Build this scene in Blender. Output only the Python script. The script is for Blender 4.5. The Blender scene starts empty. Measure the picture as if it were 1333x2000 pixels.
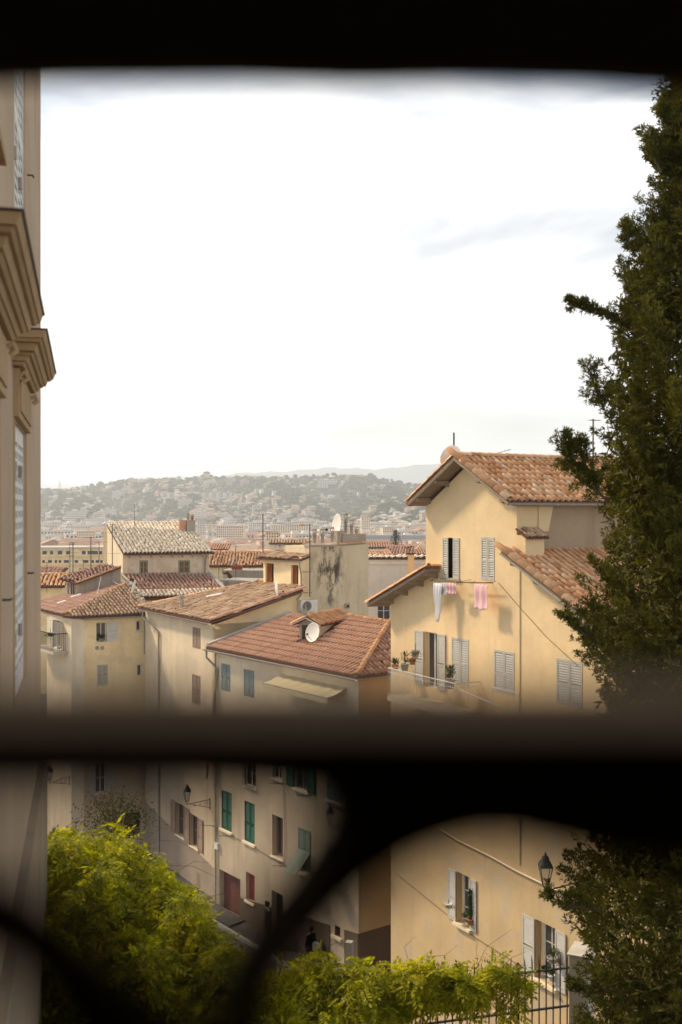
import bpy, math, random
import numpy as np
from mathutils import Vector as V, Matrix

random.seed(7)
rng = np.random.default_rng(7)
R = math.radians
SC = bpy.context.scene
COL = SC.collection
LIFT = 18.5          # eye height above the street; coordinates below are relative to the eye

# ------------------------------------------------------------------ camera, sky, sun, exposure
cam_d = bpy.data.cameras.new('camera')
cam = bpy.data.objects.new('camera', cam_d)
COL.objects.link(cam)
cam.rotation_euler = (R(90), 0, 0)
cam_d.sensor_fit = 'VERTICAL'
cam_d.sensor_height = 36
cam_d.lens = 37.8
cam_d.clip_start = 0.02
cam_d.clip_end = 30000
cam_d.dof.use_dof = True
cam_d.dof.focus_distance = 42
cam_d.dof.aperture_fstop = 2.1
SC.camera = cam

SUN = V((-0.66, 0.36, 0.66)).normalized()
w = bpy.data.worlds.new('World')
SC.world = w
w.use_nodes = True
nt = w.node_tree
nt.nodes.clear()
def N(t, nt=None, **k):
    n = nt.nodes.new(t)
    for a, b in k.items():
        setattr(n, a, b)
    return n
out = N('ShaderNodeOutputWorld', nt)
bg = N('ShaderNodeBackground', nt)
bg.inputs['Strength'].default_value = 0.125
sky = N('ShaderNodeTexSky', nt, sky_type='NISHITA', sun_disc=False)
sky.sun_elevation = math.asin(SUN.z)
sky.sun_rotation = math.atan2(SUN.x, SUN.y)
sky.dust_density = 2.0
tc = N('ShaderNodeTexCoord', nt)
mp = N('ShaderNodeMapping', nt)
mp.inputs['Scale'].default_value = (1.0, 1.0, 3.0)
mp.inputs['Location'].default_value = (0.3, 0.9, 0.35)
noi = N('ShaderNodeTexNoise', nt)
noi.inputs['Scale'].default_value = 2.6
noi.inputs['Detail'].default_value = 6
noi.inputs['Roughness'].default_value = 0.5
noi.inputs['Distortion'].default_value = 0.25
rmp = N('ShaderNodeValToRGB', nt)
rmp.color_ramp.elements[0].position = 0.36
rmp.color_ramp.elements[0].color = (0.0, 0.0, 0.0, 1)
rmp.color_ramp.elements[1].position = 0.50
rmp.color_ramp.elements[1].color = (1, 1, 1, 1)
# second, broader cloud layer: brightness variation of the cloud deck
noi2 = N('ShaderNodeTexNoise', nt)
noi2.inputs['Scale'].default_value = 1.7
noi2.inputs['Detail'].default_value = 5
rmp2 = N('ShaderNodeValToRGB', nt)
rmp2.color_ramp.elements[0].position = 0.34
rmp2.color_ramp.elements[0].color = (5.6, 5.75, 5.85, 1)
rmp2.color_ramp.elements[1].position = 0.54
rmp2.color_ramp.elements[1].color = (7.6, 7.5, 7.3, 1)
mix = N('ShaderNodeMixRGB', nt)
L = nt.links.new
L(tc.outputs['Generated'], mp.inputs['Vector'])
L(mp.outputs[0], noi.inputs['Vector'])
L(mp.outputs[0], noi2.inputs['Vector'])
sx = N('ShaderNodeSeparateXYZ', nt); L(tc.outputs['Generated'], sx.inputs[0])
el = N('ShaderNodeMapRange', nt); el.inputs[1].default_value = 0.20; el.inputs[2].default_value = 0.37; el.inputs[3].default_value = 0.06; el.inputs[4].default_value = -0.12
L(sx.outputs['Z'], el.inputs[0])
ad = N('ShaderNodeMath', nt, operation='ADD'); L(noi.outputs['Fac'], ad.inputs[0]); L(el.outputs[0], ad.inputs[1])
L(ad.outputs[0], rmp.inputs[0])
L(noi2.outputs['Fac'], rmp2.inputs[0])
L(rmp.outputs[0], mix.inputs[0])
dim = N('ShaderNodeMixRGB', nt, blend_type='MULTIPLY'); dim.inputs[0].default_value = 1; dim.inputs[2].default_value = (.57, .59, .61, 1)
L(sky.outputs[0], dim.inputs[1]); L(dim.outputs[0], mix.inputs[1])
L(rmp2.outputs[0], mix.inputs[2])
L(mix.outputs[0], bg.inputs['Color'])
L(bg.outputs[0], out.inputs[0])

sd = bpy.data.lights.new('sun', 'SUN')
sd.energy = 2.8
sd.angle = R(6.0)
sd.color = (1.0, 0.82, 0.58)
sun = bpy.data.objects.new('sun', sd)
COL.objects.link(sun)
sun.location = (-30, 20, 60)
sun.rotation_euler = SUN.to_track_quat('Z', 'Y').to_euler()
SC.view_settings.view_transform = 'Standard'
SC.view_settings.look = 'None'
SC.view_settings.gamma = 1
SC.view_settings.use_curve_mapping = False
SC.view_settings.exposure = 0.74
SC.cycles.volume_bounces = 1
SC.cycles.volume_step_rate = 4
SC.cycles.max_bounces = 6

# ------------------------------------------------------------------ geometry helpers
F, CX, CY = 2100.0, 666.5, 1000.0
def at(px, py, D):
    return V(((px - CX) / F * D, D, (CY - py) / F * D))
def ray(px, py):
    return V(((px - CX) / F, 1, (CY - py) / F))
def hit(px, py, p, n):
    d = ray(px, py)
    return d * (p.dot(n) / d.dot(n))

class Fr:
    """a vertical wall seen from outside: s runs to the right, z up, d outwards"""
    def __init__(s, o, t):
        t = V((t[0], t[1], 0)).normalized()
        s.o = V((o[0], o[1], 0)); s.t = t; s.n = V((t.y, -t.x, 0))
    def P(s, a, z, d=0.0):
        p = s.o + s.t * a + s.n * d
        return V((p.x, p.y, z))
    def px(s, x, y, d=0.0):
        p = hit(x, y, s.o + s.n * d, s.n)
        return (p - s.o).dot(s.t), p.z
    def turn(s, a, ang, d=0.0):
        """frame hinged at a, turned outwards by ang (seen from above)"""
        p = s.P(a, 0, d)
        c, k = math.cos(ang), math.sin(ang)
        return Fr((p.x, p.y), s.t * c + s.n * k)

OFF = {}
class MB:
    def __init__(s):
        s.v = []; s.f = []; s.m = []; s.cur = 0; s.sm = set()
    def poly(s, pts):
        b = len(s.v)
        s.v += [tuple(p) for p in pts]
        s.f.append(tuple(range(b, b + len(pts)))); s.m.append(s.cur)
    def mesh(s, vs, fs, smooth=False):
        b = len(s.v)
        s.v += [tuple(p) for p in vs]
        for f in fs:
            if smooth: s.sm.add(len(s.f))
            s.f.append(tuple(i + b for i in f)); s.m.append(s.cur)
    def hexa(s, p):
        """8 points: bottom 0-3, top 4-7"""
        s.mesh(p, [(3, 2, 1, 0), (4, 5, 6, 7), (0, 1, 5, 4), (1, 2, 6, 5), (2, 3, 7, 6), (3, 0, 4, 7)])
    def box(s, fr, s0, s1, z0, z1, d0, d1):
        q = [fr.P(a, z0, d) for a, d in ((s0, d0), (s0, d1), (s1, d1), (s1, d0))]
        q += [fr.P(a, z1, d) for a, d in ((s0, d0), (s0, d1), (s1, d1), (s1, d0))]
        s.hexa(q)
    def prism(s, pts, ex):
        """planar polygon extruded by vector ex"""
        n = len(pts); a = [V(p) for p in pts]; b = [p + ex for p in a]
        fs = [tuple(range(n)), tuple(range(2 * n - 1, n - 1, -1))]
        fs += [(i, (i + 1) % n, (i + 1) % n + n, i + n) for i in range(n)]
        s.mesh(a + b, fs)
    def tube(s, pts, r, seg=6, r1=None, cap=True):
        pts = [V(p) for p in pts]
        vs = []; n = len(pts)
        for i, p in enumerate(pts):
            d = (pts[min(i + 1, n - 1)] - pts[max(i - 1, 0)]).normalized()
            u = d.orthogonal().normalized() if i == 0 else (u - d * u.dot(d)).normalized()
            w_ = d.cross(u)
            rr = r if r1 is None else r + (r1 - r) * i / (n - 1)
            for k in range(seg):
                a = 2 * math.pi * k / seg
                vs.append(p + (u * math.cos(a) + w_ * math.sin(a)) * rr)
        fs = [(i * seg + k, i * seg + (k + 1) % seg, (i + 1) * seg + (k + 1) % seg, (i + 1) * seg + k) for i in range(n - 1) for k in range(seg)]
        s.mesh(vs, fs, True)
        if cap:
            s.poly(vs[:seg][::-1]); s.poly(vs[-seg:])
    def lathe(s, prof, c, ax=V((0, 0, 1)), seg=12):
        """prof: (r, h) pairs"""
        u = ax.orthogonal().normalized(); w_ = ax.cross(u)
        vs = []
        for r, h in prof:
            for k in range(seg):
                a = 2 * math.pi * k / seg
                vs.append(c + ax * h + (u * math.cos(a) + w_ * math.sin(a)) * r)
        n = len(prof)
        s.mesh(vs, [(i * seg + k, i * seg + (k + 1) % seg, (i + 1) * seg + (k + 1) % seg, (i + 1) * seg + k) for i in range(n - 1) for k in range(seg)], True)
    def build(s, name, mat, parent=None, origin=None):
        me = bpy.data.meshes.new(name)
        if parent is not None:
            off = OFF[parent.name]
        else:
            a = np.array(s.v)
            off = V(origin) if origin is not None else V(((a[:, 0].min() + a[:, 0].max()) / 2, (a[:, 1].min() + a[:, 1].max()) / 2, a[:, 2].min()))
        me.from_pydata([(p[0] - off[0], p[1] - off[1], p[2] - off[2]) for p in s.v], [], s.f)
        mats = mat if isinstance(mat, (list, tuple)) else [mat]
        for x in mats: me.materials.append(x)
        if len(mats) > 1: me.polygons.foreach_set('material_index', s.m)
        if s.sm: me.polygons.foreach_set('use_smooth', [i in s.sm for i in range(len(s.f))])
        o = bpy.data.objects.new(name, me)
        COL.objects.link(o)
        if parent is not None: o.parent = parent
        else: o.location = off
        OFF[o.name] = off
        return o

def tag(o, label=None, cat=None, group=None, kind=None):
    if label: o['label'] = label
    if cat: o['category'] = cat
    if group: o['group'] = group
    if kind: o['kind'] = kind
    return o
def thing(name, loc, label, cat, group=None):
    o = bpy.data.objects.new(name, None)
    o.empty_display_size = 0.3
    COL.objects.link(o)
    o.location = loc
    OFF[o.name] = V(loc)
    return tag(o, label, cat, group)

def np_obj(name, verts, faces, mat, parent=None, origin=(0, 0, 0), mi=None, mats=None, smooth=False):
    me = bpy.data.meshes.new(name)
    off = OFF[parent.name] if parent is not None else V(origin)
    verts = np.asarray(verts, dtype=np.float64) - np.array(off)
    k = faces.shape[1]
    me.vertices.add(len(verts)); me.vertices.foreach_set('co', verts.astype(np.float32).ravel())
    me.loops.add(faces.size); me.loops.foreach_set('vertex_index', faces.astype(np.int32).ravel())
    me.polygons.add(len(faces)); me.polygons.foreach_set('loop_start', np.arange(0, faces.size, k, dtype=np.int32))
    for x in (mats or [mat]): me.materials.append(x)
    if mi is not None: me.polygons.foreach_set('material_index', mi.astype(np.int32))
    me.update(calc_edges=True)
    me.polygons.foreach_set('use_smooth', [smooth] * len(faces))
    o = bpy.data.objects.new(name, me)
    COL.objects.link(o)
    if parent is not None: o.parent = parent
    else: o.location = off
    OFF[o.name] = off
    return o
def rots(ax, up):
    """arrays (n,3) y-axis and approximate z -> (n,3,3) matrices with columns x, y, z"""
    y = ax / np.linalg.norm(ax, axis=1, keepdims=True)
    x = np.cross(y, up); x /= np.linalg.norm(x, axis=1, keepdims=True) + 1e-9
    z = np.cross(x, y)
    return np.stack([x, y, z], axis=2)
def scatter(bv, bf, M, T, S=None):
    """copies of a base mesh: verts (k,3), faces (m,j) -> merged arrays"""
    v = np.einsum('nij,kj->nki', M, bv)
    if S is not None: v = v * S[:, None, None]
    v = v + T[:, None, :]
    n, k = v.shape[0], v.shape[1]
    f = bf[None] + (np.arange(n) * k)[:, None, None]
    return v.reshape(-1, 3), f.reshape(-1, bf.shape[1])

# ------------------------------------------------------------------ materials
def newmat(name):
    m = bpy.data.materials.new(name); m.use_nodes = True
    t = m.node_tree; t.nodes.clear()
    o = N('ShaderNodeOutputMaterial', t); b = N('ShaderNodeBsdfPrincipled', t)
    t.links.new(b.outputs[0], o.inputs[0])
    return m, t, b, o
def mixc(t, fac, a, b, mode='MIX'):
    n = N('ShaderNodeMixRGB', t, blend_type=mode)
    for i, x in ((0, fac), (1, a), (2, b)):
        if hasattr(x, 'is_output'): t.links.new(x, n.inputs[i])
        elif isinstance(x, (int, float)): n.inputs[i].default_value = x
        else: n.inputs[i].default_value = (*x, 1)
    return n.outputs[0]
def noise(t, scale, detail=4, vec=None, stretch=None, rough=0.6, loc=(0, 0, 0)):
    g = N('ShaderNodeNewGeometry', t)
    m = N('ShaderNodeMapping', t)
    m.inputs['Scale'].default_value = stretch or (1, 1, 1)
    m.inputs['Location'].default_value = loc
    t.links.new(g.outputs['Position'], m.inputs[0])
    n = N('ShaderNodeTexNoise', t)
    n.inputs['Scale'].default_value = scale
    n.inputs['Detail'].default_value = detail
    n.inputs['Roughness'].default_value = rough
    t.links.new(m.outputs[0], n.inputs['Vector'])
    return n.outputs['Fac']
def ramp(t, x, a, b, ca=0.0, cb=1.0):
    n = N('ShaderNodeMapRange', t)
    n.inputs[1].default_value = a; n.inputs[2].default_value = b
    n.inputs[3].default_value = ca; n.inputs[4].default_value = cb
    n.interpolation_type = 'SMOOTHSTEP'
    t.links.new(x, n.inputs[0])
    return n.outputs[0]
def mul(t, a, b, op='MULTIPLY'):
    n = N('ShaderNodeMath', t, operation=op)
    for i, x in enumerate((a, b)):
        if hasattr(x, 'is_output'): t.links.new(x, n.inputs[i])
        else: n.inputs[i].default_value = x
    return n.outputs[0]
def bump(t, b, h, strength=0.3, dist=0.02):
    n = N('ShaderNodeBump', t)
    n.inputs['Strength'].default_value = strength; n.inputs['Distance'].default_value = dist
    t.links.new(h, n.inputs['Height']); t.links.new(n.outputs[0], b.inputs['Normal'])

def plaster(name, col, dirt=(0.20, 0.15, 0.10), amt=0.45, patch=None, pamt=0.0, loc=(0, 0, 0), spots=()):
    m, t, b, o = newmat(name)
    big = noise(t, 0.55, 5, loc=loc)
    fine = noise(t, 7, 5)
    strk = noise(t, 2.2, 4, stretch=(1, 1, 0.09), loc=loc)
    grain = noise(t, 40, 3)
    dark = tuple(c * 0.90 for c in col); lite = tuple(min(1, c * 1.06) for c in col)
    c = mixc(t, ramp(t, big, 0.35, 0.65), dark, lite)
    c = mixc(t, mul(t, ramp(t, fine, 0.40, 0.75), 0.30), c, tuple(x * 0.86 for x in col))
    c = mixc(t, mul(t, ramp(t, strk, 0.50, 0.78), amt), c, dirt)
    if patch:
        pn = noise(t, 0.9, 6, loc=(loc[0] + 5, loc[1], loc[2] + 3), rough=0.65)
        c = mixc(t, mul(t, ramp(t, pn, 0.54, 0.60), pamt), c, patch)
    for (p, r, colr, a) in spots:
        g = N('ShaderNodeNewGeometry', t)
        vm = N('ShaderNodeVectorMath', t, operation='DISTANCE')
        mpn = N('ShaderNodeMapping', t)
        mpn.inputs['Scale'].default_value = (1, 1, 0.55)
        t.links.new(g.outputs['Position'], mpn.inputs[0])
        t.links.new(mpn.outputs[0], vm.inputs[0]); vm.inputs[1].default_value = (p[0], p[1], (p[2] + LIFT) * 0.55)
        k = ramp(t, vm.outputs['Value'], r, r * 0.25)
        k = mul(t, k, ramp(t, noise(t, 3.0, 6, rough=0.7, stretch=(1, 1, 0.4)), 0.42, 0.60))
        c = mixc(t, mul(t, k, a), c, colr)
    t.links.new(c, b.inputs['Base Color'])
    b.inputs['Roughness'].default_value = 0.93
    b.inputs['Specular IOR Level'].default_value = 0.2
    h = mul(t, mul(t, fine, 0.7), grain, 'ADD')
    bump(t, b, h, 0.35, 0.02)
    return m
def rnd(t):
    g = N('ShaderNodeNewGeometry', t); oi = N('ShaderNodeObjectInfo', t)
    a = mul(t, g.outputs['Random Per Island'], oi.outputs['Random'], 'ADD')
    return mul(t, a, 1.0, 'FRACT')
def tile_mat(name, cols, lichen=(0.10, 0.085, 0.06), la=0.4, pale=(0.55, 0.45, 0.33), pa=0.25):
    m, t, b, o = newmat(name)
    r = N('ShaderNodeValToRGB', t)
    e = r.color_ramp.elements
    while len(e) < len(cols): e.new(0.5)
    for i, c in enumerate(cols):
        e[i].position = i / (len(cols) - 1) if len(cols) > 1 else 0
        e[i].color = (*c, 1)
    t.links.new(rnd(t), r.inputs[0])
    c = r.outputs[0]
    c = mixc(t, mul(t, ramp(t, noise(t, 3.5, 5), 0.48, 0.70), pa), c, pale)
    c = mixc(t, mul(t, ramp(t, noise(t, 2.2, 6, loc=(3, 8, 1), rough=0.7), 0.50, 0.66), la), c, lichen)
    c = mixc(t, mul(t, noise(t, 30, 3), 0.35), c, (0.14, 0.09, 0.06))
    t.links.new(c, b.inputs['Base Color'])
    b.inputs['Roughness'].default_value = 0.88
    b.inputs['Specular IOR Level'].default_value = 0.25
    bump(t, b, noise(t, 25, 4), 0.4, 0.01)
    return m
def simple(name, col, rough=0.7, metal=0.0, var=0.25, scale=6, spec=0.4, bmp=0.15):
    m, t, b, o = newmat(name)
    c = mixc(t, mul(t, ramp(t, noise(t, scale, 5), 0.35, 0.7), var), col, tuple(x * 0.45 for x in col))
    t.links.new(c, b.inputs['Base Color'])
    b.inputs['Roughness'].default_value = rough; b.inputs['Metallic'].default_value = metal
    b.inputs['Specular IOR Level'].default_value = spec
    if bmp: bump(t, b, noise(t, scale * 5, 3), bmp, 0.005)
    return m
def leaf_mat(name, cols, trans, amt=0.5, brown=(0.12, 0.06, 0.02)):
    m, t, b, o = newmat(name)
    r = N('ShaderNodeValToRGB', t)
    e = r.color_ramp.elements
    while len(e) < len(cols): e.new(0.5)
    for i, c in enumerate(cols):
        e[i].position = i / (len(cols) - 1); e[i].color = (*c, 1)
    g = N('ShaderNodeNewGeometry', t)
    k = mul(t, mul(t, g.outputs['Random Per Island'], 0.55), mul(t, ramp(t, noise(t, 1.3, 3), 0.3, 0.7), 0.45), 'ADD')
    t.links.new(k, r.inputs[0])
    t.links.new(r.outputs[0], b.inputs['Base Color'])
    b.inputs['Roughness'].default_value = 0.6
    b.inputs['Specular IOR Level'].default_value = 0.12
    tr = N('ShaderNodeBsdfTranslucent', t)
    t.links.new(mixc(t, 1.0, r.outputs[0], trans, 'MULTIPLY'), tr.inputs[0])
    ms = N('ShaderNodeMixShader', t)
    ms.inputs[0].default_value = amt
    t.links.new(b.outputs[0], ms.inputs[1]); t.links.new(tr.outputs[0], ms.inputs[2])
    t.links.new(ms.outputs[0], o.inputs[0])
    return m

M = {}
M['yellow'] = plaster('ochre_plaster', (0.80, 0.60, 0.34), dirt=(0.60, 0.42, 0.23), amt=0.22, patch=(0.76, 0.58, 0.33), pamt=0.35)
M['yellow_base'] = plaster('shade_painted_ochre_plaster', (0.60, 0.43, 0.23), dirt=(0.40, 0.30, 0.19), amt=0.35, patch=(0.42, 0.39, 0.34), pamt=0.3, loc=(4, 4, 0))  # darker copy of the ochre; lane shade is put into the colour
M['tan'] = plaster('shade_painted_tan_plaster', (0.56, 0.44, 0.30), dirt=(0.25, 0.18, 0.12), amt=0.4, patch=(0.50, 0.40, 0.28), pamt=0.4, loc=(8, 4, 0))  # lower storeys, darkened in colour to imitate the shaded lane
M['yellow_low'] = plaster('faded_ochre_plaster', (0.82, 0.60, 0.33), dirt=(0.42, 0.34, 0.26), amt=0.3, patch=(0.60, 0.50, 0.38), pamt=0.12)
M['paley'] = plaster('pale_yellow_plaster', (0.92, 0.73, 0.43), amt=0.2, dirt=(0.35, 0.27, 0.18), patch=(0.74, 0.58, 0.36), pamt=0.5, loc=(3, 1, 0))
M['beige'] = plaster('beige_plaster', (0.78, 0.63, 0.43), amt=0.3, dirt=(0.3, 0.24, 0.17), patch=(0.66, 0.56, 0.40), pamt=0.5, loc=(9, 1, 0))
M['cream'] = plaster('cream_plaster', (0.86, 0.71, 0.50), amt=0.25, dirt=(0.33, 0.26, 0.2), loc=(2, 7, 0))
M['pinkish'] = plaster('pale_pink_plaster', (0.88, 0.74, 0.57), amt=0.12, loc=(2, 2, 0))
M['lilac'] = plaster('lilac_grey_plaster', (0.33, 0.255, 0.19), amt=0.3, loc=(4, 2, 0))
M['brownwall'] = plaster('brown_render', (0.38, 0.28, 0.18), amt=0.4, loc=(6, 2, 0))
M['greywall'] = plaster('grey_render', (0.42, 0.36, 0.28), amt=0.5, loc=(6, 9, 0))
M['dado'] = plaster('dark_base_render', (0.15, 0.105, 0.07), amt=0.3, loc=(6, 9, 0))
M['oldwall'] = plaster('old_white_plaster', (0.70, 0.57, 0.42), amt=0.45, dirt=(0.42, 0.28, 0.16), patch=(0.55, 0.40, 0.27), pamt=0.6, loc=(1, 9, 0))
M['sandstone'] = plaster('tan_stone', (0.44, 0.295, 0.16), amt=0.6, dirt=(0.20, 0.12, 0.06), loc=(0, 3, 0))
M['facade'] = plaster('tan_facade_plaster', (0.50, 0.375, 0.25), amt=0.55, dirt=(0.36, 0.27, 0.18), loc=(0, 3, 5))
M['plinth'] = plaster('weathered_grey_plaster', (0.35, 0.265, 0.175), amt=0.6, dirt=(0.15, 0.11, 0.07), patch=(0.26, 0.22, 0.17), pamt=0.6, loc=(7, 3, 5))
M['tile_o'] = tile_mat('orange_clay_tile', [(0.56, 0.25, 0.10), (0.76, 0.40, 0.19), (0.84, 0.49, 0.26), (0.66, 0.31, 0.13), (0.88, 0.60, 0.36)], la=0.22)
M['tile_r'] = tile_mat('red_clay_tile', [(0.58, 0.30, 0.18), (0.68, 0.38, 0.24), (0.63, 0.34, 0.21), (0.72, 0.43, 0.29)], la=0.2, pa=0.15)
M['tile_r2'] = tile_mat('dusty_red_tile', [(0.42, 0.22, 0.15), (0.52, 0.30, 0.21), (0.47, 0.25, 0.17), (0.56, 0.35, 0.26)], la=0.25, pa=0.25)
M['tile_b'] = tile_mat('brown_clay_tile', [(0.40, 0.23, 0.13), (0.62, 0.41, 0.25), (0.50, 0.30, 0.17), (0.68, 0.48, 0.31), (0.44, 0.26, 0.15)], la=0.35, pa=0.35)
M['tile_c'] = tile_mat('cream_clay_tile', [(0.74, 0.58, 0.40), (0.88, 0.76, 0.58), (0.82, 0.68, 0.49), (0.92, 0.82, 0.65)], la=0.15, pa=0.3, pale=(0.75, 0.68, 0.52))
M['under'] = simple('clay_bed', (0.15, 0.07, 0.042), 0.95)
M['wood'] = simple('weathered_wood', (0.30, 0.23, 0.16), 0.85, scale=9)
M['mortar'] = simple('grey_mortar', (0.42, 0.38, 0.32), 0.95)
M['shut_g'] = simple('grey_shutter_paint', (0.52, 0.49, 0.42), 0.6, var=0.2)
M['shut_w'] = simple('white_shutter_paint', (0.72, 0.70, 0.62), 0.6, var=0.2)
M['shut_b'] = simple('blue_grey_shutter_paint', (0.24, 0.30, 0.29), 0.6, var=0.2)
M['shut_d'] = simple('dark_green_shutter_paint', (0.014, 0.095, 0.055), 0.55, var=0.2)
M['shut_p'] = simple('pale_green_shutter_paint', (0.20, 0.27, 0.20), 0.6, var=0.2)
M['shut_n'] = simple('brown_shutter_paint', (0.30, 0.20, 0.14), 0.6, var=0.2)
M['frame_g'] = simple('sage_green_frame', (0.26, 0.30, 0.17), 0.6, var=0.2)
M['white'] = simple('white_paint', (0.75, 0.72, 0.66), 0.6, var=0.15)
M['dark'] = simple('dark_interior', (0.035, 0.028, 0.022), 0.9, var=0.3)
M['curtain'] = simple('rust_brown_curtain', (0.30, 0.10, 0.035), 0.8, var=0.4, scale=3)
M['reddoor'] = simple('red_painted_wood', (0.30, 0.07, 0.04), 0.7)
M['maroon'] = simple('maroon_plank_door', (0.16, 0.06, 0.045), 0.7)
M['leadcap'] = simple('dark_stone_capping', (0.12, 0.085, 0.055), 0.9)
M['brownglass'] = simple('brown_window_glass', (0.17, 0.075, 0.045), 0.3)  # even brown pane colour
M['dish2'] = simple('weathered_dish_enamel', (0.88, 0.83, 0.73), 0.6, var=0.15, scale=2)
M['glass'] = simple('window_glass', (0.06, 0.055, 0.05), 0.12, var=0.2, spec=0.8, bmp=0)
M['zinc'] = simple('zinc_gutter', (0.36, 0.32, 0.27), 0.55, var=0.4, scale=4)
M['iron'] = simple('black_iron', (0.02, 0.02, 0.018), 0.55, var=0.2)
M['rust'] = simple('rusty_iron', (0.13, 0.065, 0.035), 0.85, var=0.5)
M['antenna'] = simple('aerial_metal', (0.09, 0.075, 0.06), 0.6)
M['dish'] = simple('white_dish_enamel', (0.74, 0.70, 0.62), 0.45, var=0.1, scale=2)
M['potc'] = simple('terracotta_pot', (0.45, 0.17, 0.08), 0.85)
M['pot_g'] = simple('grey_pot', (0.35, 0.32, 0.28), 0.8)
M['sheet_w'] = simple('white_laundry', (0.82, 0.80, 0.78), 0.9, var=0.08, scale=3)
M['sheet_p'] = simple('pink_laundry', (0.80, 0.48, 0.48), 0.9, var=0.15, scale=3)
M['awning'] = simple('cream_awning_cloth', (0.72, 0.60, 0.36), 0.85, var=0.12, scale=2)
M['lamp_glass'] = simple('frosted_lantern_glass', (0.42, 0.40, 0.34), 0.25, var=0.1, bmp=0)
M['cloth_k'] = simple('black_clothing', (0.02, 0.019, 0.022), 0.9)
M['skin'] = simple('skin', (0.42, 0.24, 0.16), 0.6, var=0.1)
M['hair'] = simple('dark_brown_hair', (0.03, 0.018, 0.012), 0.6)
M['bag'] = simple('striped_bag', (0.50, 0.45, 0.36), 0.8)
M['asphalt'] = plaster('street_asphalt', (0.085, 0.075, 0.068), dirt=(0.05, 0.045, 0.04), amt=0.3, patch=(0.13, 0.115, 0.10), pamt=0.5)
M['kerb'] = simple('pale_kerb_stone', (0.38, 0.34, 0.28), 0.9)
M['terrace'] = plaster('terrace_ground', (0.20, 0.17, 0.12), amt=0.4)
M['stone'] = plaster('pale_stone', (0.58, 0.52, 0.42), amt=0.35)
M['bark'] = simple('bark', (0.09, 0.06, 0.04), 0.95, scale=15)
M['stem'] = simple('vine_stem', (0.16, 0.11, 0.06), 0.9)
M['grille'] = simple('dark_stained_wood', (0.075, 0.045, 0.022), 0.8, var=0.3, scale=30, spec=0.1)
M['painted_lit_wood'] = simple('light_painted_wood', (0.33, 0.215, 0.12), 0.85, var=0.2, scale=30, spec=0.1)  # paler than the screen wood; light on its top is in the colour
M['cypress'] = leaf_mat('cypress_foliage', [(0.030, 0.033, 0.006), (0.085, 0.088, 0.016), (0.19, 0.18, 0.035)], (1.3, 1.1, 0.3), 0.28)
M['vine'] = leaf_mat('wisteria_leaf', [(0.08, 0.095, 0.007), (0.27, 0.275, 0.012), (0.60, 0.52, 0.04)], (1.6, 1.55, 0.35), 0.5)
M['potleaf'] = leaf_mat('pot_plant_leaf', [(0.03, 0.06, 0.012), (0.06, 0.09, 0.02), (0.09, 0.11, 0.03)], (1, 1, 0.5), 0.2)

_t = M['lamp_glass'].node_tree
_o = [n for n in _t.nodes if n.type == 'OUTPUT_MATERIAL'][0]; _b = [n for n in _t.nodes if n.type == 'BSDF_PRINCIPLED'][0]
_x = N('ShaderNodeBsdfTransparent', _t); _ms = N('ShaderNodeMixShader', _t); _ms.inputs[0].default_value = 0.75
_t.links.new(_b.outputs[0], _ms.inputs[1]); _t.links.new(_x.outputs[0], _ms.inputs[2]); _t.links.new(_ms.outputs[0], _o.inputs[0])
# ------------------------------------------------------------------ building kit
UP = V((0, 0, 1))
class Pl:
    """a roof plane: p0 a point of the eave, U the horizontal eave direction, W straight upslope"""
    def __init__(s, p0, U, deg=None, up=None):
        s.p = V(p0); s.U = V(U).normalized()
        if up is None:
            m = V((-s.U.y, s.U.x, 0))
            s.W = (m * math.cos(R(deg)) + UP * math.sin(R(deg))).normalized()
        else:
            d = V(up) - s.p; d -= s.U * d.dot(s.U); s.W = d.normalized()
        s.n = s.U.cross(s.W).normalized()
        if s.n.z < 0: s.n = -s.n
    def hit(s, x, y): return hit(x, y, s.p, s.n)
    def at(s, u, w, h=0): return s.p + s.U * u + s.W * w + s.n * h
    def uw(s, p): d = V(p) - s.p; return d.dot(s.U), d.dot(s.W)

def arc_tile(L_=0.44, r0=0.082, r1=0.066, seg=6, th=0.014):
    """cover tile along +Y (upslope), arched in XZ, with an open rim at its lower end"""
    vs = []
    for (y, r, lift) in ((0, r0, 0.016), (L_, r1, 0.0)):
        for k in range(seg + 1):
            a = math.pi * k / seg
            vs.append((r * math.cos(a), y, r * math.sin(a) * 1.0 + lift))
    for k in range(seg + 1):
        a = math.pi * k / seg
        vs.append(((r0 - th) * math.cos(a), 0, (r0 - th) * math.sin(a) * 1.0 + 0.016))
    n = seg + 1
    fs = [(k, k + 1, k + 1 + n, k + n) for k in range(seg)]
    fs += [(k + 1, k, k + 2 * n, k + 1 + 2 * n) for k in range(seg)]
    return np.array(vs), np.array(fs)
TV, TF = arc_tile()
TV4, TF4 = arc_tile(seg=4)
def pan_piece():
    vs = [(-0.075, 0, 0.045), (-0.035, 0, 0.008), (0.035, 0, 0.008), (0.075, 0, 0.045)]
    vs += [(x, 0.44, z - 0.010) for x, y, z in vs]
    return np.array(vs), np.array([(k, k + 1, k + 5, k + 4) for k in range(3)])
PV, PF = pan_piece()
MESHES = {}
def tile_mesh(mat, scale=1.0):
    key = (mat.name, scale)
    if key not in MESHES:
        me = bpy.data.meshes.new('roof_tile')
        me.from_pydata([tuple(v * scale) for v in TV], [], [tuple(int(i) for i in f) for f in TF])
        me.materials.append(mat)
        me.polygons.foreach_set('use_smooth', [True] * 6 + [False] * 6)
        MESHES[key] = me
    return MESHES[key]
def mat4(x, y, z, p):
    return Matrix(((x.x, y.x, z.x, p.x), (x.y, y.y, z.y, p.y), (x.z, y.z, z.z, p.z), (0, 0, 0, 1)))
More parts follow.
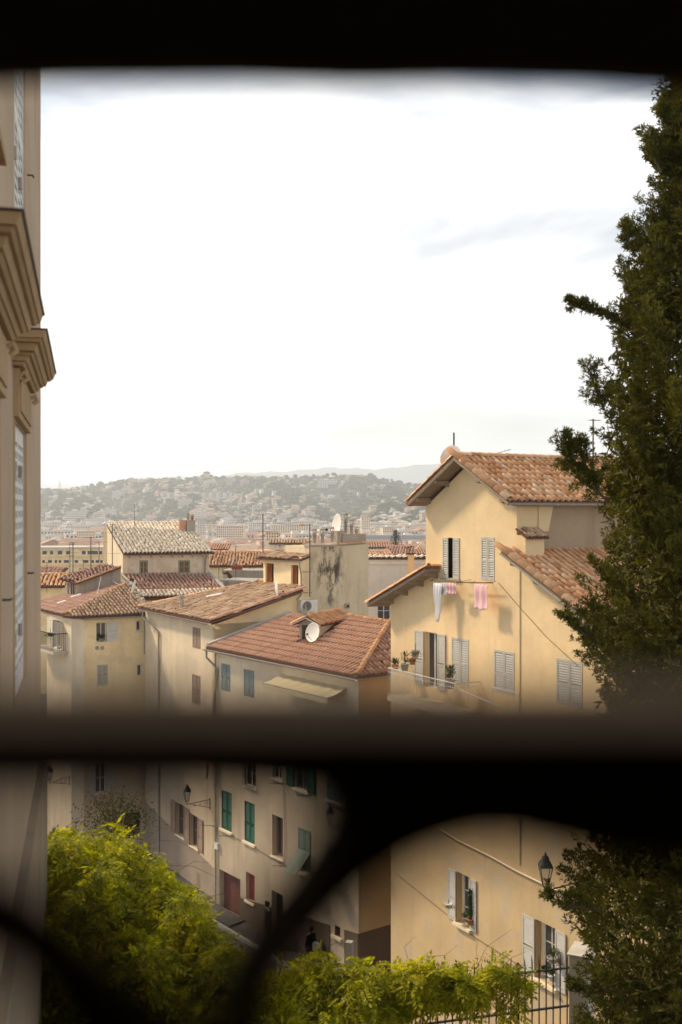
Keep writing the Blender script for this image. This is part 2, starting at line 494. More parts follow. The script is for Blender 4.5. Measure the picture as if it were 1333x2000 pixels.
def place(name, me, parent, x, y, z, p):
    o = bpy.data.objects.new(name, me)
    COL.objects.link(o)
    o.parent = parent
    o.matrix_local = mat4(x, y, z, p - OFF[parent.name])
    return o

def inside(pt, poly):
    x, y = pt; c = False; n = len(poly); j = n - 1
    for i in range(n):
        a, b = poly[i], poly[j]
        if (a[1] > y) != (b[1] > y) and x < (b[0] - a[0]) * (y - a[1]) / (b[1] - a[1]) + a[0]: c = not c
        j = i
    return c

def tile_roof(parent, pl, pts, mat, p=0.215, c=0.36, ind=0, thick=0.10, name='roof', fine=True, label=None, base=None, wob=1.0, holes=(), lift=0.02, fat=1.0):
    """slab + canal tiles clipped to the polygon; the nearest `ind` tiles are objects"""
    mb = MB()
    mb.prism([V(q) for q in pts], -pl.n * thick)
    rf = mb.build(name, base or M['under'], parent)
    if label: rf['label'] = label
    poly = [pl.uw(q) for q in pts]
    hp = [[pl.uw(q) for q in h] for h in holes]
    us = [a for a, b in poly]; ws = [b for a, b in poly]
    sc = p / 0.215 * fat
    T = []
    for i in range(int(math.floor(min(us) / p)), int(math.ceil(max(us) / p)) + 1):
        u = (i + 0.5) * p
        for j in range(int((max(ws) - min(ws)) / c) + 2):
            w_ = min(ws) + j * c
            q = (u, w_ + c * 0.45)
            if inside(q, poly) and not any(inside(q, h) for h in hp): T.append((u, w_))
    cen = [pl.at(u, w_, lift) for u, w_ in T]
    order = sorted(range(len(T)), key=lambda k: cen[k].length)
    ind = min(ind, 299)
    me = tile_mesh(mat, sc) if ind else None
    rest = []
    X, Y, Z = pl.U, pl.W, pl.n
    if X.cross(Y).dot(Z) < 0: X = -X
    for r_, k in enumerate(order):
        a = random.gauss(0, 0.035 * wob); e = random.gauss(0, 0.018 * wob)
        y = (Y + X * a + Z * (e + 0.03)).normalized(); x = y.cross(Z).normalized(); z = x.cross(y)
        pos = cen[k] + X * random.gauss(0, 0.010 * wob) + Y * random.gauss(0, 0.018 * wob) + Z * abs(random.gauss(0, 0.008 * wob))
        if r_ < ind: place('roof_tile', me, rf, x, y, z, pos)
        else: rest.append((x, y, z, pos))
    if base is not None:
        mb = MB(); mb.prism([V(q) + pl.n * 0.022 for q in pts], -pl.n * 0.02); mb.build('tile_bed', M['under'], rf)
    pans = [] and [pl.at(u + p / 2, w_ - 0.03, lift) for u, w_ in T if inside((u + p / 2, w_ + c * 0.4), poly)]
    vs, fs, n0 = [], [], 0
    if rest:
        Mx = np.array([[list(x), list(y), list(z)] for x, y, z, q in rest]).transpose(0, 2, 1)
        v, f = scatter(TV if fine else TV4, TF if fine else TF4, Mx, np.array([list(q) for *_, q in rest]), np.full(len(rest), sc))
        vs.append(v); fs.append(f); n0 += len(v)
    if pans and fine:
        Mx = np.repeat(np.array([[list(X), list(Y), list(Z)]]).transpose(0, 2, 1), len(pans), 0)
        v, f = scatter(PV, PF, Mx, np.array([list(q) for q in pans]), np.full(len(pans), sc))
        vs.append(v); fs.append(f + n0)
    if vs:
        o = np_obj('tile_courses', np.concatenate(vs), np.concatenate(fs), mat, rf, smooth=False)
        o['kind'] = 'stuff'
    return rf

def ridge(parent, a, b, mat, n=UP, sc=1.25, name='ridge_tile', step=0.36):
    a, b = V(a), V(b); d = (b - a); L_ = d.length; y = d.normalized()
    x = y.cross(V(n)).normalized(); z = x.cross(y)
    me = tile_mesh(mat, sc)
    k = max(1, int(L_ / step))
    for i in range(k):
        y2 = (y + x * random.gauss(0, 0.02) + z * 0.02).normalized()
        x2 = y2.cross(z).normalized()
        place(name, me, parent, x2, y2, x2.cross(y2), a + d * (i / k) + z * 0.01)

def wall_front(parent, fr, s0, s1, z0, z1, mat, holes=(), top=None, depth=5.0, reveal=0.22, name='wall', sides=True, d=0.0, label=None):
    """front skin with real openings (reveals), plus sides, back and top"""
    mb = MB()
    ss = sorted({s0, s1, *[h[0] for h in holes], *[h[1] for h in holes]})
    zs = sorted({z0, z1, *[h[2] for h in holes], *[h[3] for h in holes]})
    for i in range(len(ss) - 1):
        for j in range(len(zs) - 1):
            cs, cz = (ss[i] + ss[i + 1]) / 2, (zs[j] + zs[j + 1]) / 2
            if any(h[0] < cs < h[1] and h[2] < cz < h[3] for h in holes): continue
            mb.poly([fr.P(ss[i], zs[j], d), fr.P(ss[i + 1], zs[j], d), fr.P(ss[i + 1], zs[j + 1], d), fr.P(ss[i], zs[j + 1], d)])
    for a, b, c, e in holes:
        r = d - reveal
        for p, q in (((a, c), (b, c)), ((b, c), (b, e)), ((b, e), (a, e)), ((a, e), (a, c))):
            mb.poly([fr.P(*p, d), fr.P(*q, d), fr.P(*q, r), fr.P(*p, r)])
    out_ = [(s0, z0), (s1, z0)]
    if top:
        mb.poly([fr.P(s0, z1, d), fr.P(s1, z1, d)] + [fr.P(a, b, d) for a, b in reversed(top)])
        out_ += list(reversed(top))
        if top[-1] != (s1, z1): pass
    else:
        out_ += [(s1, z1), (s0, z1)]
    if sides:
        B = [fr.P(a, b, d) for a, b in out_]; C = [fr.P(a, b, d - depth) for a, b in out_]
        n = len(B)
        for i in range(n):
            mb.poly([B[i], C[i], C[(i + 1) % n], B[(i + 1) % n]])
        mb.poly(C[::-1])
    o = mb.build(name, mat, parent)
    if label: o['label'] = label
    return o

def louvre(parent, fr, s0, s1, z0, z1, mat, d=0.03, name='shutter', pitch=0.075, mid=True, label=None):
    """a louvred leaf: stiles and rails, slats as one sub-part"""
    mb = MB(); f = 0.055; t = 0.035
    mb.box(fr, s0, s0 + f, z0, z1, d, d + t); mb.box(fr, s1 - f, s1, z0, z1, d, d + t)
    rails = [(z0, z0 + 0.12), (z1 - 0.08, z1)]
    zm = z0 + (z1 - z0) * 0.42
    if mid: rails.append((zm, zm + 0.08))
    for a, b in rails: mb.box(fr, s0 + f, s1 - f, a, b, d + 0.001, d + t - 0.001)
    o = mb.build(name, mat, parent)
    if label: o['label'] = label
    mb = MB(); z = z0 + 0.14
    while z < z1 - 0.10:
        if not (mid and zm - 0.03 < z < zm + 0.08):
            a = fr.P(s0 + f, z, d + t - 0.002); b = fr.P(s1 - f, z, d + t - 0.002)
            c = fr.P(s1 - f, z + pitch * 0.72, d + 0.004); e = fr.P(s0 + f, z + pitch * 0.72, d + 0.004)
            k = UP * 0.008
            mb.hexa([a, b, c, e, a + k, b + k, c + k, e + k])
        z += pitch
    s = mb.build('slats', mat, o) if len(mb.v) else None
    if s: s['kind'] = 'stuff'
    return o

def window(parent, fr, s0, s1, z0, z1, frame='white', panes=(2, 3), rec=0.2, sill=True, name='window', glass='glass', fw=0.05, d=0.0):
    mb = MB(); r = d - rec
    mb.box(fr, s0, s0 + fw, z0, z1, r, r + 0.05); mb.box(fr, s1 - fw, s1, z0, z1, r, r + 0.05)
    mb.box(fr, s0 + fw, s1 - fw, z0, z0 + fw, r, r + 0.05); mb.box(fr, s0 + fw, s1 - fw, z1 - fw, z1, r, r + 0.05)
    for i in range(1, panes[0]):
        c = s0 + (s1 - s0) * i / panes[0]; mb.box(fr, c - 0.025, c + 0.025, z0 + fw, z1 - fw, r + 0.003, r + 0.046)
    for j in range(1, panes[1]):
        c = z0 + (z1 - z0) * j / panes[1]; mb.box(fr, s0 + fw, s1 - fw, c - 0.014, c + 0.014, r + 0.006, r + 0.042)
    o = mb.build(name, M[frame], parent)
    mb = MB(); mb.box(fr, s0 + 0.01, s1 - 0.01, z0 + 0.01, z1 - 0.01, r + 0.012, r + 0.022)
    mb.build('pane', M[glass], o)
    mb = MB(); mb.box(fr, s0 - 0.001, s1 + 0.001, z0 - 0.001, z1 + 0.001, r - 0.06, r - 0.05)
    mb.build('curtain', M['dark'], o)
    if sill:
        mb = MB(); mb.box(fr, s0 - 0.08, s1 + 0.08, z0 - 0.07, z0 - 0.004, d - 0.1, d + 0.07); mb.build('sill', M['cream'], parent)
    return o
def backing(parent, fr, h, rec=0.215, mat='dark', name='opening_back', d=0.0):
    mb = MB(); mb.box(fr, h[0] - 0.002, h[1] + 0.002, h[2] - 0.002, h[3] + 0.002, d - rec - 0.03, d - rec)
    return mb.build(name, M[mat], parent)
def boxp(fr, x0, y0, x1, y1, d=0.0):
    """pixel box on the wall -> (s0, s1, z0, z1)"""
    a, za = fr.px(x0, y0, d); b, zb = fr.px(x0, y1, d); c, zc = fr.px(x1, y0, d)
    return (a, c, zb, za)
def closed_pair(parent, fr, h, mat, d=-0.05, **k):
    m_ = (h[0] + h[1]) / 2
    louvre(parent, fr, h[0], m_ - 0.006, h[2], h[3], M[mat], d=d, **k); louvre(parent, fr, m_ + 0.006, h[1], h[2], h[3], M[mat], d=d, **k)
    backing(parent, fr, h)
def gutter(parent, a, b, r=0.07, name='gutter', mat='zinc'):
    a, b = V(a), V(b); d = (b - a).normalized(); x = d.cross(UP).normalized()
    mb = MB(); vs = []
    for p in (a, b):
        for rr in (r, r * 0.85):
            for k in range(7):
                t = math.pi * k / 6
                vs.append(p + x * math.cos(t) * rr - UP * math.sin(t) * rr)
    fs = []
    for k in range(6):
        fs += [(k, k + 1, k + 15, k + 14), (k + 7, k + 21, k + 22, k + 8), (k, k + 7, k + 8, k + 1), (k + 14, k + 15, k + 22, k + 21)]
    fs += [(0, 14, 21, 7), (6, 13, 27, 20)]
    mb.mesh(vs, fs)
    return mb.build(name, M[mat], parent)
def pipe(parent, pts, r=0.045, name='downpipe', mat='zinc', seg=8):
    mb = MB(); mb.tube(pts, r, seg); return mb.build(name, M[mat], parent)
def sag(a, b, drop, n=14):
    a, b = V(a), V(b)
    return [a.lerp(b, i / n) - UP * (drop * 4 * (i / n) * (1 - i / n)) for i in range(n + 1)]
def cable(a, b, drop, label, r=0.012, group=None, mat='antenna', name='overhead_cable'):
    mb = MB(); mb.tube(sag(a, b, drop), r, 4); o = mb.build(name, M[mat])
    return tag(o, label, 'cable', group)

def dish(name, c, aim, r, label, pole_to=None, group=None, mat='dish'):
    aim = V(aim).normalized()
    t = thing(name, V(pole_to) if pole_to else c, label, 'satellite dish', group)
    mb = MB()
    prof = [(0.001, -r * 0.16), (r * 0.35, -r * 0.14), (r * 0.7, -r * 0.08), (r * 0.95, 0.0), (r, 0.012), (r * 0.97, 0.0), (r * 0.7, -r * 0.10), (r * 0.35, -r * 0.16), (0.001, -r * 0.18)]
    mb.lathe(prof, c, aim, 28); mb.build('reflector', M[mat], t)
    f = c + aim * r * 0.85 - UP * r * 0.35
    mb = MB(); mb.tube([c - UP * r * 0.95 - aim * 0.02, f], r * 0.02 + 0.004, 5); mb.build('feed_arm', M['zinc'], t)
    mb = MB(); mb.tube([f, f - aim * r * 0.18 + UP * r * 0.06], r * 0.09, 8); mb.build('feed_horn', M['iron'], t)
    mb = MB(); b = c - aim * r * 0.2
    mb.tube([b, b - aim * 0.08, (V(pole_to) if pole_to else b - UP * r)], 0.02, 6); mb.build('mount', M['zinc'], t)
    return t
def aerial(base, h, label, arms=((0.95, 0.9, 0),), name='television_aerial', group='television aerials on the old town roofs', r=0.02):
    """mast with yagi booms: (height share, boom length, heading)"""
    base = V(base)
    t = thing(name, base, label, 'antenna', group)
    mb = MB(); mb.tube([base, base + UP * h], r, 6); mb.build('mast', M['antenna'], t)
    for k, ln, hd in arms:
        c = base + UP * h * k; d = V((math.cos(hd), math.sin(hd), 0)); x = V((-d.y, d.x, 0))
        mb = MB(); mb.tube([c - d * ln * 0.35, c + d * ln * 0.65], 0.012, 4); b = mb.build('boom', M['antenna'], t)
        mb = MB(); n = max(4, int(ln / 0.13))
        for i in range(n):
            q = c + d * ln * (-0.33 + 0.96 * i / (n - 1)); l_ = 0.24 - 0.10 * i / n
            up = UP if hd > 3 else x
            mb.tube([q - up * l_, q + up * l_], 0.006, 3)
        e = mb.build('elements', M['antenna'], b); e['kind'] = 'stuff'
    return t
def pot_chimney(parent, base, h, r=0.16, mat='greywall', name='chimney_pot'):
    mb = MB(); b = V(base)
    mb.lathe([(r * 0.75, 0), (r * 0.72, h * 0.50), (r, h * 0.52), (r * 1.08, h * 0.60), (r * 0.95, h * 0.66), (r * 0.95, h * 0.70), (0.01, h * 0.70)], b, UP, 12)
    for k in range(5):
        a = 2 * math.pi * k / 5; q = b + V((math.cos(a), math.sin(a), 0)) * r * 0.85
        mb.tube([q + UP * h * 0.69, q + UP * h * 0.90], r * 0.18, 4)
    mb.lathe([(0.01, h * 0.88), (r * 1.1, h * 0.885), (r * 1.05, h * 0.97), (r * 0.6, h), (0.01, h)], b, UP, 12)
    return mb.build(name, M[mat], parent)
def beam_ends(parent, fr, items, mat='wood', name='rafter_end'):
    """brackets under an overhang: (s, z_top, depth)"""
    for s_, z_, dd in items:
        mb = MB()
        a = [fr.P(s_ - 0.07, z_ - 0.20, 0), fr.P(s_ - 0.07, z_ - 0.10, dd), fr.P(s_ + 0.07, z_ - 0.10, dd), fr.P(s_ + 0.07, z_ - 0.20, 0)]
        b = [fr.P(s_ - 0.07, z_, 0), fr.P(s_ - 0.07, z_, dd), fr.P(s_ + 0.07, z_, dd), fr.P(s_ + 0.07, z_, 0)]
        mb.hexa(a + b); mb.build(name, M[mat], parent)
def lantern(c, wall_pt, label, scale=1.0):
    """street lantern: c = centre of the lantern's foot; a scrolled bracket runs to wall_pt"""
    c, wp = V(c), V(wall_pt)
    t = thing('street_lantern', wp, label, 'street lamp', 'wall lanterns along the street')
    s = scale
    mb = MB()
    for k in range(4):
        a0 = math.pi / 4 + k * math.pi / 2; a1 = a0 + math.pi / 2
        e0 = V((math.cos(a0), math.sin(a0), 0)); e1 = V((math.cos(a1), math.sin(a1), 0))
        mb.tube([c + e0 * 0.10 * s + UP * 0.06 * s, c + e0 * 0.23 * s + UP * 0.56 * s], 0.013 * s, 4)
        mb.tube([c + e0 * 0.23 * s + UP * 0.56 * s, c + e1 * 0.23 * s + UP * 0.56 * s], 0.016 * s, 4)
        mb.tube([c + e0 * 0.10 * s + UP * 0.06 * s, c + e1 * 0.10 * s + UP * 0.06 * s], 0.013 * s, 4)
        mb.tube([c + e0 * 0.10 * s + UP * 0.06 * s, c - UP * 0.10 * s], 0.010 * s, 4)
    mb.build('lantern_frame', M['iron'], t)
    mb = MB()
    q = []
    for r_, h_ in ((0.10, 0.065), (0.225, 0.555)):
        for k in range(4):
            a0 = math.pi / 4 + k * math.pi / 2; q.append(c + V((math.cos(a0), math.sin(a0), 0)) * r_ * s + UP * h_ * s)
    mb.mesh(q, [(0, 1, 5, 4), (1, 2, 6, 5), (2, 3, 7, 6), (3, 0, 4, 7)]); mb.build('lantern_glass', M['lamp_glass'], t)
    mb = MB(); mb.lathe([(0.25 * s, 0.56 * s), (0.20 * s, 0.66 * s), (0.12 * s, 0.74 * s), (0.12 * s, 0.80 * s), (0.05 * s, 0.84 * s), (0.02 * s, 0.92 * s), (0.001, 0.96 * s)], c, UP, 4)
    mb.build('lantern_roof', M['iron'], t)
    d = (wp - c); d.z = 0; ln = d.length; d.normalize()
    mb = MB(); b0 = c - UP * 0.10 * s
    mb.tube([b0, V((wp.x, wp.y, b0.z + 0.06))], 0.018 * s, 5)
    mb.tube([b0 + d * ln * 0.15 - UP * 0.02, b0 + d * ln * 0.5 - UP * 0.16 * s, V((wp.x, wp.y, b0.z - 0.36 * s))], 0.014 * s, 5)
    for cc, rr, k0 in ((0.32, 0.07, 0), (0.58, 0.09, 1), (0.82, 0.13, 0)):
        o_ = b0 + d * ln * cc - UP * (0.06 + rr * 0.7) * s
        mb.tube([o_ + (d * math.cos(a) + UP * math.sin(a)) * rr * s * (1 - a / 16) for a in np.linspace(k0, k0 + 9, 18)], 0.009 * s, 4)
    mb.tube([V((wp.x, wp.y, b0.z + 0.15)) - d * 0.01, V((wp.x, wp.y, b0.z - 0.45 * s)) - d * 0.01], 0.022 * s, 5)
    mb.build('scroll_bracket', M['iron'], t)
    return t
def compound_leaf(n=9, L_=0.30, ll=0.085, lw=0.030, droop=0.35):
    """pinnate leaf along +Y; leaflets are folded quads, each its own island"""
    vs, fs = [], []
    for i in range(n):
        f = (i // 2 + 1) / (n // 2 + 1); side = -1 if i % 2 else 1
        if i == n - 1: base = V((0, L_, -droop * L_)); d = V((0, 1, -0.5))
        else: base = V((0, L_ * f, -droop * L_ * f * f)); d = V((side * 0.9, 0.55, -0.35))
        d.normalize(); q = d.cross(UP).normalized()
        k = ll * (1.0 - 0.25 * abs(f - 0.5))
        b = len(vs)
        vs += [tuple(base), tuple(base + d * k * 0.45 + q * lw * 0.5 - UP * 0.004), tuple(base + d * k), tuple(base + d * k * 0.45 - q * lw * 0.5 - UP * 0.004)]
        fs.append((b, b + 1, b + 2, b + 3))
    return np.array(vs), np.array(fs)
# ------------------------------------------------------------------ ground, hills, mountains
def smooth(a, b, x):
    x = max(0.0, min(1.0, (x - a) / (b - a))); return x * x * (3 - 2 * x)
STREET, PLAIN = -18.5, -34.0
def ground_z(x, y):
    return STREET + (PLAIN - STREET) * smooth(85, 260, y)
mb = MB()
ys = [-30, -10, 10, 30, 45, 60, 85, 110, 140, 180, 230, 300, 500, 900, 1500, 2200, 2700]
xs = [-1800, -900, -300, -120, -60, -20, 0, 20, 60, 120, 300, 900, 1800]
vs = [(x, y, ground_z(x, y)) for y in ys for x in xs]
n = len(xs)
mb.mesh(vs, [(j * n + i, j * n + i + 1, (j + 1) * n + i + 1, (j + 1) * n + i) for j in range(len(ys) - 1) for i in range(n - 1)])
tag(mb.build('ground', M['asphalt'], None, (0, 0, -40)), kind='structure')

SKY = [(-400, 985), (-100, 970), (83, 958), (110, 960), (140, 957), (161, 951), (200, 945), (248, 940), (299, 939), (335, 937), (404, 931), (440, 936), (480, 934), (572, 933), (652, 930),
       (724, 933), (766, 940), (821, 949), (870, 957), (1100, 962), (1333, 970), (1700, 985)]
SPUR = [(-500, 1070), (560, 1060), (640, 1032), (690, 1010), (730, 995), (760, 986), (800, 980), (850, 974), (1000, 965), (1333, 975), (1700, 990)]
def lin(tab, x):
    for (a, b), (c, d) in zip(tab, tab[1:]):
        if x <= c: return b + (d - b) * (x - a) / (c - a) if x >= a else b
    return tab[-1][1]
def hz(tab, base_y, D0, D1, px, D, gul):
    """height of a slope rising from base_y at D0 to the skyline at D1"""
    k = (D - D0) / (D1 - D0)
    if k <= 1:
        kk = max(0, k)
        y = base_y + (lin(tab, px) - base_y) * (kk ** 0.85)
        z = (CY - y) / F * D
        return z + gul * math.sin(px * 0.03 + D * 0.004) * kk * (1 - kk) * 4
    z1 = (CY - lin(tab, px)) / F * D1
    return z1 - (D - D1) * 0.25
def slope_mesh(name, tab, base_y, D0, D1, Db, x0, x1, gul, mat, nx=90, nd=22):
    vs = []
    for j in range(nd + 1):
        D = D0 + (Db - D0) * j / nd
        for i in range(nx + 1):
            px = x0 + (x1 - x0) * i / nx
            z = hz(tab, base_y, D0, D1, px, D, gul) - (6 if j == 0 else 0)
            vs.append(((px - CX) / F * D, D, z))
    fs = [(j * (nx + 1) + i, j * (nx + 1) + i + 1, (j + 1) * (nx + 1) + i + 1, (j + 1) * (nx + 1) + i) for j in range(nd) for i in range(nx)]
    mb = MB(); mb.mesh(vs, fs, True)
    return tag(mb.build(name, mat, None, (0, D0, PLAIN)), kind='structure')
m, t, b, o = newmat('wooded_slope')
c = mixc(t, ramp(t, noise(t, 0.02, 6), 0.40, 0.6), (0.035, 0.045, 0.022), (0.10, 0.10, 0.06))
t.links.new(c, b.inputs['Base Color']); b.inputs['Roughness'].default_value = 1; b.inputs['Specular IOR Level'].default_value = 0
M['slope'] = m
HILL = (SKY, 1046, 1900, 3000, 26)
SP = (SPUR, 1050, 1500, 1950, 6)
slope_mesh('hill', SKY, 1046, 1900, 3000, 3600, -400, 1700, 26, M['slope'])
slope_mesh('hill', SPUR, 1050, 1500, 1950, 2300, 500, 1700, 6, M['slope'], 60, 12)
M['mount'] = simple('bare_mountain', (0.10, 0.12, 0.11), 1.0, scale=0.002, spec=0, bmp=0)
def mountain(tab, D):
    nx = 120; vs = []; x0, x1 = tab[0][0], tab[-1][0]
    for k in (0, 0.5, 1, 1.6):
        for i in range(nx + 1):
            px = x0 + (x1 - x0) * i / nx
            zt = (CY - lin(tab, px) + 1.2 * math.sin(px * 0.11) + 0.8 * math.sin(px * 0.29)) / F * D
            z = PLAIN + (zt - PLAIN) * (k if k <= 1 else 0.3)
            DD = D * (0.86 + 0.14 * k)
            vs.append(((px - CX) / F * D, DD, z))
    mb = MB(); n = nx + 1
    mb.mesh(vs, [(j * n + i, j * n + i + 1, (j + 1) * n + i + 1, (j + 1) * n + i) for j in range(3) for i in range(nx)], True)
    tag(mb.build('mountain', M['mount'], None, (0, D * 0.8, PLAIN)), kind='structure')
mountain([(-300, 975), (60, 944), (120, 946), (180, 947), (300, 935), (330, 928), (370, 932), (420, 935), (480, 960), (600, 980)], 9500)
mountain([(350, 960), (420, 932), (450, 926), (480, 923), (560, 921), (600, 917), (640, 913), (700, 915), (740, 917), (790, 911), (840, 906), (900, 903), (1100, 900), (1333, 912), (1700, 930)], 7000)

# ------------------------------------------------------------------ far houses: one mesh per kind, wall / roof / glass slots
def far_mats(wc, rc, tag_):
    return [simple('far_wall_' + tag_, wc, 0.95, var=0.1, scale=0.1, bmp=0), simple('far_roof_' + tag_, rc, 0.95, var=0.3, scale=0.4, bmp=0), M['dark']]
WALLC = [(0.66, 0.56, 0.42), (0.74, 0.69, 0.60), (0.58, 0.44, 0.29), (0.66, 0.47, 0.36), (0.78, 0.75, 0.69)]
ROOFC = [(0.40, 0.25, 0.17), (0.48, 0.33, 0.23), (0.46, 0.40, 0.33), (0.36, 0.22, 0.16), (0.58, 0.52, 0.45)]
def far_proto(w_, d, h, style, cols):
    """style: hip, gable or flat; windows are real recesses' dark panes set in raised surrounds; front faces -Y"""
    mb = MB(); fr = Fr((-w_ / 2, -d / 2), (1, 0))
    mb.box(fr, 0, w_, -4, h, -d, 0)
    mb.cur = 1; o_ = 0.5; rh = min(w_, d) * 0.22
    a = [V((-w_ / 2 - o_, -d / 2 - o_, h)), V((w_ / 2 + o_, -d / 2 - o_, h)), V((w_ / 2 + o_, d / 2 + o_, h)), V((-w_ / 2 - o_, d / 2 + o_, h))]
    if style == 'flat':
        mb.box(fr, -0.3, w_ + 0.3, h, h + 0.5, -d - 0.3, 0.3)
        mb.cur = 0; mb.box(fr, w_ * 0.3, w_ * 0.55, h + 0.5, h + 2.6, -d * 0.7, -d * 0.3)
    else:
        k = w_ / 2 + o_ if style == 'gable' else max(0.3, w_ / 2 - d / 2 * 0.8)
        r0, r1 = V((-k, 0, h + rh)), V((k, 0, h + rh))
        mb.mesh(a + [r0, r1], [(0, 1, 5, 4), (2, 3, 4, 5), (1, 2, 5), (3, 0, 4), (3, 2, 1, 0)])
    ns = max(1, int(h / 3.1)); nw = max(2, int(w_ / 3.0)); nd = max(1, int(d / 3.2))
    mb.cur = 2
    for i in range(ns):
        z = h - 0.9 - i * (h / ns) - 1.4
        if z < 0.3: continue
        for k in range(nw):
            c = w_ * (k + 0.5) / nw; ww = 0.55 if style != 'flat' or w_ < 14 else 0.85
            mb.box(fr, c - ww, c + ww, z, z + 1.5, -0.05, 0.06)
        for k in range(nd):
            c = d * (k + 0.5) / nd
            for f2 in (Fr((w_ / 2, -d / 2), (0, 1)), Fr((-w_ / 2, d / 2), (0, -1))):
                mb.box(f2, c - 0.5, c + 0.5, z, z + 1.5, -0.05, 0.06)
    if style == 'flat' and w_ > 14:
        mb.cur = 0
        for i in range(ns): mb.box(fr, 0.4, w_ - 0.4, h - (i + 1) * (h / ns) - 0.1 + 0.5, h - (i + 1) * (h / ns) + 1.0, 0.9, 1.05)
    return mb
PROTO = []
for i, (w_, d, h, st) in enumerate([(10, 9, 7, 'hip'), (13, 10, 9, 'gable'), (9, 8, 5.5, 'gable'), (15, 11, 10, 'hip'), (12, 10, 8, 'hip'), (11, 9, 7, 'flat'), (8, 8, 6, 'hip'),
                                    (24, 12, 15, 'flat'), (18, 12, 13, 'flat'), (32, 13, 18, 'flat'), (14, 12, 12, 'gable')]):
    wc, rc = WALLC[(i * 2 + i // 3) % 5], ROOFC[i % 5]
    if st == 'flat': rc = ROOFC[4] if i % 2 else ROOFC[2]
    mb = far_proto(w_, d, h, st, None)
    me = bpy.data.meshes.new('far_house'); me.from_pydata(mb.v, [], mb.f)
    for x in far_mats(wc, rc, str(i)): me.materials.append(x)
    me.polygons.foreach_set('material_index', mb.m)
    PROTO.append((me, np.array(mb.v), mb.f, mb.m, h, w_))
WN = ['ochre cream', 'pale cream', 'tan', 'dusty pink', 'white']
def zone(p, tab=(('left', 330), ('middle', 600), ('right', 2000))):
    x = CX + p[0] / p[1] * F
    return next(n_ for n_, l_ in tab if x < l_)
LM = (('at the left edge', 150), ('behind the rooftop aerials', 240), ('behind the cream roof', 400), ('behind the pale orange roof', 500), ('behind the attic', 610), ('behind the chimney pots', 720), ('beside the tiered pine', 9000))
LH = (('above the left edge', 160), ('above the yellow block', 250), ('above the cream roof', 400), ('left of the mast aerial', 510), ('above the attic', 610), ('above the chimney pots', 720), ('on the right spur', 9000))
def far_house(k, p, rz, sc, name, label, cat, group):
    o = bpy.data.objects.new(name, PROTO[k][0]); COL.objects.link(o)
    o.location = p; o.rotation_euler = (0, 0, rz); o.scale = (sc, sc, sc)
    return tag(o, label, cat, group)
def slope_pt(S, px, D):
    z = hz(S[0], S[1], S[2], S[3], px, D, S[4]); return V(((px - CX) / F * D, D, z))

# single landmarks on the hillside
def landmark(px, py, k, sc, label, rz=0.0, sx=1.0, S=HILL, cat='apartment building'):
    lo, hi = S[2], S[3]
    for _ in range(40):
        mid = (lo + hi) / 2; p = slope_pt(S, px, mid); y = CY - p.z / p.y * F
        if y > py: lo = mid
        else: hi = mid
    o = far_house(k, p + UP * 0.5, rz, sc, 'apartment_building' if cat != 'villa' else 'villa', label, cat, None)
    o.scale = (sc * sx, sc, sc * (.55 if sx > 3 else 1))
    return p
USED = []
for a in [(232, 974, 9, 1.0, 'white slab apartment building high on the left part of the wooded hill', 0.1),
          (245, 984, 8, 0.9, 'low pale building just below the white slab on the left part of the hill', -0.1),
          (385, 972, 9, 1.1, 'long terraced apartment building stretched across the upper middle of the hill', 0.0, 4.4),
          (452, 948, 8, 1.4, 'tall pale block breaking the skyline left of the mast aerial', 0.1),
          (478, 950, 8, 1.2, 'second tall pale block just under the hill skyline', -0.1),
          (362, 990, 9, 0.9, 'cream apartment building under the long terraced one', 0.1),
          (104, 988, 7, 0.8, 'white many windowed building at the left edge of the hill', 0.1),
          (640, 952, 7, 1.3, 'long low white building near the top right of the hill', -0.1, 1.6),
          (150, 1020, 9, 1.2, 'pale arcaded building at the foot of the hill on the left', 0.05),
          (200, 1030, 9, 0.9, 'wide cream building at the foot of the hill left of the cream roof', 0.0)]:
    p = landmark(*a[:5], rz=a[5], sx=a[6] if len(a) > 6 else 1.0); USED.append((a[0], a[1], 22))

SHP = ['hip roofed house', 'gabled house', 'low gabled cottage', 'large hip roofed villa', 'hip roofed house', 'flat roofed house', 'small hip roofed house', 'flat roofed slab', 'flat roofed block', 'long flat roofed slab', 'tall gabled house']
def hl(k, p, kk):
    h_ = 'at the hill foot' if kk < .2 else 'low on the hill' if kk < .4 else 'halfway up the hill' if kk < .62 else 'high on the hill' if kk < .85 else 'under the hill skyline'
    return '%s %s %s %s' % (WN[(k * 2 + k // 3) % 5], SHP[k], h_, zone(p, LH))
lists = {i: [] for i in range(len(PROTO))}
count = 0
cands = []
for _ in range(5200):
    px = random.uniform(60, 880)
    if random.random() < 0.72: S = HILL; D = random.uniform(1920, 2990)
    else: S = SP; D = random.uniform(1510, 1940); px = random.uniform(640, 1250)
    kk = (D - S[2]) / (S[3] - S[2])
    if S is HILL and px > 640 + 60 * math.sin(D) and random.random() < 0.93: continue
    if S is HILL and 560 < px < 700 and kk > 0.15 and random.random() < 0.55: continue
    if S is HILL and px < 150 and 0.2 < kk < 0.55 and random.random() < 0.7: continue
    # villas come in loose clumps with woods between
    if math.sin(px * 0.045 + kk * 9) + math.sin(px * 0.11 - kk * 17) < -0.25 + random.uniform(-0.8, 0.8): continue
    p = slope_pt(S, px, D)
    y = CY - p.z / D * F
    if any(abs(px - u) < w_ and abs(y - v) < 9 for u, v, w_ in USED): continue
    cands.append((px, y, D, p, kk))
kept = []
for c_ in cands:
    if all(abs(c_[0] - o_[0]) > 7 or abs(c_[1] - o_[1]) > 3.2 for o_ in kept[-700:]): kept.append(c_)
hill_n = 0
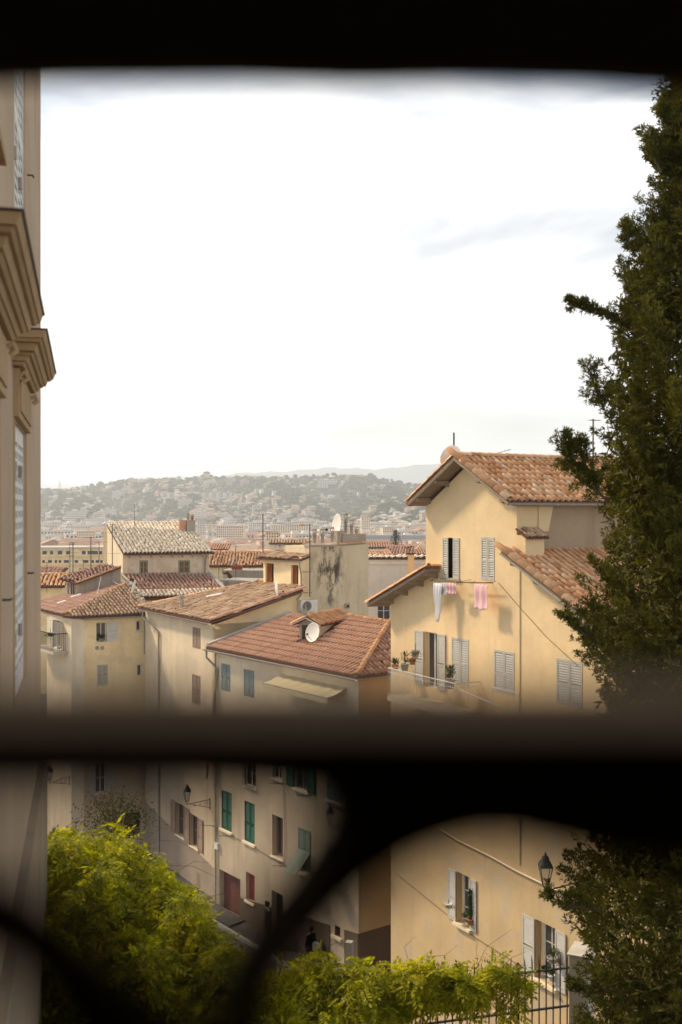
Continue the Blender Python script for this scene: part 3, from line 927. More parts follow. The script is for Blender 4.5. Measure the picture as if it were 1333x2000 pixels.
for px, y, D, p, kk in kept:
    k = random.choice([0, 1, 2, 3, 4, 5, 6, 6, 2]) if kk > 0.18 else random.choice([7, 8, 9, 3, 10, 1, 8])
    sc = random.uniform(0.75, 1.15) * (1.0 if k < 7 else 0.85)
    rz = random.uniform(-0.7, 0.7)
    if hill_n < 170 and random.random() < 0.32 and px < 860:
        far_house(k, p, rz, sc, 'hillside_house', hl(k, p, kk), 'house', 'houses scattered over the hillside'); hill_n += 1
    else: lists[k].append((p, rz, sc))

# the city plain
city = []
for _ in range(5200):
    px = random.uniform(-60, 1000); D = 260 * (1950 / 260) ** (random.random() ** 0.8)
    city.append((D, px))
city.sort()
kept = []
cn = 0
for D, px in city:
    x = (px - CX) / F * D
    h = random.uniform(9, 17)
    k = random.choice([0, 1, 3, 4, 10, 1, 3, 8, 5, 10, 7]) if D < 1500 else random.choice([3, 10, 7, 8, 9, 1])
    if D < 420 and k in (7, 9): k = 1
    if any(abs(x - a) < 15 and abs(D - b) < 17 for a, b in kept[-160:]): continue
    kept.append((x, D))
    base = ground_z(x, D)
    sc = random.uniform(0.9, 1.25); rz = random.choice([0.3, 0.33, 0.28, -1.2, 0.1]) + random.uniform(-0.06, 0.06)
    top = base + 5 + PROTO[k][4] * sc * 1.2
    lim = (CY - (1052 + 22 * smooth(700, 150, D))) / F * D
    z = base + min(random.uniform(2, 8), max(-4, lim - PROTO[k][4] * sc * 1.22 - base))
    p = V((x, D, z))
    if D < 1150 and cn < 115 and 60 < px < 860:
        nm = '%s %s %s, %s' % (WN[(k * 2 + k // 3) % 5], SHP[k], ['on the near plain', 'on the middle plain', 'on the far plain', 'far out on the plain'][0 if D < 330 else 1 if D < 450 else 2 if D < 650 else 3], zone(p, LM))
        far_house(k, p, rz, sc, 'town_house' if k not in (5, 7, 8, 9) else 'flat_roofed_block', nm, 'house' if k not in (5, 7, 8, 9) else 'apartment building',
                  'tile roofed houses on the plain' if k not in (5, 7, 8, 9) else 'flat roofed blocks on the plain'); cn += 1
    else: lists[k].append((p, rz, sc))
for k, ls in lists.items():
    if not ls: continue
    me, v, f, mi, h, w_ = PROTO[k]
    vs, fs, ms = [], [], []
    for p, rz, sc in ls:
        c, s = math.cos(rz) * sc, math.sin(rz) * sc
        b0 = len(vs) * len(v)
        vs.append(np.stack([v[:, 0] * c - v[:, 1] * s + p.x, v[:, 0] * s + v[:, 1] * c + p.y, v[:, 2] * sc + p.z], 1))
        fs += [tuple(i + b0 for i in q) for q in f]; ms += mi
    me2 = bpy.data.meshes.new('far_houses'); me2.from_pydata(np.concatenate(vs).tolist(), [], fs)
    for x in me.materials: me2.materials.append(x)
    me2.polygons.foreach_set('material_index', ms)
    o = bpy.data.objects.new('far_city', me2); COL.objects.link(o)
    tag(o, 'mass of far pale buildings with small windows below and on the hill', kind='stuff')

# woods: clumps over the hill, and single trees on its skyline
import bmesh
def blob(sub, amp, seed, sq=0.8):
    bm = bmesh.new(); bmesh.ops.create_icosphere(bm, subdivisions=sub, radius=1)
    r = random.Random(seed)
    vs = np.array([list(v.co * (1 + r.uniform(-amp, amp))) for v in bm.verts]); vs[:, 2] *= sq
    fs = np.array([[v.index for v in f.verts] for f in bm.faces]); bm.free()
    return vs, fs
M['wood_far'] = simple('far_woodland', (0.046, 0.062, 0.030), 1.0, var=0.5, scale=0.05, spec=0, bmp=0)
allv, allf, n0 = [], [], 0
for sd_ in range(3):
    bv, bf = blob(1, 0.28, sd_)
    T, S_ = [], []
    for _ in range(2500):
        if random.random() < 0.75: S = HILL; D = random.uniform(1905, 3010); px = random.uniform(20, 900)
        else: S = SP; D = random.uniform(1505, 1955); px = random.uniform(560, 900)
        p = slope_pt(S, px, D); r_ = random.uniform(3, 8.5) * (0.8 if S is SP else 1)
        T.append(list(p + UP * r_ * 0.4)); S_.append(r_)
    a = rng.uniform(0, 6.28, len(T)); Mx = np.zeros((len(T), 3, 3)); Mx[:, 0, 0] = np.cos(a); Mx[:, 0, 1] = -np.sin(a); Mx[:, 1, 0] = np.sin(a); Mx[:, 1, 1] = np.cos(a); Mx[:, 2, 2] = 1
    v, f = scatter(bv, bf, Mx, np.array(T), np.array(S_)); allv.append(v); allf.append(f + n0); n0 += len(v)
tag(np_obj('woodland', np.concatenate(allv), np.concatenate(allf), M['wood_far'], None, (0, 1900, PLAIN)), 'dark green woods between the hillside houses', kind='stuff')
ORD = ['first', 'second', 'third', 'fourth', 'fifth', 'sixth', 'seventh', 'eighth', 'ninth', 'tenth', 'eleventh', 'twelfth', 'thirteenth', 'fourteenth', 'fifteenth', 'sixteenth', 'seventeenth', 'last']
me = None
TL = [(95, 9), (112, 6), (404, 14), (437, 10), (300, 7), (560, 8), (577, 9), (640, 9), (652, 10), (655, 8), (724, 13), (731, 9), (690, 7), (500, 7), (350, 8), (270, 7), (613, 8), (765, 7)]
rank = {i: r_ for r_, i in enumerate(sorted(range(len(TL)), key=lambda i: TL[i][0]))}
for i, (px, h) in enumerate(TL):
    D = 2990; p = V(((px - CX) / F * D, D, (CY - lin(SKY, px)) / F * D - 1.5))
    if me is None:
        bv, bf = blob(2, 0.22, 9, 0.75)
        mb = MB(); mb.mesh([(x * 0.7, y * 0.7, z * 0.6 + 0.75) for x, y, z in bv], [tuple(q) for q in bf.tolist()]); mb.tube([(0, 0, -0.3), (0, 0, 0.4)], 0.06, 5)
        me = bpy.data.meshes.new('skyline_tree'); me.from_pydata(mb.v, [], mb.f); me.materials.append(M['wood_far'])
    o = bpy.data.objects.new('skyline_tree', me); COL.objects.link(o); o.location = p; o.scale = (h, h, h); o.rotation_euler = (0, 0, i)
    tag(o, 'dark round tree on the hill skyline, %s counting from the left' % ORD[rank[i]], 'tree', 'trees on the hill skyline')
# lattice pylon on the far left ridge
t = thing('lattice_pylon', at(117, 962, 2990), 'thin lattice pylon standing on the left end of the hill skyline', 'pylon')
b0 = at(117, 963, 2990); mb = MB()
for sx, sy in ((-1, -1), (1, -1), (1, 1), (-1, 1)): mb.tube([b0 + V((sx * 4, sy * 4, 0)), b0 + V((sx * 0.5, sy * 0.5, 34))], 0.35, 4)
for z in range(4, 32, 5):
    r_ = 4 - 3.5 * z / 34; mb.tube([b0 + V((-r_, -r_, z)), b0 + V((r_, -r_, z + 4))], 0.25, 4); mb.tube([b0 + V((r_, -r_, z)), b0 + V((-r_, -r_, z + 4))], 0.25, 4)
mb.build('tower', M['zinc'], t)
mb = MB(); mb.tube([b0 + V((-6, 0, 26)), b0 + V((6, 0, 26))], 0.35, 4); mb.tube([b0 + V((-4, 0, 31)), b0 + V((4, 0, 31))], 0.35, 4); mb.build('crossarm', M['zinc'], t)
# ------------------------------------------------------------------ the big ochre gabled house on the right
H = Fr((2.995, 38.0), (0.498, -0.867))
GZ = STREET
h1 = thing('gabled_house', H.P(0, GZ), 'tall ochre house with orange tiled gable, laundry and grey louvred shutters right of the rooftops', 'house')
U_b = -H.n                                   # runs away from the gable along the eaves
w1 = boxp(H, 866, 1050, 898, 1128); w2 = boxp(H, 940.5, 1049, 966.5, 1132)
dr = boxp(H, 830, 1233, 856, 1340); w3 = boxp(H, 883, 1244, 916, 1334)
w4 = boxp(H, 966, 1268, 1005, 1350); w5 = boxp(H, 1088, 1285, 1138, 1372)
l1 = boxp(H, 893, 1702, 919, 1800); l2 = boxp(H, 1047, 1795, 1086, 1908); bw = boxp(H, 969, 1950, 995, 1975)
def gz(s): return -1.90 + 0.39 * (s - 0.95) - 0.12
ZL = -3.85
wall_front(h1, H, -2.29, 11.0, -8.6, ZL, M['yellow_low'], holes=[dr, w3, w4, w5], depth=6.5)
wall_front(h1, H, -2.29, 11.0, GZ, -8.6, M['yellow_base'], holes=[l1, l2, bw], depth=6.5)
wall_front(h1, H, 0, 5.03, ZL, 0.18, M['yellow'], holes=[w1, w2], top=[(0, 0.18), (2.515, 1.60), (5.03, 0.18)], depth=7)
mb = MB(); mb.prism([H.P(-2.29, ZL, 0), H.P(0, ZL, 0), H.P(0, gz(0), 0), H.P(-2.29, gz(-2.29), 0)], -H.n * 6.5); mb.build('wall', M['yellow'], h1)
mb = MB(); mb.prism([H.P(5.03, ZL, 0), H.P(11, ZL, 0), H.P(11, -3.98, 0), H.P(5.03, -1.37, 0)], -H.n * 6.5); mb.build('wall', M['yellow'], h1)
# upper side wall: brown render with a strip of ochre by the corner, small buttress with a tiled cap
Hs = Fr((H.P(5.03, 0).x, H.P(5.03, 0).y), U_b)
mb = MB(); mb.box(Hs, 1.05, 7.0, -1.6, 0.20, 0.0, 0.02); mb.build('side_render', M['brownwall'], h1)
mb = MB(); mb.prism([Hs.P(0.85, 0.18, 0.022), Hs.P(1.45, 0.18, 0.022), Hs.P(1.25, -0.62, 0.022), Hs.P(0.85, -0.62, 0.022)], Hs.n * 0.015); mb.build('render_patch', M['yellow'], h1)
mb = MB(); mb.box(Hs, 0.0, 0.75, -1.6, -0.72, 0.0, 0.42); mb.build('buttress', M['yellow'], h1)
plc = Pl(Hs.P(-0.05, -0.80, 0.55), U_b, 28)
tile_roof(h1, plc, [plc.at(0, 0), plc.at(0.9, 0), plc.at(0.9, 0.62), plc.at(0, 0.62)], M['tile_b'], p=0.15, c=0.28, ind=40, thick=0.05, name='buttress_cap')
ctr = 28.0
plR = Pl(H.P(5.38, 0.30, 0.62), U_b, ctr); Lr = 2.86 / math.cos(R(ctr))
rf = tile_roof(h1, plR, [plR.at(0, 0), plR.at(7.5, 0), plR.at(7.5, Lr), plR.at(0, Lr)], M['tile_o'], ind=299, base=M['wood'], p=0.24, c=0.37, wob=.7, fat=.90, label='bright orange tiled right slope of the gable roof')
plL = Pl(H.P(-0.36, 0.30, -6.9), H.n, ctr)
rl = tile_roof(h1, plL, [plL.at(0, 0), plL.at(7.5, 0), plL.at(7.5, Lr), plL.at(0, Lr)], M['tile_o'], base=M['wood'])
ridge(rf, H.P(2.515, 1.86, 0.66), H.P(2.515, 1.86, -6.8), M['tile_o'], sc=1.45)
ridge(rf, plR.at(0.02, 0.0, 0.05), plR.at(0.02, Lr, 0.05), M['tile_o'], n=plR.n, sc=1.75, name='verge_tile', step=0.40)
ridge(rl, plL.at(7.46, 0.0, 0.03), plL.at(7.46, Lr, 0.03), M['tile_o'], n=plL.n, sc=1.2, name='verge_tile', step=0.40)
gutter(h1, H.P(5.46, 0.27, 0.6), H.P(5.46, 0.27, -6.9), 0.075)
for s_, sg in ((0.25, 1), (1.35, 1), (3.7, -1), (4.95, -1)):
    zt = 0.30 + (s_ + 0.36) * math.tan(R(ctr)) - 0.14 if s_ < 2.5 else 0.30 + (5.38 - s_) * math.tan(R(ctr)) - 0.14
    beam_ends(h1, H, [(s_, zt, 0.56)])
for i in range(5):                            # plank soffit of the left overhang
    d0 = 0.04 + i * 0.115
    mb = MB(); a = plL.at(6.9 + d0, 0.05, -0.115); b = plL.at(6.9 + d0 + 0.10, 0.05, -0.115); c = plL.at(6.9 + d0 + 0.10, Lr - 0.1, -0.115); e = plL.at(6.9 + d0, Lr - 0.1, -0.115)
    mb.prism([a, b, c, e], -plL.n * 0.018); mb.build('plank', M['wood'], h1)
# lower right roof
pl2 = Pl(H.P(10.6, -3.80, 0.60), U_b, 24.6); L2 = 5.6 / math.cos(R(24.6))
r2 = tile_roof(h1, pl2, [pl2.at(0, 0), pl2.at(7, 0), pl2.at(7, L2), pl2.at(0, L2)], M['tile_o'], ind=299, base=M['wood'], p=0.24, c=0.37, wob=.7, fat=.90, label='lower tiled roof stepping down behind the cypress')
ridge(r2, pl2.at(0.04, 0, 0.05), pl2.at(0.04, L2, 0.05), M['tile_o'], n=pl2.n, sc=1.8, name='verge_tile', step=0.42)
for s_ in (5.4, 6.5, 7.9, 9.2): beam_ends(h1, H, [(s_, -3.80 + (10.6 - s_) * math.tan(R(24.6)) - 0.13, 0.52)])
mb = MB(); mb.tube([pl2.at(-0.03, 0, -0.06), pl2.at(-0.03, L2, -0.06)], 0.03, 5); mb.build('verge_flashing', M['zinc'], h1)
# lean-to roof on the left
pl3 = Pl(H.P(-3.0, -3.46, -5.6), H.n, 21.3); L3 = 3.85 / math.cos(R(21.3))
r3 = tile_roof(h1, pl3, [pl3.at(0, 0), pl3.at(6.22, 0), pl3.at(6.22, L3), pl3.at(0, L3)], M['tile_o'], ind=120, base=M['wood'], p=0.235, c=0.37)
ridge(r3, pl3.at(6.2, 0, 0.03), pl3.at(6.2, L3 + 0.1, 0.03), M['tile_o'], n=pl3.n, sc=1.3, name='verge_tile', step=0.40)
ridge(r3, pl3.at(6.25, L3 + 0.03, 0.02), pl3.at(5.5, L3 + 0.03, 0.02), M['tile_o'], n=pl3.n, sc=1.4, name='ridge_tile', step=0.36)
for s_ in (-2.15, -1.2, -0.2, 0.7): beam_ends(h1, H, [(s_, gz(s_) + 0.02, 0.55)])
# windows and shutters
for h_, wl, wr in ((w1, 0.42, 0.44),):
    louvre(h1, H, h_[0], h_[0] + 0.34 * (h_[1] - h_[0]), h_[2], h_[3], M['shut_g'], d=0.0)
    louvre(h1, H, h_[1] - 0.36 * (h_[1] - h_[0]), h_[1], h_[2], h_[3], M['shut_g'], d=0.0)
    backing(h1, H, h_)
    mb = MB(); mb.box(H, h_[0] - .06, h_[1] + .06, h_[2] - .06, h_[2] - .004, -.05, .08); mb.build('sill', M['greywall'], h1)
closed_pair(h1, H, w2, 'shut_g', d=-0.02)
closed_pair(h1, H, w3, 'shut_g', d=-0.02); closed_pair(h1, H, w4, 'shut_g', d=-0.02); closed_pair(h1, H, w5, 'shut_g', d=-0.02)
window(h1, H, *dr, frame='white', panes=(2, 1), sill=False, name='balcony_door')
sl = H.px(812, 1300)[0]
louvre(h1, H, sl, dr[0] - 0.02, dr[2], dr[3], M['shut_g'], d=0.02)
louvre(h1, H, dr[1] + 0.01, dr[1] + 0.48, dr[2], dr[3], M['shut_g'], d=0.02)
for h_, x0, x1 in ((l1, 877.7, 932), (l2, 1023, 1107)):
    window(h1, H, h_[0] + 0.25 * (h_[1] - h_[0]), h_[1], h_[2], h_[3], frame='shut_g', panes=(2, 3), rec=0.20, name='window', sill=False)
    mb = MB(); mb.box(H, h_[0] - 0.001, h_[0] + 0.25 * (h_[1] - h_[0]), h_[2], h_[3], -0.21, -0.20); mb.build('reveal_panel', M['paley'], h1)
    louvre(h1, H, H.px(x0, 1800)[0], h_[0] - 0.02, h_[2], h_[3], M['shut_g'], d=0.02)
    louvre(h1, H, h_[1] + 0.02, H.px(x1, 1800)[0], h_[2], h_[3], M['shut_g'], d=0.02)
    mb = MB(); mb.box(H, h_[0] - .1, h_[1] + .1, h_[2] - .09, h_[2] - .004, -.15, .14); mb.build('sill', M['cream'], h1)
window(h1, H, *bw, frame='shut_g', panes=(3, 1), rec=0.15)
# pole and cables on the gable wall
mb = MB(); mb.tube([H.P(H.px(903, 1137)[0], H.px(903, 1137)[1], 0.25), H.P(H.px(975, 1138)[0], H.px(975, 1138)[1], 0.25)], 0.018, 5)
for x in (918, 960): mb.tube([H.P(H.px(x, 1137)[0], H.px(x, 1137)[1], 0.0), H.P(H.px(x, 1137)[0], H.px(x, 1137)[1], 0.25)], 0.012, 4)
mb.build('drying_rod', M['rust'], h1)
pipe(h1, [H.P(H.px(1017, 1120)[0], z, 0.02) for z in (-1.5, -6, -11)], 0.014, 'wall_cable', 'wood', 4)
pipe(h1, [H.P(*H.px(x, y), 0.03) for x, y in ((975, 1138), (1020, 1190), (1070, 1245), (1130, 1300))], 0.010, 'wall_cable', 'wood', 4)
pipe(h1, [H.P(*H.px(x, y), 0.05) for x, y in ((860, 1617), (895, 1640), (960, 1672), (1010, 1700), (1130, 1758))], 0.028, 'wall_cable', 'cream', 5)
pipe(h1, [H.P(*H.px(x, y), 0.03) for x, y in ((775, 1705), (840, 1758), (880, 1790), (905, 1815), (980, 1862), (1040, 1900))], 0.010, 'wall_cable', 'wood', 4)
# yellow chimney rising behind the lean-to roof
c0 = at(802, 1122, 41.0); Fc = Fr((c0.x - 0.1, c0.y), (0.95, -0.3)); t = thing('flue_chimney', V((c0.x, c0.y, -3.4)), 'slim yellow chimney stack with a rusty cap behind the lean-to tile roof', 'chimney')
mb = MB(); mb.box(Fc, 0, 0.2, -3.4, -1.62, -0.2, 0); mb.build('stack', M['yellow'], t)
mb = MB(); mb.box(Fc, -0.04, 0.24, -1.62, -1.56, -0.24, 0.04); mb.tube([Fc.P(0.02, -1.56, -0.1), Fc.P(0.02, -1.36, -0.1)], 0.02, 4); mb.tube([Fc.P(-0.1, -1.38, -0.1), Fc.P(0.16, -1.30, -0.1)], 0.03, 4); mb.build('cap', M['rust'], t)
mb = MB(); mb.tube([Fc.P(0.3, -1.42, 0), Fc.P(0.62, -1.10, -.2), Fc.P(1.0, -1.9, -.3)], 0.05, 5); mb.build('flue_pipe', M['yellow'], t)
# dish, rod and aerial on the ridge
dc = at(881, 893, 37.0)
dish('satellite_dish', dc, V((-0.45, 0.8, 0.3)), 0.43, 'large pale satellite dish behind the peak of the orange gable roof', H.P(2.3, 1.5, -1.2), None, 'dish2')
t = thing('lightning_rod', at(887, 893, 37.0), 'dark upright rod rising above the satellite dish on the gable', 'rod')
mb = MB(); mb.tube([at(887, 893, 37.0), at(887, 845, 37.0)], 0.028, 6); mb.build('rod', M['iron'], t)
t = thing('ridge_aerial', at(950, 895, 36.4), 'thin slanting aerial boom on the ridge of the orange gable roof', 'antenna')
mb = MB(); mb.tube([at(938, 894, 36.4), at(998, 878, 36.8)], 0.012, 4)
for k in range(8):
    q = at(938, 894, 36.4).lerp(at(998, 878, 36.8), (k + .5) / 8); mb.tube([q - UP * 0.04, q + UP * 0.05], 0.006, 3)
mb.build('boom', M['antenna'], t)
mb = MB(); mb.tube([at(954, 895, 36.4), at(954, 884, 36.4)], 0.035, 5); mb.build('clamp', M['iron'], t)
t = aerial(at(1159, 900, 36.0) - UP * 0.6, 2.0, 'short grey aerial mast beside the cypress above the orange roof', arms=((0.98, 0.4, 0.2),), r=0.025)
# balcony
ba = thing('iron_balcony', H.P(-0.95, -6.7), 'cream painted iron balcony with pots in front of the louvred door', 'balcony')
mb = MB(); mb.box(H, -0.95, 3.15, -6.72, -6.56, 0.002, 1.0); mb.build('floor_slab', M['cream'], ba)
mb = MB()
for a, b in ((H.P(-0.93, -5.56, 0), H.P(-0.93, -5.56, 0.98)), (H.P(-0.93, -5.56, 0.98), H.P(3.13, -5.56, 0.98)), (H.P(3.13, -5.56, 0.98), H.P(3.13, -5.56, 0))):
    mb.tube([a, b], 0.022, 5); mb.tube([a - UP * 0.14, b - UP * 0.14], 0.010, 4); mb.tube([a - UP * 0.93, b - UP * 0.93], 0.012, 4)
mb.build('handrail', M['shut_w'], ba)
mb = MB()
k = -0.93
while k < 3.14: mb.tube([H.P(k, -5.56, 0.98), H.P(k, -6.56, 0.98)], 0.008, 4); k += 0.105
for s_ in (-0.93, 3.13):
    for j in range(1, 9): mb.tube([H.P(s_, -5.56, j * 0.11), H.P(s_, -6.56, j * 0.11)], 0.008, 4)
mb.build('balusters', M['shut_w'], ba)['kind'] = 'stuff'
ba2 = thing('lower_terrace_railing', H.P(3.3, -6.6), 'low cream railing stepping down to the right of the balcony', 'railing')
mb = MB(); mb.tube([H.P(3.3, -5.75, 0.9), H.P(6.2, -6.05, 0.9)], 0.022, 5)
mb.tube([H.P(4.3, -5.55, 0.4), H.P(5.6, -5.55, 0.4)], 0.015, 5); mb.tube([H.P(4.3, -5.55, 0.4), H.P(4.3, -6.6, 0.4)], 0.015, 5); mb.tube([H.P(5.6, -5.55, 0.4), H.P(5.6, -6.6, 0.4)], 0.015, 5); mb.build('handrail', M['shut_w'], ba2)
mb = MB(); mb.box(H, 3.3, 6.2, -6.85, -6.7, 0.002, 0.95); mb.build('ledge', M['cream'], ba2)
def plant(c, rp, hp, label, kind='bush', hh=0.5, mat='potc', n=60, name='potted_plant'):
    c = V(c); t = thing(name, c, label, 'potted plant')
    mb = MB(); mb.lathe([(rp * 0.7, 0), (rp * 0.95, hp * 0.85), (rp * 1.08, hp * 0.86), (rp * 1.08, hp), (rp * 0.9, hp), (rp * 0.88, hp * 0.9), (0.001, hp * 0.9)], c, UP, 12); mb.build('pot', M[mat], t)
    r = random.Random(int(c.x * 1000)); T, ax = [], []
    for _ in range(n):
        a = r.uniform(0, 6.28); e = r.uniform(0.1, 1.0)
        if kind == 'cactus': q = c + UP * (hp + e * hh) + V((math.cos(a), math.sin(a), 0)) * rp * 0.45 * (1.1 - e * 0.5); d = V((math.cos(a), math.sin(a), 1.5))
        elif kind == 'trail': q = c + UP * (hp - e * hh * 0.4) + V((math.cos(a), math.sin(a), 0)) * rp * (0.7 + e * 0.7); d = V((math.cos(a), math.sin(a), -0.8))
        else: q = c + UP * (hp + e * hh * 0.7) + V((math.cos(a), math.sin(a), 0)) * rp * r.uniform(0, 1.0); d = V((math.cos(a), math.sin(a), 1.2))
        T.append(list(q)); ax.append(list(d.normalized()))
    bv = np.array([(-0.02, 0, 0), (0.02, 0, 0), (0.008, 0.11, 0.01), (-0.008, 0.11, 0.01)]) * (1.0 if kind != 'cactus' else 0.9)
    v, f = scatter(bv, np.array([[0, 1, 2, 3]]), rots(np.array(ax), np.tile([0.1, 0.2, 1.0], (n, 1))), np.array(T))
    np_obj('foliage', v, f, M['potleaf'], t)['kind'] = 'stuff'
    mb = MB(); mb.tube([c + UP * hp * 0.8, c + UP * (hp + hh * 0.8)], 0.012 if kind != 'cactus' else rp * 0.45, 6 if kind != 'cactus' else 8); mb.build('stem', M['potleaf'] if kind == 'cactus' else M['stem'], t)
    return t
def wallp(x, y, d): s_, z_ = H.px(x, y, d); return H.P(s_, z_, d)
plant(wallp(812, 1284, 0.85), 0.14, 0.24, 'dark pot hanging highest above the balcony corner', 'trail', 0.3, 'pot_g', 30)
plant(wallp(806, 1298, 0.9), 0.13, 0.22, 'terracotta pot just below the highest pot on the balcony', 'trail', 0.25, 'potc', 30)
plant(wallp(791, 1310, 0.9), 0.15, 0.24, 'pot with a tall spindly plant at the left end of the balcony rail', 'bush', 0.55, 'pot_g', 50)
plant(wallp(772, 1309, 0.6), 0.13, 0.2, 'low pot at the far corner of the balcony', 'bush', 0.25, 'potc', 60)
plant(wallp(880, 1345, 0.6), 0.16, 0.3, 'leafy plant between the balcony door and the closed shutters', 'bush', 0.6, 'pot_g', 160)
c1 = wallp(919, 1806, 0.08)
plant(c1, 0.13, 0.2, 'tall green cactus in an orange pot on the sill of the upper street window', 'cactus', 0.95, 'potc', 260)
plant(wallp(908, 1799, 0.05), 0.09, 0.10, 'small dark succulent behind the cactus on the window sill', 'bush', 0.15, 'pot_g', 50)
plant(wallp(877, 1774, 0.3), 0.13, 0.16, 'white wire basket pot hung on the left shutter', 'trail', 0.15, 'shut_w', 20)
plant(wallp(1080, 1880, 0.22), 0.17, 0.16, 'grey bowl of twiggy succulents in the lower street window', 'bush', 0.25, 'pot_g', 70)
plant(wallp(1078, 1916, 0.1), 0.11, 0.18, 'white pot on the right of the lower window sill', 'bush', 0.2, 'shut_w', 60)
plant(wallp(1066, 1908, 0.1), 0.11, 0.1, 'spiky agave bowl on the lower window sill', 'bush', 0.22, 'pot_g', 80)
# laundry
def cloth(x0, x1, y0, y1, d, mat, label, taper=0.0, folds=5, amp=0.04, name='laundry'):
    a, z0 = H.px(x0, y0, d); b, _ = H.px(x1, y0, d); _, z1 = H.px(x0, y1, d)
    nx, nz = 26, 14; vs = []
    for j in range(nz + 1):
        v = j / nz
        for i in range(nx + 1):
            u = i / nx; s_ = a + (b - a) * (0.5 + (u - 0.5) * (1 - taper * v ** 1.5))
            z = z0 + (z1 - z0) * v * (1 - (0.10 * abs(u - 0.45) if taper else 0.03 * math.sin(u * 9)))
            vs.append(H.P(s_, z - 0.03 * math.sin(u * math.pi * 3) ** 2 * (1 - v), d + amp * math.sin(u * folds * 6.28 + v * 1.5) * (0.3 + 0.7 * v) + 0.02 * math.sin(v * 7)))
    fs = [(j * (nx + 1) + i, j * (nx + 1) + i + 1, (j + 1) * (nx + 1) + i + 1, (j + 1) * (nx + 1) + i) for j in range(nz) for i in range(nx)]
    mb = MB(); mb.mesh(vs, fs, True)
    o = mb.build(name, M[mat]); m_ = o.modifiers.new('thickness', 'SOLIDIFY'); m_.thickness = 0.008
    return tag(o, label, 'laundry')
DL = 0.42
cloth(848, 864, 1137, 1214, DL, 'sheet_w', 'long white sheet hanging lowest on the washing line under the window', 0.75, 3, 0.05)
cloth(861, 874, 1137, 1161, DL - 0.1, 'sheet_w', 'short white cloth between the long sheet and the pink cloth', 0.0, 2, 0.03)
cloth(873, 892, 1137, 1159, DL, 'sheet_p', 'short pink and white cloth under the half open upper shutters', 0.0, 3, 0.03)
cloth(928, 953, 1140, 1189, DL, 'sheet_p', 'pink towel hanging alone under the closed upper shutters', 0.0, 2, 0.015)
a, za = H.px(840, 1134, DL); b, zb = H.px(900, 1136, DL)
mb = MB(); mb.tube([H.P(a, za, DL), H.P(b, zb, DL)], 0.008, 4); mb.tube([H.P(a, za, DL), H.P(a - .1, za + .1, 0)], 0.01, 4); mb.tube([H.P(b, zb, DL), H.P(b, zb + .05, 0)], 0.01, 4)
tag(mb.build('washing_line', M['antenna']), 'washing line with white and pink laundry under the half open shutters', 'washing line')
a, za = H.px(920, 1139, DL); b, zb = H.px(960, 1139, DL)
mb = MB(); mb.tube([H.P(a, za, DL), H.P(b, zb, DL)], 0.008, 4); mb.tube([H.P(a, za, DL), H.P(a, za + .05, .25)], 0.01, 4); mb.tube([H.P(b, zb, DL), H.P(b, zb + .05, .25)], 0.01, 4)
tag(mb.build('washing_line', M['antenna']), 'short washing line holding only the pink towel', 'washing line')

# ------------------------------------------------------------------ building E: long red roof with dormer, street facade below
tE = V((0.602, -0.798, 0)).normalized()
E = Fr((-5.98, 50.51), tE)
e1 = thing('red_roofed_house', E.P(0, GZ), 'long cream house under a broad red tiled roof with a dormer, facing the lane', 'house')
EE = 11.05
wl = [boxp(E, *b) for b in ((433, 1295, 450, 1347), (477, 1306, 497, 1358), (433, 1542, 453, 1617), (478, 1563, 498, 1641), (532, 1590, 553, 1670), (584, 1615, 607, 1700),
      (640, 1645, 661, 1722), (478, 1480, 500, 1532), (533, 1478, 550, 1518), (576, 1483, 602, 1537), (640, 1500, 668, 1560), (429, 1697, 470, 1792), (481, 1702, 498, 1756), (531, 1738, 553, 1800), (654, 1806, 665, 1826))]
wl[11] = (wl[11][0], wl[11][1], GZ + 0.02, wl[11][3]); wl[13] = (wl[13][0], wl[13][1], GZ + 0.02, wl[13][3])
ZS = -10.1
wall_front(e1, E, 0.1, EE, ZS, -6.45, M['cream'], holes=wl[:2], depth=7, reveal=0.30)
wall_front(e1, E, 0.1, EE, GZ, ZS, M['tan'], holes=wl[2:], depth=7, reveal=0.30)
# base band, stepping around doors
mb = MB(); zb_ = E.px(705, 1826)[1] - .4
sL, zL_ = E.px(470, 1753)
def zd(s_): return zL_ + (zb_ + .4 - zL_) * (s_ - sL) / (EE - sL)
for a, b in ((wl[11][1], wl[13][0]), (wl[13][1], wl[14][0] - .3), (wl[14][1] + .3, EE)): mb.prism([E.P(a, GZ, .001), E.P(b, GZ, .001), E.P(b, zd(b), .001), E.P(a, zd(a), .001)], E.n * .028)
mb.build('base_band', M['dado'], e1)
Er = Fr((E.P(EE, 0).x, E.P(EE, 0).y), (0.798, 0.602))
mb = MB(); mb.box(Er, 0, 7, GZ, zb_ + 0.4, 0.001, 0.03); mb.build('base_band', M['dado'], e1)
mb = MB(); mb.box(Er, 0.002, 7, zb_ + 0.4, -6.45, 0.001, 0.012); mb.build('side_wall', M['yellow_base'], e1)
for i in (0, 1): closed_pair(e1, E, wl[i], 'shut_b', d=-0.02)
for i in (2, 3): closed_pair(e1, E, wl[i], 'shut_d', d=-0.06)
for i in (7, 8): window(e1, E, *wl[i], frame='white', panes=(2, 2), rec=0.15)
mb = MB(); h_ = wl[7]
for k in range(7): s_ = h_[0] + (h_[1] - h_[0]) * k / 6; mb.tube([E.P(s_, h_[2], 0.12), E.P(s_, h_[2] + 0.8, 0.12)], 0.010, 4)
for z_ in (h_[2] + 0.03, h_[2] + 0.8, h_[2] + 0.4): mb.tube([E.P(h_[0] - .05, z_, 0.12), E.P(h_[1] + .05, z_, 0.12)], 0.012, 4)
mb.build('window_guard', M['iron'], e1)
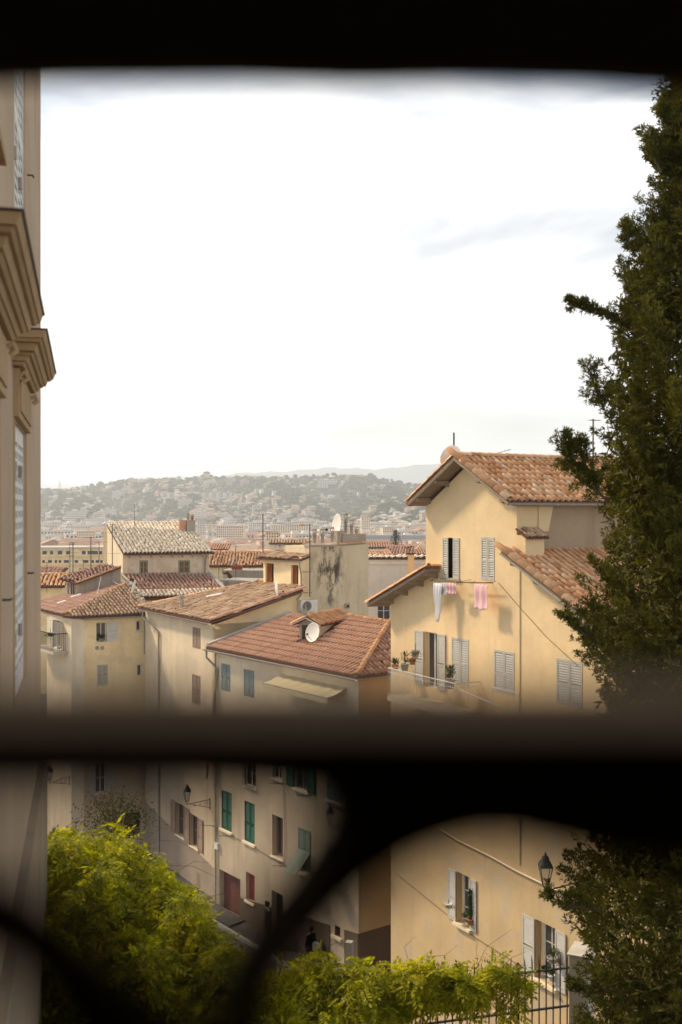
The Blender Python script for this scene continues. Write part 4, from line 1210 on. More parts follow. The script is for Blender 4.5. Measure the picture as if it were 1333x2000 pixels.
window(e1, E, *wl[4], frame='shut_n', panes=(2, 1), rec=0.28, fw=0.09)
def sill(fr, h_, p=None, e=0.1): mb = MB(); mb.box(fr, h_[0] - e, h_[1] + e, h_[2] - .10, h_[2] - .004, -.05, .10); mb.build('sill', M['cream'], p)
for i in (2, 3, 5, 6, 9, 10): sill(E, wl[i], e1)
for i in (5, 6):                              # upper leaf closed, lower flap pushed out
    h_ = wl[i]; zm = h_[2] + (h_[3] - h_[2]) * 0.5; m_ = (h_[0] + h_[1]) / 2
    for a, b in ((h_[0], m_ - .01), (m_ + .01, h_[1])):
        louvre(e1, E, a, b, zm, h_[3], M['shut_p'], d=0.0, mid=False)
        mb = MB(); q = [E.P(a, zm, 0.03), E.P(b, zm, 0.03), E.P(b, h_[2] + 0.15, 0.75), E.P(a, h_[2] + 0.15, 0.75)]
        nn = (q[1] - q[0]).cross(q[3] - q[0]).normalized() * 0.012
        def lp(u, v): return q[0].lerp(q[1], u).lerp(q[3].lerp(q[2], u), v)
        for (u0, u1, v0, v1) in [(0, .1, 0, 1), (.9, 1, 0, 1), (.1, .9, 0, .06), (.1, .9, .94, 1)] + [(.1, .9, .09 + k * .085, .09 + k * .085 + .05) for k in range(10)]:
            r4 = [lp(u0, v0), lp(u1, v0), lp(u1, v1), lp(u0, v1)]
            mb.hexa([p_ - nn for p_ in r4] + [p_ + nn for p_ in r4])
        mb.build('shutter_flap', M['shut_p'], e1)
    window(e1, E, *h_, frame='shut_p', panes=(2, 2), rec=0.2, sill=False)
window(e1, E, *wl[9], frame='shut_p', panes=(2, 2), rec=0.15, sill=False)
louvre(e1, E, wl[9][0] - 0.55, wl[9][0] - 0.02, wl[9][2], wl[9][3], M['shut_d'], d=0.02); louvre(e1, E, wl[9][1] + 0.02, wl[9][1] + 0.55, wl[9][2], wl[9][3], M['shut_d'], d=0.02)
closed_pair(e1, E, wl[10], 'shut_b', d=-0.02)
# doors and ground floor windows
h_ = wl[11]; mb = MB(); a0 = h_[0] + 0.45 * (h_[1] - h_[0])
d_ = None
mb.box(E, h_[0], h_[1], h_[2], h_[3], -0.30, -0.28); d_ = mb.build('door', M['maroon'], e1)
n_ = 7
for k in range(n_):
    mb = MB(); a = h_[0] + (h_[1] - h_[0]) * k / n_; mb.box(E, a + .01, h_[0] + (h_[1] - h_[0]) * (k + 1) / n_ - .01, h_[2] + .01, h_[3] - .02, -0.279, -0.255 + 0.004 * (k % 2)); mb.build('plank', M['maroon'], d_)
h_ = wl[12]; mb = MB(); mb.box(E, h_[0], h_[1], h_[2], h_[3], -0.2, -0.18); mb.build('window_board', M['reddoor'], e1); sill(E, h_, e1, 0.03)
h_ = wl[13]; mb = MB(); mb.box(E, h_[0], h_[1], h_[2], h_[3], -0.3, -0.27); d_ = mb.build('door', M['dark'], e1)
mb = MB(); mb.tube([E.P(h_[0] + .12, h_[2] + 1.0, -.25), E.P(h_[0] + .2, h_[2] + 1.0, -.22)], 0.02, 5); mb.build('handle', M['zinc'], d_)
h_ = wl[14]; backing(e1, E, h_, 0.25); sill(E, h_, e1, .15)
mb = MB()
for k in range(5): s_ = h_[0] + (h_[1] - h_[0]) * (k + .5) / 5; mb.tube([E.P(s_, h_[2], -.05), E.P(s_, h_[3], -.05)], 0.012, 4)
mb.build('window_bars', M['iron'], e1)
# drainpipes and cables on the lane facade
pipe(e1, [E.P(E.px(424, 1500)[0], z, 0.07) for z in (-6.6, -12, GZ)], 0.045)
pipe(e1, [E.P(*E.px(x, y), 0.03) for x, y in ((415, 1612), (470, 1640), (500, 1655), (530, 1675), (560, 1690))], 0.014, 'wall_cable', 'wood', 4)
pipe(e1, [E.P(*E.px(x, y), 0.04) for x, y in ((556, 1500), (556, 1560), (559, 1640), (556, 1680), (545, 1688))], 0.014, 'wall_cable', 'wood', 4)
mb = MB(); mb.box(E, E.px(423, 1640)[0], E.px(429, 1640)[0], E.px(425, 1657)[1], E.px(425, 1645)[1], 0.0, 0.12); mb.build('meter_box', M['shut_w'], e1)
for x, y in ((410, 1615), (448, 1636), (548, 1533), (603, 1557), (553, 1695)):
    s_, z_ = E.px(x, y, 0.3); mb = MB(); mb.tube([E.P(s_, z_, 0), E.P(s_ - 0.5, z_, 0.5)], 0.014, 4); mb.build('drying_arm', M['rust'], e1)
# roof
pE = Pl(E.P(-0.1, -6.33, 0.38), tE, 18.5)
apex = pE.hit(760, 1218); c0 = E.P(EE + 0.37, -6.33, 0.38)
qE = [pE.at(0, 0), c0, apex, pE.hit(686, 1205), pE.hit(566, 1198)]
dorm = [pE.hit(585, 1262), pE.hit(604, 1262), pE.hit(690, 1203), pE.hit(590, 1203)]
rE = tile_roof(e1, pE, qE, M['tile_r'], p=0.25, c=0.44, ind=299, wob=.22, fat=.80, holes=[dorm], label='broad red tiled front slope')
pE2 = Pl(c0, V((0.798, 0.602, 0)), None, apex)
back = pE2.at(9, 0)
rE2 = tile_roof(e1, pE2, [c0, pE2.at(7, 0), apex + (pE2.at(7, 0) - c0) * 0.3, apex], M['tile_r2'], p=0.22, c=0.40, ind=150, label='small dusty hip end slope beside the ochre wall')
ridge(rE, c0 + UP * .05, apex + UP * .05, M['tile_o'], sc=1.35, name='hip_tile')
ridge(rE, apex + UP * .05, pE.hit(686, 1205) + UP * .05, M['tile_o'], sc=1.3)
gutter(e1, pE.at(-0.1, -0.06, -0.08), c0 + tE * 0.05 - UP * .06 - pE.W * 0.06, 0.075)
gutter(e1, c0 - UP * .06, pE2.at(7, -0.03, -0.08), 0.075)
a = pE.at(0.0, 0, -0.15)
pipe(e1, [a, a - UP * 0.35, a - UP * 0.75 + tE * 0.5 - E.n * 0.2, a - UP * 0.9 + tE * 0.55 - E.n * 0.28, a - UP * 6], 0.05)
mb = MB(); l0, l1_ = pE.at(0.0, 0.1, 0.03), pE.hit(566, 1198); mb.prism([l0, l0 + pE.U * 0.22, l1_ + pE.U * 0.25, l1_], pE.n * 0.14); mb.build('mortar_fillet', M['mortar'], e1)
# body filler between roof and walls
mb = MB(); mb.prism([p_ - pE.n * 0.12 - UP * 0.02 for p_ in (pE.at(0.3, 0.5), pE.at(11.0, 0.5), apex - pE.U * .3, pE.hit(568, 1200))], -UP * 3.0); mb.build('upper_wall', M['cream'], e1)
# dormer
dm = thing('dormer', pE.hit(595, 1258), 'small tiled dormer on the broad red roof with a dark opening', 'dormer')
e1_d = dm
f0 = pE.hit(585, 1250); fx = pE.hit(606, 1252)
Fd = Fr((f0.x, f0.y), V((0.90, -0.43, 0)))
wd = 0.95; zt = -4.95
dz0 = pE.hit(595, 1258).z - 0.25
wall_front(dm, Fd, 0, wd, dz0, zt, M['mortar'], holes=[(0.12, wd - 0.12, dz0 + 0.3, zt - 0.05)], top=[(0, zt), (wd / 2, zt + 0.30), (wd, zt)], depth=3.2, reveal=0.5)
backing(dm, Fd, (0.12, wd - 0.12, dz0 + 0.3, zt - 0.05), 0.5)
mb = MB(); Fds = Fr((Fd.P(wd, 0).x, Fd.P(wd, 0).y), -Fd.n); mb.box(Fds, 0, 3.0, dz0, zt, 0.0, 0.015); mb.build('side_wall', M['cream'], dm)
pdR = Pl(Fd.P(wd + 0.22, zt - 0.02, 0.3), -Fd.n, 26); pdL = Pl(Fd.P(-0.22, zt - 0.02, -3.2), Fd.n, 26); ld = 0.70 / math.cos(R(26))
rr = tile_roof(dm, pdR, [pdR.at(0, 0), pdR.at(3.5, 0), pdR.at(3.5, ld), pdR.at(0, ld)], M['tile_o'], ind=60, thick=0.05, p=0.24)
tile_roof(dm, pdL, [pdL.at(0, 0), pdL.at(3.5, 0), pdL.at(3.5, ld), pdL.at(0, ld)], M['tile_o'], ind=60, thick=0.05, p=0.24)
ridge(rr, Fd.P(wd / 2, zt + 0.36, 0.33), Fd.P(wd / 2, zt + 0.36, -3.2), M['tile_o'], sc=1.2)
for k, s_ in ((-1, -0.24), (1, wd + 0.24)):
    mb = MB(); mb.tube([Fd.P(s_, zt - 0.03, 0.31), Fd.P(wd / 2, zt + 0.30, 0.31)], 0.035, 4); mb.build('barge_board', M['shut_w'], dm)
dish('satellite_dish', Fd.P(*Fd.px(611, 1235, .75), .75), V((-0.70, -0.68, 0.25)), 0.43, 'round white satellite dish in front of the dormer on the red roof', Fd.P(wd * 0.6, dz0 + 0.35, 0.1))
# awning
aw = thing('awning', E.P(5, -8.2), 'cream cloth awning rolled out under the eaves of the red roofed house', 'awning')
a, za = E.px(513, 1334, 0.95); b, zb = E.px(640, 1364, 0.95)
zf = (za + zb) / 2; mb = MB(); n = 24; vs = []
for j in range(7):
    for i in range(n + 1):
        u = i / n; v = j / 6; vs.append(E.P(a + (b - a) * u, zf + 0.30 * v - 0.05 * math.sin(v * 3.14) + 0.025 * math.sin(u * 40), 0.95 * (1 - v) + 0.01))
mb.mesh(vs, [(j * (n + 1) + i, j * (n + 1) + i + 1, (j + 1) * (n + 1) + i + 1, (j + 1) * (n + 1) + i) for j in range(6) for i in range(n)], True)
mb.build('canopy', M['awning'], aw)
mb = MB(); mb.box(E, a, b, zf - 0.22, zf, .95, .965); mb.build('valance', M['awning'], aw)
mb = MB()
for s_ in (a + .1, b - .1): mb.tube([E.P(s_, zf, .94), E.P(s_, zf - 0.3, 0.0)], 0.02, 5)
mb.tube([E.P(a, zf, .95), E.P(b, zf, .95)], 0.025, 5); mb.build('frame', M['zinc'], aw)

# ------------------------------------------------------------------ building B: brown roofed beige house, attic and stained chimney wall
tB = V((0.53, -0.848, 0)).normalized(); mB = V((0.848, 0.53, 0)).normalized()
B = Fr((-10.72, 58.85), tB); BS = 8.9
b1 = thing('brown_roofed_house', B.P(0, GZ), 'beige house with a long patched brown tile roof and an attic at its top', 'house')
bh = [boxp(B, *q) for q in ((377, 1224, 392, 1264), (376, 1316, 392, 1372), (345, 1566, 361, 1628), (372, 1588, 388, 1650), (385, 1702, 393, 1738), (328, 1680, 337, 1720))]
wall_front(b1, B, 0, BS, -12.2, -5.35, M['beige'], holes=bh[:2], depth=6)
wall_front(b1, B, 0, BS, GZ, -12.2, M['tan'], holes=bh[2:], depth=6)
Br = Fr((B.P(BS, 0).x, B.P(BS, 0).y), mB)
for i in (0, 1): closed_pair(b1, B, bh[i], 'shut_n', d=-0.02)
for i in (2, 3):
    window(b1, B, *bh[i], frame='shut_n', panes=(2, 2), rec=0.2)
    w_ = (bh[i][1] - bh[i][0]) / 2 + .1
    louvre(b1, B, bh[i][0] - w_, bh[i][0] - .01, bh[i][2], bh[i][3], M['shut_n'], d=0.02); louvre(b1, B, bh[i][1] + .01, bh[i][1] + w_, bh[i][2], bh[i][3], M['shut_n'], d=0.02)
for i in (4, 5):
    backing(b1, B, bh[i]); mb = MB()
    for k in range(4): s_ = bh[i][0] + (bh[i][1] - bh[i][0]) * (k + .5) / 4; mb.tube([B.P(s_, bh[i][2], .02), B.P(s_, bh[i][3], .02)], 0.012, 4)
    mb.build('window_bars', M['iron'], b1)
mb = MB(); zz = B.px(400, 1660)[1]; mb.prism([B.P(0, GZ, .002), B.P(BS, GZ, .002), B.P(BS, zz - .6, .002), B.P(0, zz + .6, .002)], B.n * 0.02); mb.build('base_band', M['lilac'], b1)
pB = Pl(B.P(BS + 0.15, -5.2, 0.38), tB, 15.5)
qB = [pB.at(-BS - 0.3, 0), pB.at(0, 0), pB.hit(470, 1197), pB.hit(540, 1172), pB.hit(592, 1152), pB.hit(588, 1140), pB.hit(514, 1136)]
tile_roof(b1, pB, qB, M['tile_b'], p=0.22, c=0.38, ind=299, wob=2.2)
rB = [o_ for o_ in b1.children if o_.name.startswith('roof')][0]
v0, v1 = pB.at(0, 0, .04), pB.hit(592, 1152) + UP * .05
ridge(rB, v0, v1, M['tile_r'], n=pB.n, sc=1.4, name='verge_tile', step=0.42)
ridge(rB, pB.at(-BS - 0.25, 0.05, .04), pB.hit(514, 1136) + UP * .04, M['tile_o'], n=pB.n, sc=1.1, name='verge_tile', step=0.40)
gutter(b1, pB.at(-BS - 0.35, -0.05, -0.07), pB.at(0.1, -0.05, -0.07), 0.075)
a = B.P(0.55, -5.4, 0.36); pipe(b1, [a, a - UP * .3, B.P(1.9, -6.1, .25), B.P(2.1, -6.35, .08), B.P(2.1, -12, .08), B.P(2.1, GZ, .08)], 0.05)
# right gable wall: follows the verge, yellow lightened to stand in for light
s_n, z_n = Br.px(592, 1155); topz = lambda s_: -5.33 + s_ * math.tan(R(15.5))
mb = MB(); mb.prism([Br.P(0, GZ, 0), Br.P(4.76, GZ, 0), Br.P(4.76, topz(4.76) - .05, 0), Br.P(0, -5.36, 0)], -Br.n * 0.3); M['lightened_yellow'] = plaster('bright_yellow_plaster', (0.93, 0.76, 0.46), amt=0.15, dirt=(0.5, 0.38, 0.22)); mb.build('side_wall', M['lightened_yellow'], b1)
for k in range(3): mb = MB(); mb.box(Br, -0.28 + k * .14, 0.0 + k * .14, -5.44 - k * .08, -5.36 - k * .08, -.3, 0.02); mb.build('cornice_step', M['paley'], b1)
s5, s6, s7 = Br.px(605, 1100)[0], Br.px(664, 1067)[0], Br.px(720, 1058)[0]
s4 = Br.px(590, 1100)[0]
zD = Br.px(590, 1094)[1]; zT = Br.px(605, 1068)[1]
mb = MB(); mb.box(Br, s4, s5, -9, Br.px(600, 1086)[1], -0.3, 0.0); mb.build('attic_side_wall', M['paley'], b1)
sp = Br.px(645, 1105)[0]; P_ = Br.P(sp, Br.px(645, 1105)[1]); P2_ = Br.P(Br.px(642, 1158)[0], Br.px(642, 1158)[1])
M['stained'] = plaster('stained_chimney_render', (0.68, 0.56, 0.38), amt=0.5, dirt=(0.30, 0.24, 0.17), patch=(0.64, 0.52, 0.32), pamt=0.5, loc=(5, 5, 2),
                       spots=[((P_.x, P_.y, P_.z), 1.3, (0.055, 0.048, 0.04), 0.95), ((P2_.x, P2_.y, P2_.z), 0.6, (0.06, 0.05, 0.045), 0.9), ((P_.x - 1.3, P_.y - .8, P_.z + .2), 0.7, (0.08, 0.07, 0.055), 0.8)])
wall_front(b1, Br, s5, s7, -12, zT - 0.5, M['stained'], top=[(s5, zT), (s6, zT), (s7, Br.px(720, 1062)[1])], depth=2.6, name='chimney_wall')
def mort(fr, a, b, z0, z1, d0, d1, nm, mat='greywall', p=b1): mb = MB(); mb.box(fr, a, b, z0, z1, d0, d1); return mb.build(nm, M[mat], p)
mort(Br, s5 - .05, s6 - .02, zT, zT + 0.10, -0.5, 0.06, 'chimney_coping')
zp = Br.px(700, 1043)[1]
mort(Br, s6 + .35, s7 + .02, zT - .2, zp, -1.2, -0.25, 'parapet', 'greywall')
mort(Br, Br.px(666, 1050)[0], Br.px(682, 1050)[0], zT, Br.px(670, 1037)[1], -1.0, -0.35, 'chimney_block', 'greywall')
ridge(b1, Br.P(s6 - .05, zT + .05, 0.0), Br.P(s7 + .05, Br.px(720, 1060)[1], 0.0), M['tile_o'], n=UP, sc=1.15, name='coping_tile', step=0.4)
cp = thing('chimney_pots', Br.P(s5, zT), 'three squat clay pots in a row on the left of the stained wall', 'chimney pots')
for x, y0, y1 in ((614.5, 1060, 1031), (630, 1060, 1031), (649, 1058, 1028)):
    s_, z0 = Br.px(x, y0, -.2); _, z1 = Br.px(x, y1, -.2); pot_chimney(cp, Br.P(s_, z0 - .03, -.2), z1 - z0, 0.115)
cp = thing('chimney_pots', Br.P(s6 + .6, zp), 'three uneven clay pots on the parapet right of the white dish', 'chimney pots')
for x, y0, y1 in ((676, 1040, 1000), (687, 1044, 1013), (696.5, 1044, 1027)):
    s_, z0 = Br.px(x, y0, -.7); _, z1 = Br.px(x, y1, -.7); pot_chimney(cp, Br.P(s_, z0 - .03, -.7), z1 - z0, 0.115)
s_, z_ = Br.px(657, 1029, -.9)
dish('satellite_dish', Br.P(s_, z_, -.9), V((-0.93, -0.33, 0.15)), 0.70, 'big white satellite dish seen edge on among the chimney pots', Br.P(s_ + .1, zT - .1, -1.1))
# attic
Aq0 = pB.hit(515, 1141); Aq1 = Br.P(Br.px(589, 1120)[0], 0); At = Fr((Aq0.x, Aq0.y), (Aq1.x - Aq0.x, Aq1.y - Aq0.y)); Al = math.hypot(Aq1.x - Aq0.x, Aq1.y - Aq0.y)
a1 = boxp(At, 519, 1099.5, 535, 1145); a2 = boxp(At, 569, 1103, 583, 1149)
zE = At.px(515, 1091)[1]
wall_front(b1, At, 0, Al, -5.5, zE, M['paley'], holes=[a1, a2], depth=1.4, name='attic_wall')
for h_ in (a1, a2):
    backing(b1, At, h_, 0.20)
    w_ = (h_[1] - h_[0])
    for k in range(5):
        if k == 3: continue
        mb = MB(); vs = []
        for j in range(7):
            for z_ in (h_[2] + .02, h_[3] - .02): vs.append(At.P(h_[0] + w_ * (k + j / 6) / 5, z_, -0.12 + 0.03 * math.sin(j * 2.1)))
        mb.mesh(vs, [(2 * j, 2 * j + 2, 2 * j + 3, 2 * j + 1) for j in range(6)], True); mb.build('curtain', M['curtain'], b1)
pA = Pl(At.P(-0.3, zE + .05, 0.32), At.t, 15)
tile_roof(b1, pA, [pA.at(0, 0), pA.hit(587, 1092.5), pA.hit(604.5, 1086), pA.hit(603.5, 1062)], M['tile_b'], p=0.2, c=0.36, ind=200, wob=2, name='attic_roof')
gutter(b1, pA.at(-.05, -.05, -.08), pA.hit(587, 1092.5) - UP * .08, 0.06)
a = pA.hit(585, 1093) - UP * .1
pipe(b1, [a, a - UP * .15, Br.P(s4 - .1, zE - .6, .1), Br.P(s4 - .1, zE - 1.7, .1), Br.P(s4 - .4, zE - 1.9, .2)], 0.04)
# things fixed to the stained wall
ac = thing('air_conditioner', Br.P(*Br.px(605, 1195), 0.4), 'white air conditioner unit with a round fan at the foot of the stained wall', 'air conditioner')
q = boxp(Br, 588, 1173, 621, 1196, 0.35)
mort(Br, q[0], q[1], q[2], q[3], 0.05, 0.35, 'casing', 'white', ac)
mb = MB(); cc = Br.P(q[0] + (q[1] - q[0]) * .38, (q[2] + q[3]) / 2, .352); rr_ = (q[3] - q[2]) * .40
mb.lathe([(0.001, 0.004), (rr_ * .96, 0.004), (rr_, 0.02), (rr_ * 1.05, 0.02), (rr_ * 1.06, 0)], cc, Br.n, 20); mb.build('fan_ring', M['zinc'], ac)
mb = MB(); mb.lathe([(0.03, 0.02), (0.001, 0.022)], cc, Br.n, 8)
for k in range(1, 6): r_ = rr_ * k / 6; mb.tube([cc + Br.n * .022 + (Br.t * math.cos(a_) + UP * math.sin(a_)) * r_ for a_ in np.linspace(0, 6.28, 20)], 0.005, 3)
mb.build('fan_guard', M['iron'], ac)
s_, z_ = Br.px(677, 1183); t = thing('wall_vent', Br.P(s_, z_), 'small square vent box on the lower right of the stained wall', 'vent')
mort(Br, s_ - .12, s_ + .12, z_ - .12, z_ + .12, .001, .14, 'casing', 'greywall', t); mort(Br, s_ - .08, s_ + .08, z_ - .08, z_ + .04, .141, .15, 'opening', 'dark', t)
s_, z0 = Br.px(605.5, 1166, .2); _, z1 = Br.px(605.5, 1023, .2)
t = aerial(Br.P(s_, z0, .2), z1 - z0, 'tall aerial mast with an orange tipped boom fixed to the stained wall', arms=((0.985, 0.9, 2.4),), r=0.028)
b_ = Br.P(s_, z1 - .05, .2); mb = MB(); mb.tube([b_ - V((0.5, 0, 0)), b_ - V((0.28, 0, -.02))], 0.06, 6); mb.build('booster', M['tile_o'], t)
for y in (1117, 1158): z_ = Br.px(605, y, .2)[1]; mb = MB(); mb.tube([Br.P(s_ - .3, z_, 0), Br.P(s_ + .1, z_, .22)], 0.018, 4); mb.build('bracket', M['rust'], t)
pq = pB.hit(541, 1168); dish('satellite_dish', pq + UP * 0.42, V((0.97, 0.2, 0.1)), 0.42, 'thin white dish edge on at the verge of the brown roof below the attic', pq)
pq = E.P(0, 0); pq = Br.P(*Br.px(595, 1195, .5), .5); dish('satellite_dish', pq + UP * 0.05, V((-0.9, -0.3, 0.2)), 0.30, 'small white dish partly in front of the air conditioner', pq - UP * .4)
pq = pB.hit(355, 1190); t = thing('vent_pipe', pq, 'short grey vent pipe with a cap on the brown roof', 'vent')
mb = MB(); mb.tube([pq - UP * .1, pq + UP * .62], 0.10, 10); mb.build('pipe', M['mortar'], t)
mb = MB(); mb.lathe([(0.10, .55), (0.14, .60), (0.14, .70), (0.001, .78)], pq, UP, 10); mb.build('cap', M['greywall'], t)
def skylight(pl, x0, y0, x1, y1, w_, label, parent=None):
    a, b = pl.hit(x0, y0), pl.hit(x1, y1); d = (b - a).normalized(); k = pl.n.cross(d).normalized() * w_
    mb = MB(); mb.prism([a + pl.n * .1, b + pl.n * .1, b + k + pl.n * .1, a + k + pl.n * .1], pl.n * 0.05)
    return tag(mb.build('roof_light', M['white']), label, 'roof light')
skylight(pB, 403, 1171, 434, 1165, 0.25, 'pale strip roof light let into the patched brown roof')

# ------------------------------------------------------------------ building A: yellow hip roofed house on the left
A = Fr((-13.76, 57.5), (0.87, 0.49)); AS = 3.5
a_ = thing('hip_roofed_house', A.P(0, GZ), 'yellow corner house with a brown hip roof and two round vents under its window', 'house')
ah = [boxp(A, *q) for q in ((188.5, 1216, 209, 1254), (266.5, 1212, 277, 1233), (190, 1299, 211, 1340), (268, 1298, 279, 1322), (187, 1492, 208, 1550))]
arch = boxp(A, 243, 1590, 276, 1640)
wall_front(a_, A, 0, AS, -12.8, -5.75, M['paley'], holes=ah[:4], depth=6)
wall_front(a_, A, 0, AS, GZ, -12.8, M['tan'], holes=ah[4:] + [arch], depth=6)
window(a_, A, *ah[0], frame='white', panes=(2, 1)); window(a_, A, *ah[1], frame='white', panes=(1, 1), fw=0.07); window(a_, A, *ah[3], frame='white', panes=(1, 1), fw=0.07)
louvre(a_, A, ah[0][1] + .02, ah[0][1] + .6, ah[0][2], ah[0][3], M['shut_w'], d=0.02)
closed_pair(a_, A, ah[2], 'shut_g', d=-0.02)
window(a_, A, *ah[4], frame='white', panes=(2, 2)); louvre(a_, A, ah[4][0] - .32, ah[4][0] - .02, ah[4][2], ah[4][3], M['shut_g'], d=0.02); louvre(a_, A, ah[4][1] + .02, ah[4][1] + .5, ah[4][2], ah[4][3], M['shut_g'], d=0.02)
backing(a_, A, arch)
mb = MB(); cA = ((arch[0] + arch[1]) / 2, arch[3]); rA = (arch[1] - arch[0]) / 2
mb.tube([A.P(cA[0] + math.cos(k) * (rA + .06), cA[1] - .3 + math.sin(k) * .5, .02) for k in np.linspace(0, 3.14, 12)], 0.05, 5); mb.build('arch_moulding', M['stone'], a_)
for x in (190, 200):
    mb = MB(); s_, z_ = A.px(x, 1265.5); mb.lathe([(0.001, .012), (.085, .012), (.10, .03), (.11, .03), (.11, 0)], A.P(s_, z_), A.n, 16); mb.build('round_vent', M['greywall'], a_)
plant(A.P((ah[0][0] + ah[0][1]) / 2, ah[0][2] + .01, .0), 0.16, 0.16, 'dark window box plant in the open window of the yellow hip roofed house', 'bush', 0.22, 'pot_g', 90)
P2c = V((-14.52, 57.9)); P1c = V((-16.63, 60.8))
Ac = Fr(P2c, V((-13.76, 57.5)) - P2c); Alf = Fr(P1c, P2c - P1c)
lc = (V((-13.76, 57.5)) - P2c).length; ll_ = (P2c - P1c).length
mb = MB(); mb.poly([Ac.P(0, -12.8), Ac.P(lc, -12.8), Ac.P(lc, -5.75), Ac.P(0, -5.75)]); mb.build('corner_wall', M['beige'], a_)
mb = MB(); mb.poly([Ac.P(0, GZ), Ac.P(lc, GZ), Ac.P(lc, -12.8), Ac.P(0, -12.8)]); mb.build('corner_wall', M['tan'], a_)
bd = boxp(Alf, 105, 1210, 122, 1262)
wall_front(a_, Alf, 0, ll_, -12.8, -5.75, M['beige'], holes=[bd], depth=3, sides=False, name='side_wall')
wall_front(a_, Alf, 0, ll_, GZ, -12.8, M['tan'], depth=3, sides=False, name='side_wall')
window(a_, Alf, *bd, frame='white', panes=(2, 2), sill=False, name='balcony_door')
louvre(a_, Alf, bd[0] - .4, bd[0] - .02, bd[2], bd[3], M['shut_w'], d=0.02); louvre(a_, Alf.turn(bd[1] + .03, 0.9), 0, 0.45, bd[2], bd[3], M['shut_w'], d=0.02)
zb = bd[2] - .05
b2 = thing('iron_balcony', Alf.P(bd[0], zb), 'dark iron balcony with plants at the left edge of the hip roofed house', 'balcony')
mb = MB(); mb.box(Alf, -0.6, ll_ * .85, zb - .16, zb, .002, .8); mb.build('floor_slab', M['stone'], b2)
mb = MB(); k = -0.58
while k < ll_ * .85: mb.tube([Alf.P(k, zb, .78), Alf.P(k, zb + .95, .78)], 0.012, 4); k += 0.12
for j in range(1, 7): mb.tube([Alf.P(ll_ * .84, zb, j * .115), Alf.P(ll_ * .84, zb + .95, j * .115)], 0.012, 4)
mb.build('balusters', M['iron'], b2)['kind'] = 'stuff'
mb = MB(); mb.tube([Alf.P(-.6, zb + .95, .78), Alf.P(ll_ * .84, zb + .95, .78), Alf.P(ll_ * .84, zb + .95, 0)], 0.025, 5); mb.build('handrail', M['iron'], b2)
plant(Alf.P(ll_ * .6, zb + .75, .6), 0.2, 0.2, 'trailing plant on the rail of the dark iron balcony', 'trail', 0.3, 'pot_g', 140)
pAf = Pl(at(163.7, 1205, 57.2), A.t, 17); hip = pAf.hit(249, 1139.5)
r_ = tile_roof(a_, pAf, [pAf.hit(124, 1203), pAf.at(0, 0), pAf.hit(291, 1199), hip], M['tile_b'], p=0.205, c=0.40, ind=299, label='front slope with deep wavy tile rows')
e0, e1p = at(80, 1191.5, 61.6), at(125, 1203, 57.8)
pAl = Pl(e0, e1p - e0, None, hip)
tile_roof(a_, pAl, [pAl.hit(60, 1186), pAl.hit(84, 1192), pAl.hit(125, 1202), hip, pAl.hit(236.6, 1137.6), pAl.hit(152, 1163.5), pAl.hit(125, 1163), pAl.hit(88, 1172.5), pAl.hit(66, 1176)], M['tile_r2'], p=0.205, c=0.40, ind=299, label='flat looking left slope')
ridge(r_, pAl.hit(125, 1202) + UP * .04, hip + UP * .04, M['tile_o'], sc=1.1, name='hip_tile')
gutter(a_, pAf.at(0, -.05, -.07), pAf.hit(291, 1200) - UP * .07, 0.07); gutter(a_, pAf.at(0, -.05, -.07), pAl.hit(84, 1193) - UP * .07, 0.07)
skylight(pAl, 113, 1183, 130, 1178, 0.25, 'pale strip roof light nearest the left edge on the hip roof'); skylight(pAl, 140, 1171, 160, 1165, 0.3, 'longer pale roof light against the grey parapet on the hip roof')
s_ = A.px(282, 1210)[0]; pipe(a_, [A.P(s_, -5.8, .2), A.P(s_, -6.1, .08), A.P(s_, -7.8, .08)], 0.045)
# broken flashing in the valley between A and the cream roofed house
mb = MB(); va, vb = hip, pAf.hit(290, 1197)
for k in range(16):
    q = va.lerp(vb, (k + .5) / 16) + V((random.uniform(-.12, .2), random.uniform(-.1, .1), random.uniform(0, .18))); r0 = random.uniform(.10, .22)
    bv, bf = blob(1, 0.35, k, 0.5); mb.mesh([(x * r0 + q.x, y * r0 + q.y, z * r0 + q.z) for x, y, z in bv], [tuple(f) for f in bf.tolist()])
o = mb.build('valley_mortar', M['mortar'], a_); o['kind'] = 'stuff'
q = pAf.hit(258, 1160); t = thing('crooked_flue', q, 'crooked white flue pipe leaning at the valley between the tiled roofs', 'chimney')
mb = MB(); mb.tube([q, q + V((.12, 0, .55)), q + V((.2, 0, .75))], 0.07, 8); mb.build('pipe', M['dish'], t); mb = MB(); mb.tube([q + V((-.02, 0, .75)), q + V((.0, 0, .9))], 0.13, 8); mb.build('cap', M['iron'], t)
# grey parapet block on top of the hip roof
k0, k1 = pAl.hit(151, 1163.5), pAl.hit(236.6, 1137.6); K = Fr((k0.x, k0.y), (k1.x - k0.x, k1.y - k0.y)); KL = math.hypot(k1.x - k0.x, k1.y - k0.y)
kt = thing('rooftop_store', k0, 'grey rendered rooftop store with a sagging brown tile roof above the hip roof', 'outbuilding')
za = K.px(150, 1139)[1]; zb = K.px(236, 1108)[1]
mb = MB(); mb.prism([K.P(0, k0.z - 1, 0), K.P(KL, k0.z - 1, 0), K.P(KL, zb, 0), K.P(0, za, 0)], -K.n * 2.4); mb.build('wall', M['greywall'], kt)
Kl = Fr((K.P(0, 0, 0).x - .9, K.P(0, 0, 0).y + 1.1), (K.P(0, 0).x - (K.P(0, 0).x - .9), -1.1))
mb = MB(); mb.box(Kl, 0, 1.42, k0.z - 1, za + .05, -1.0, 0); mb.build('side_wall', M['greywall'], kt)
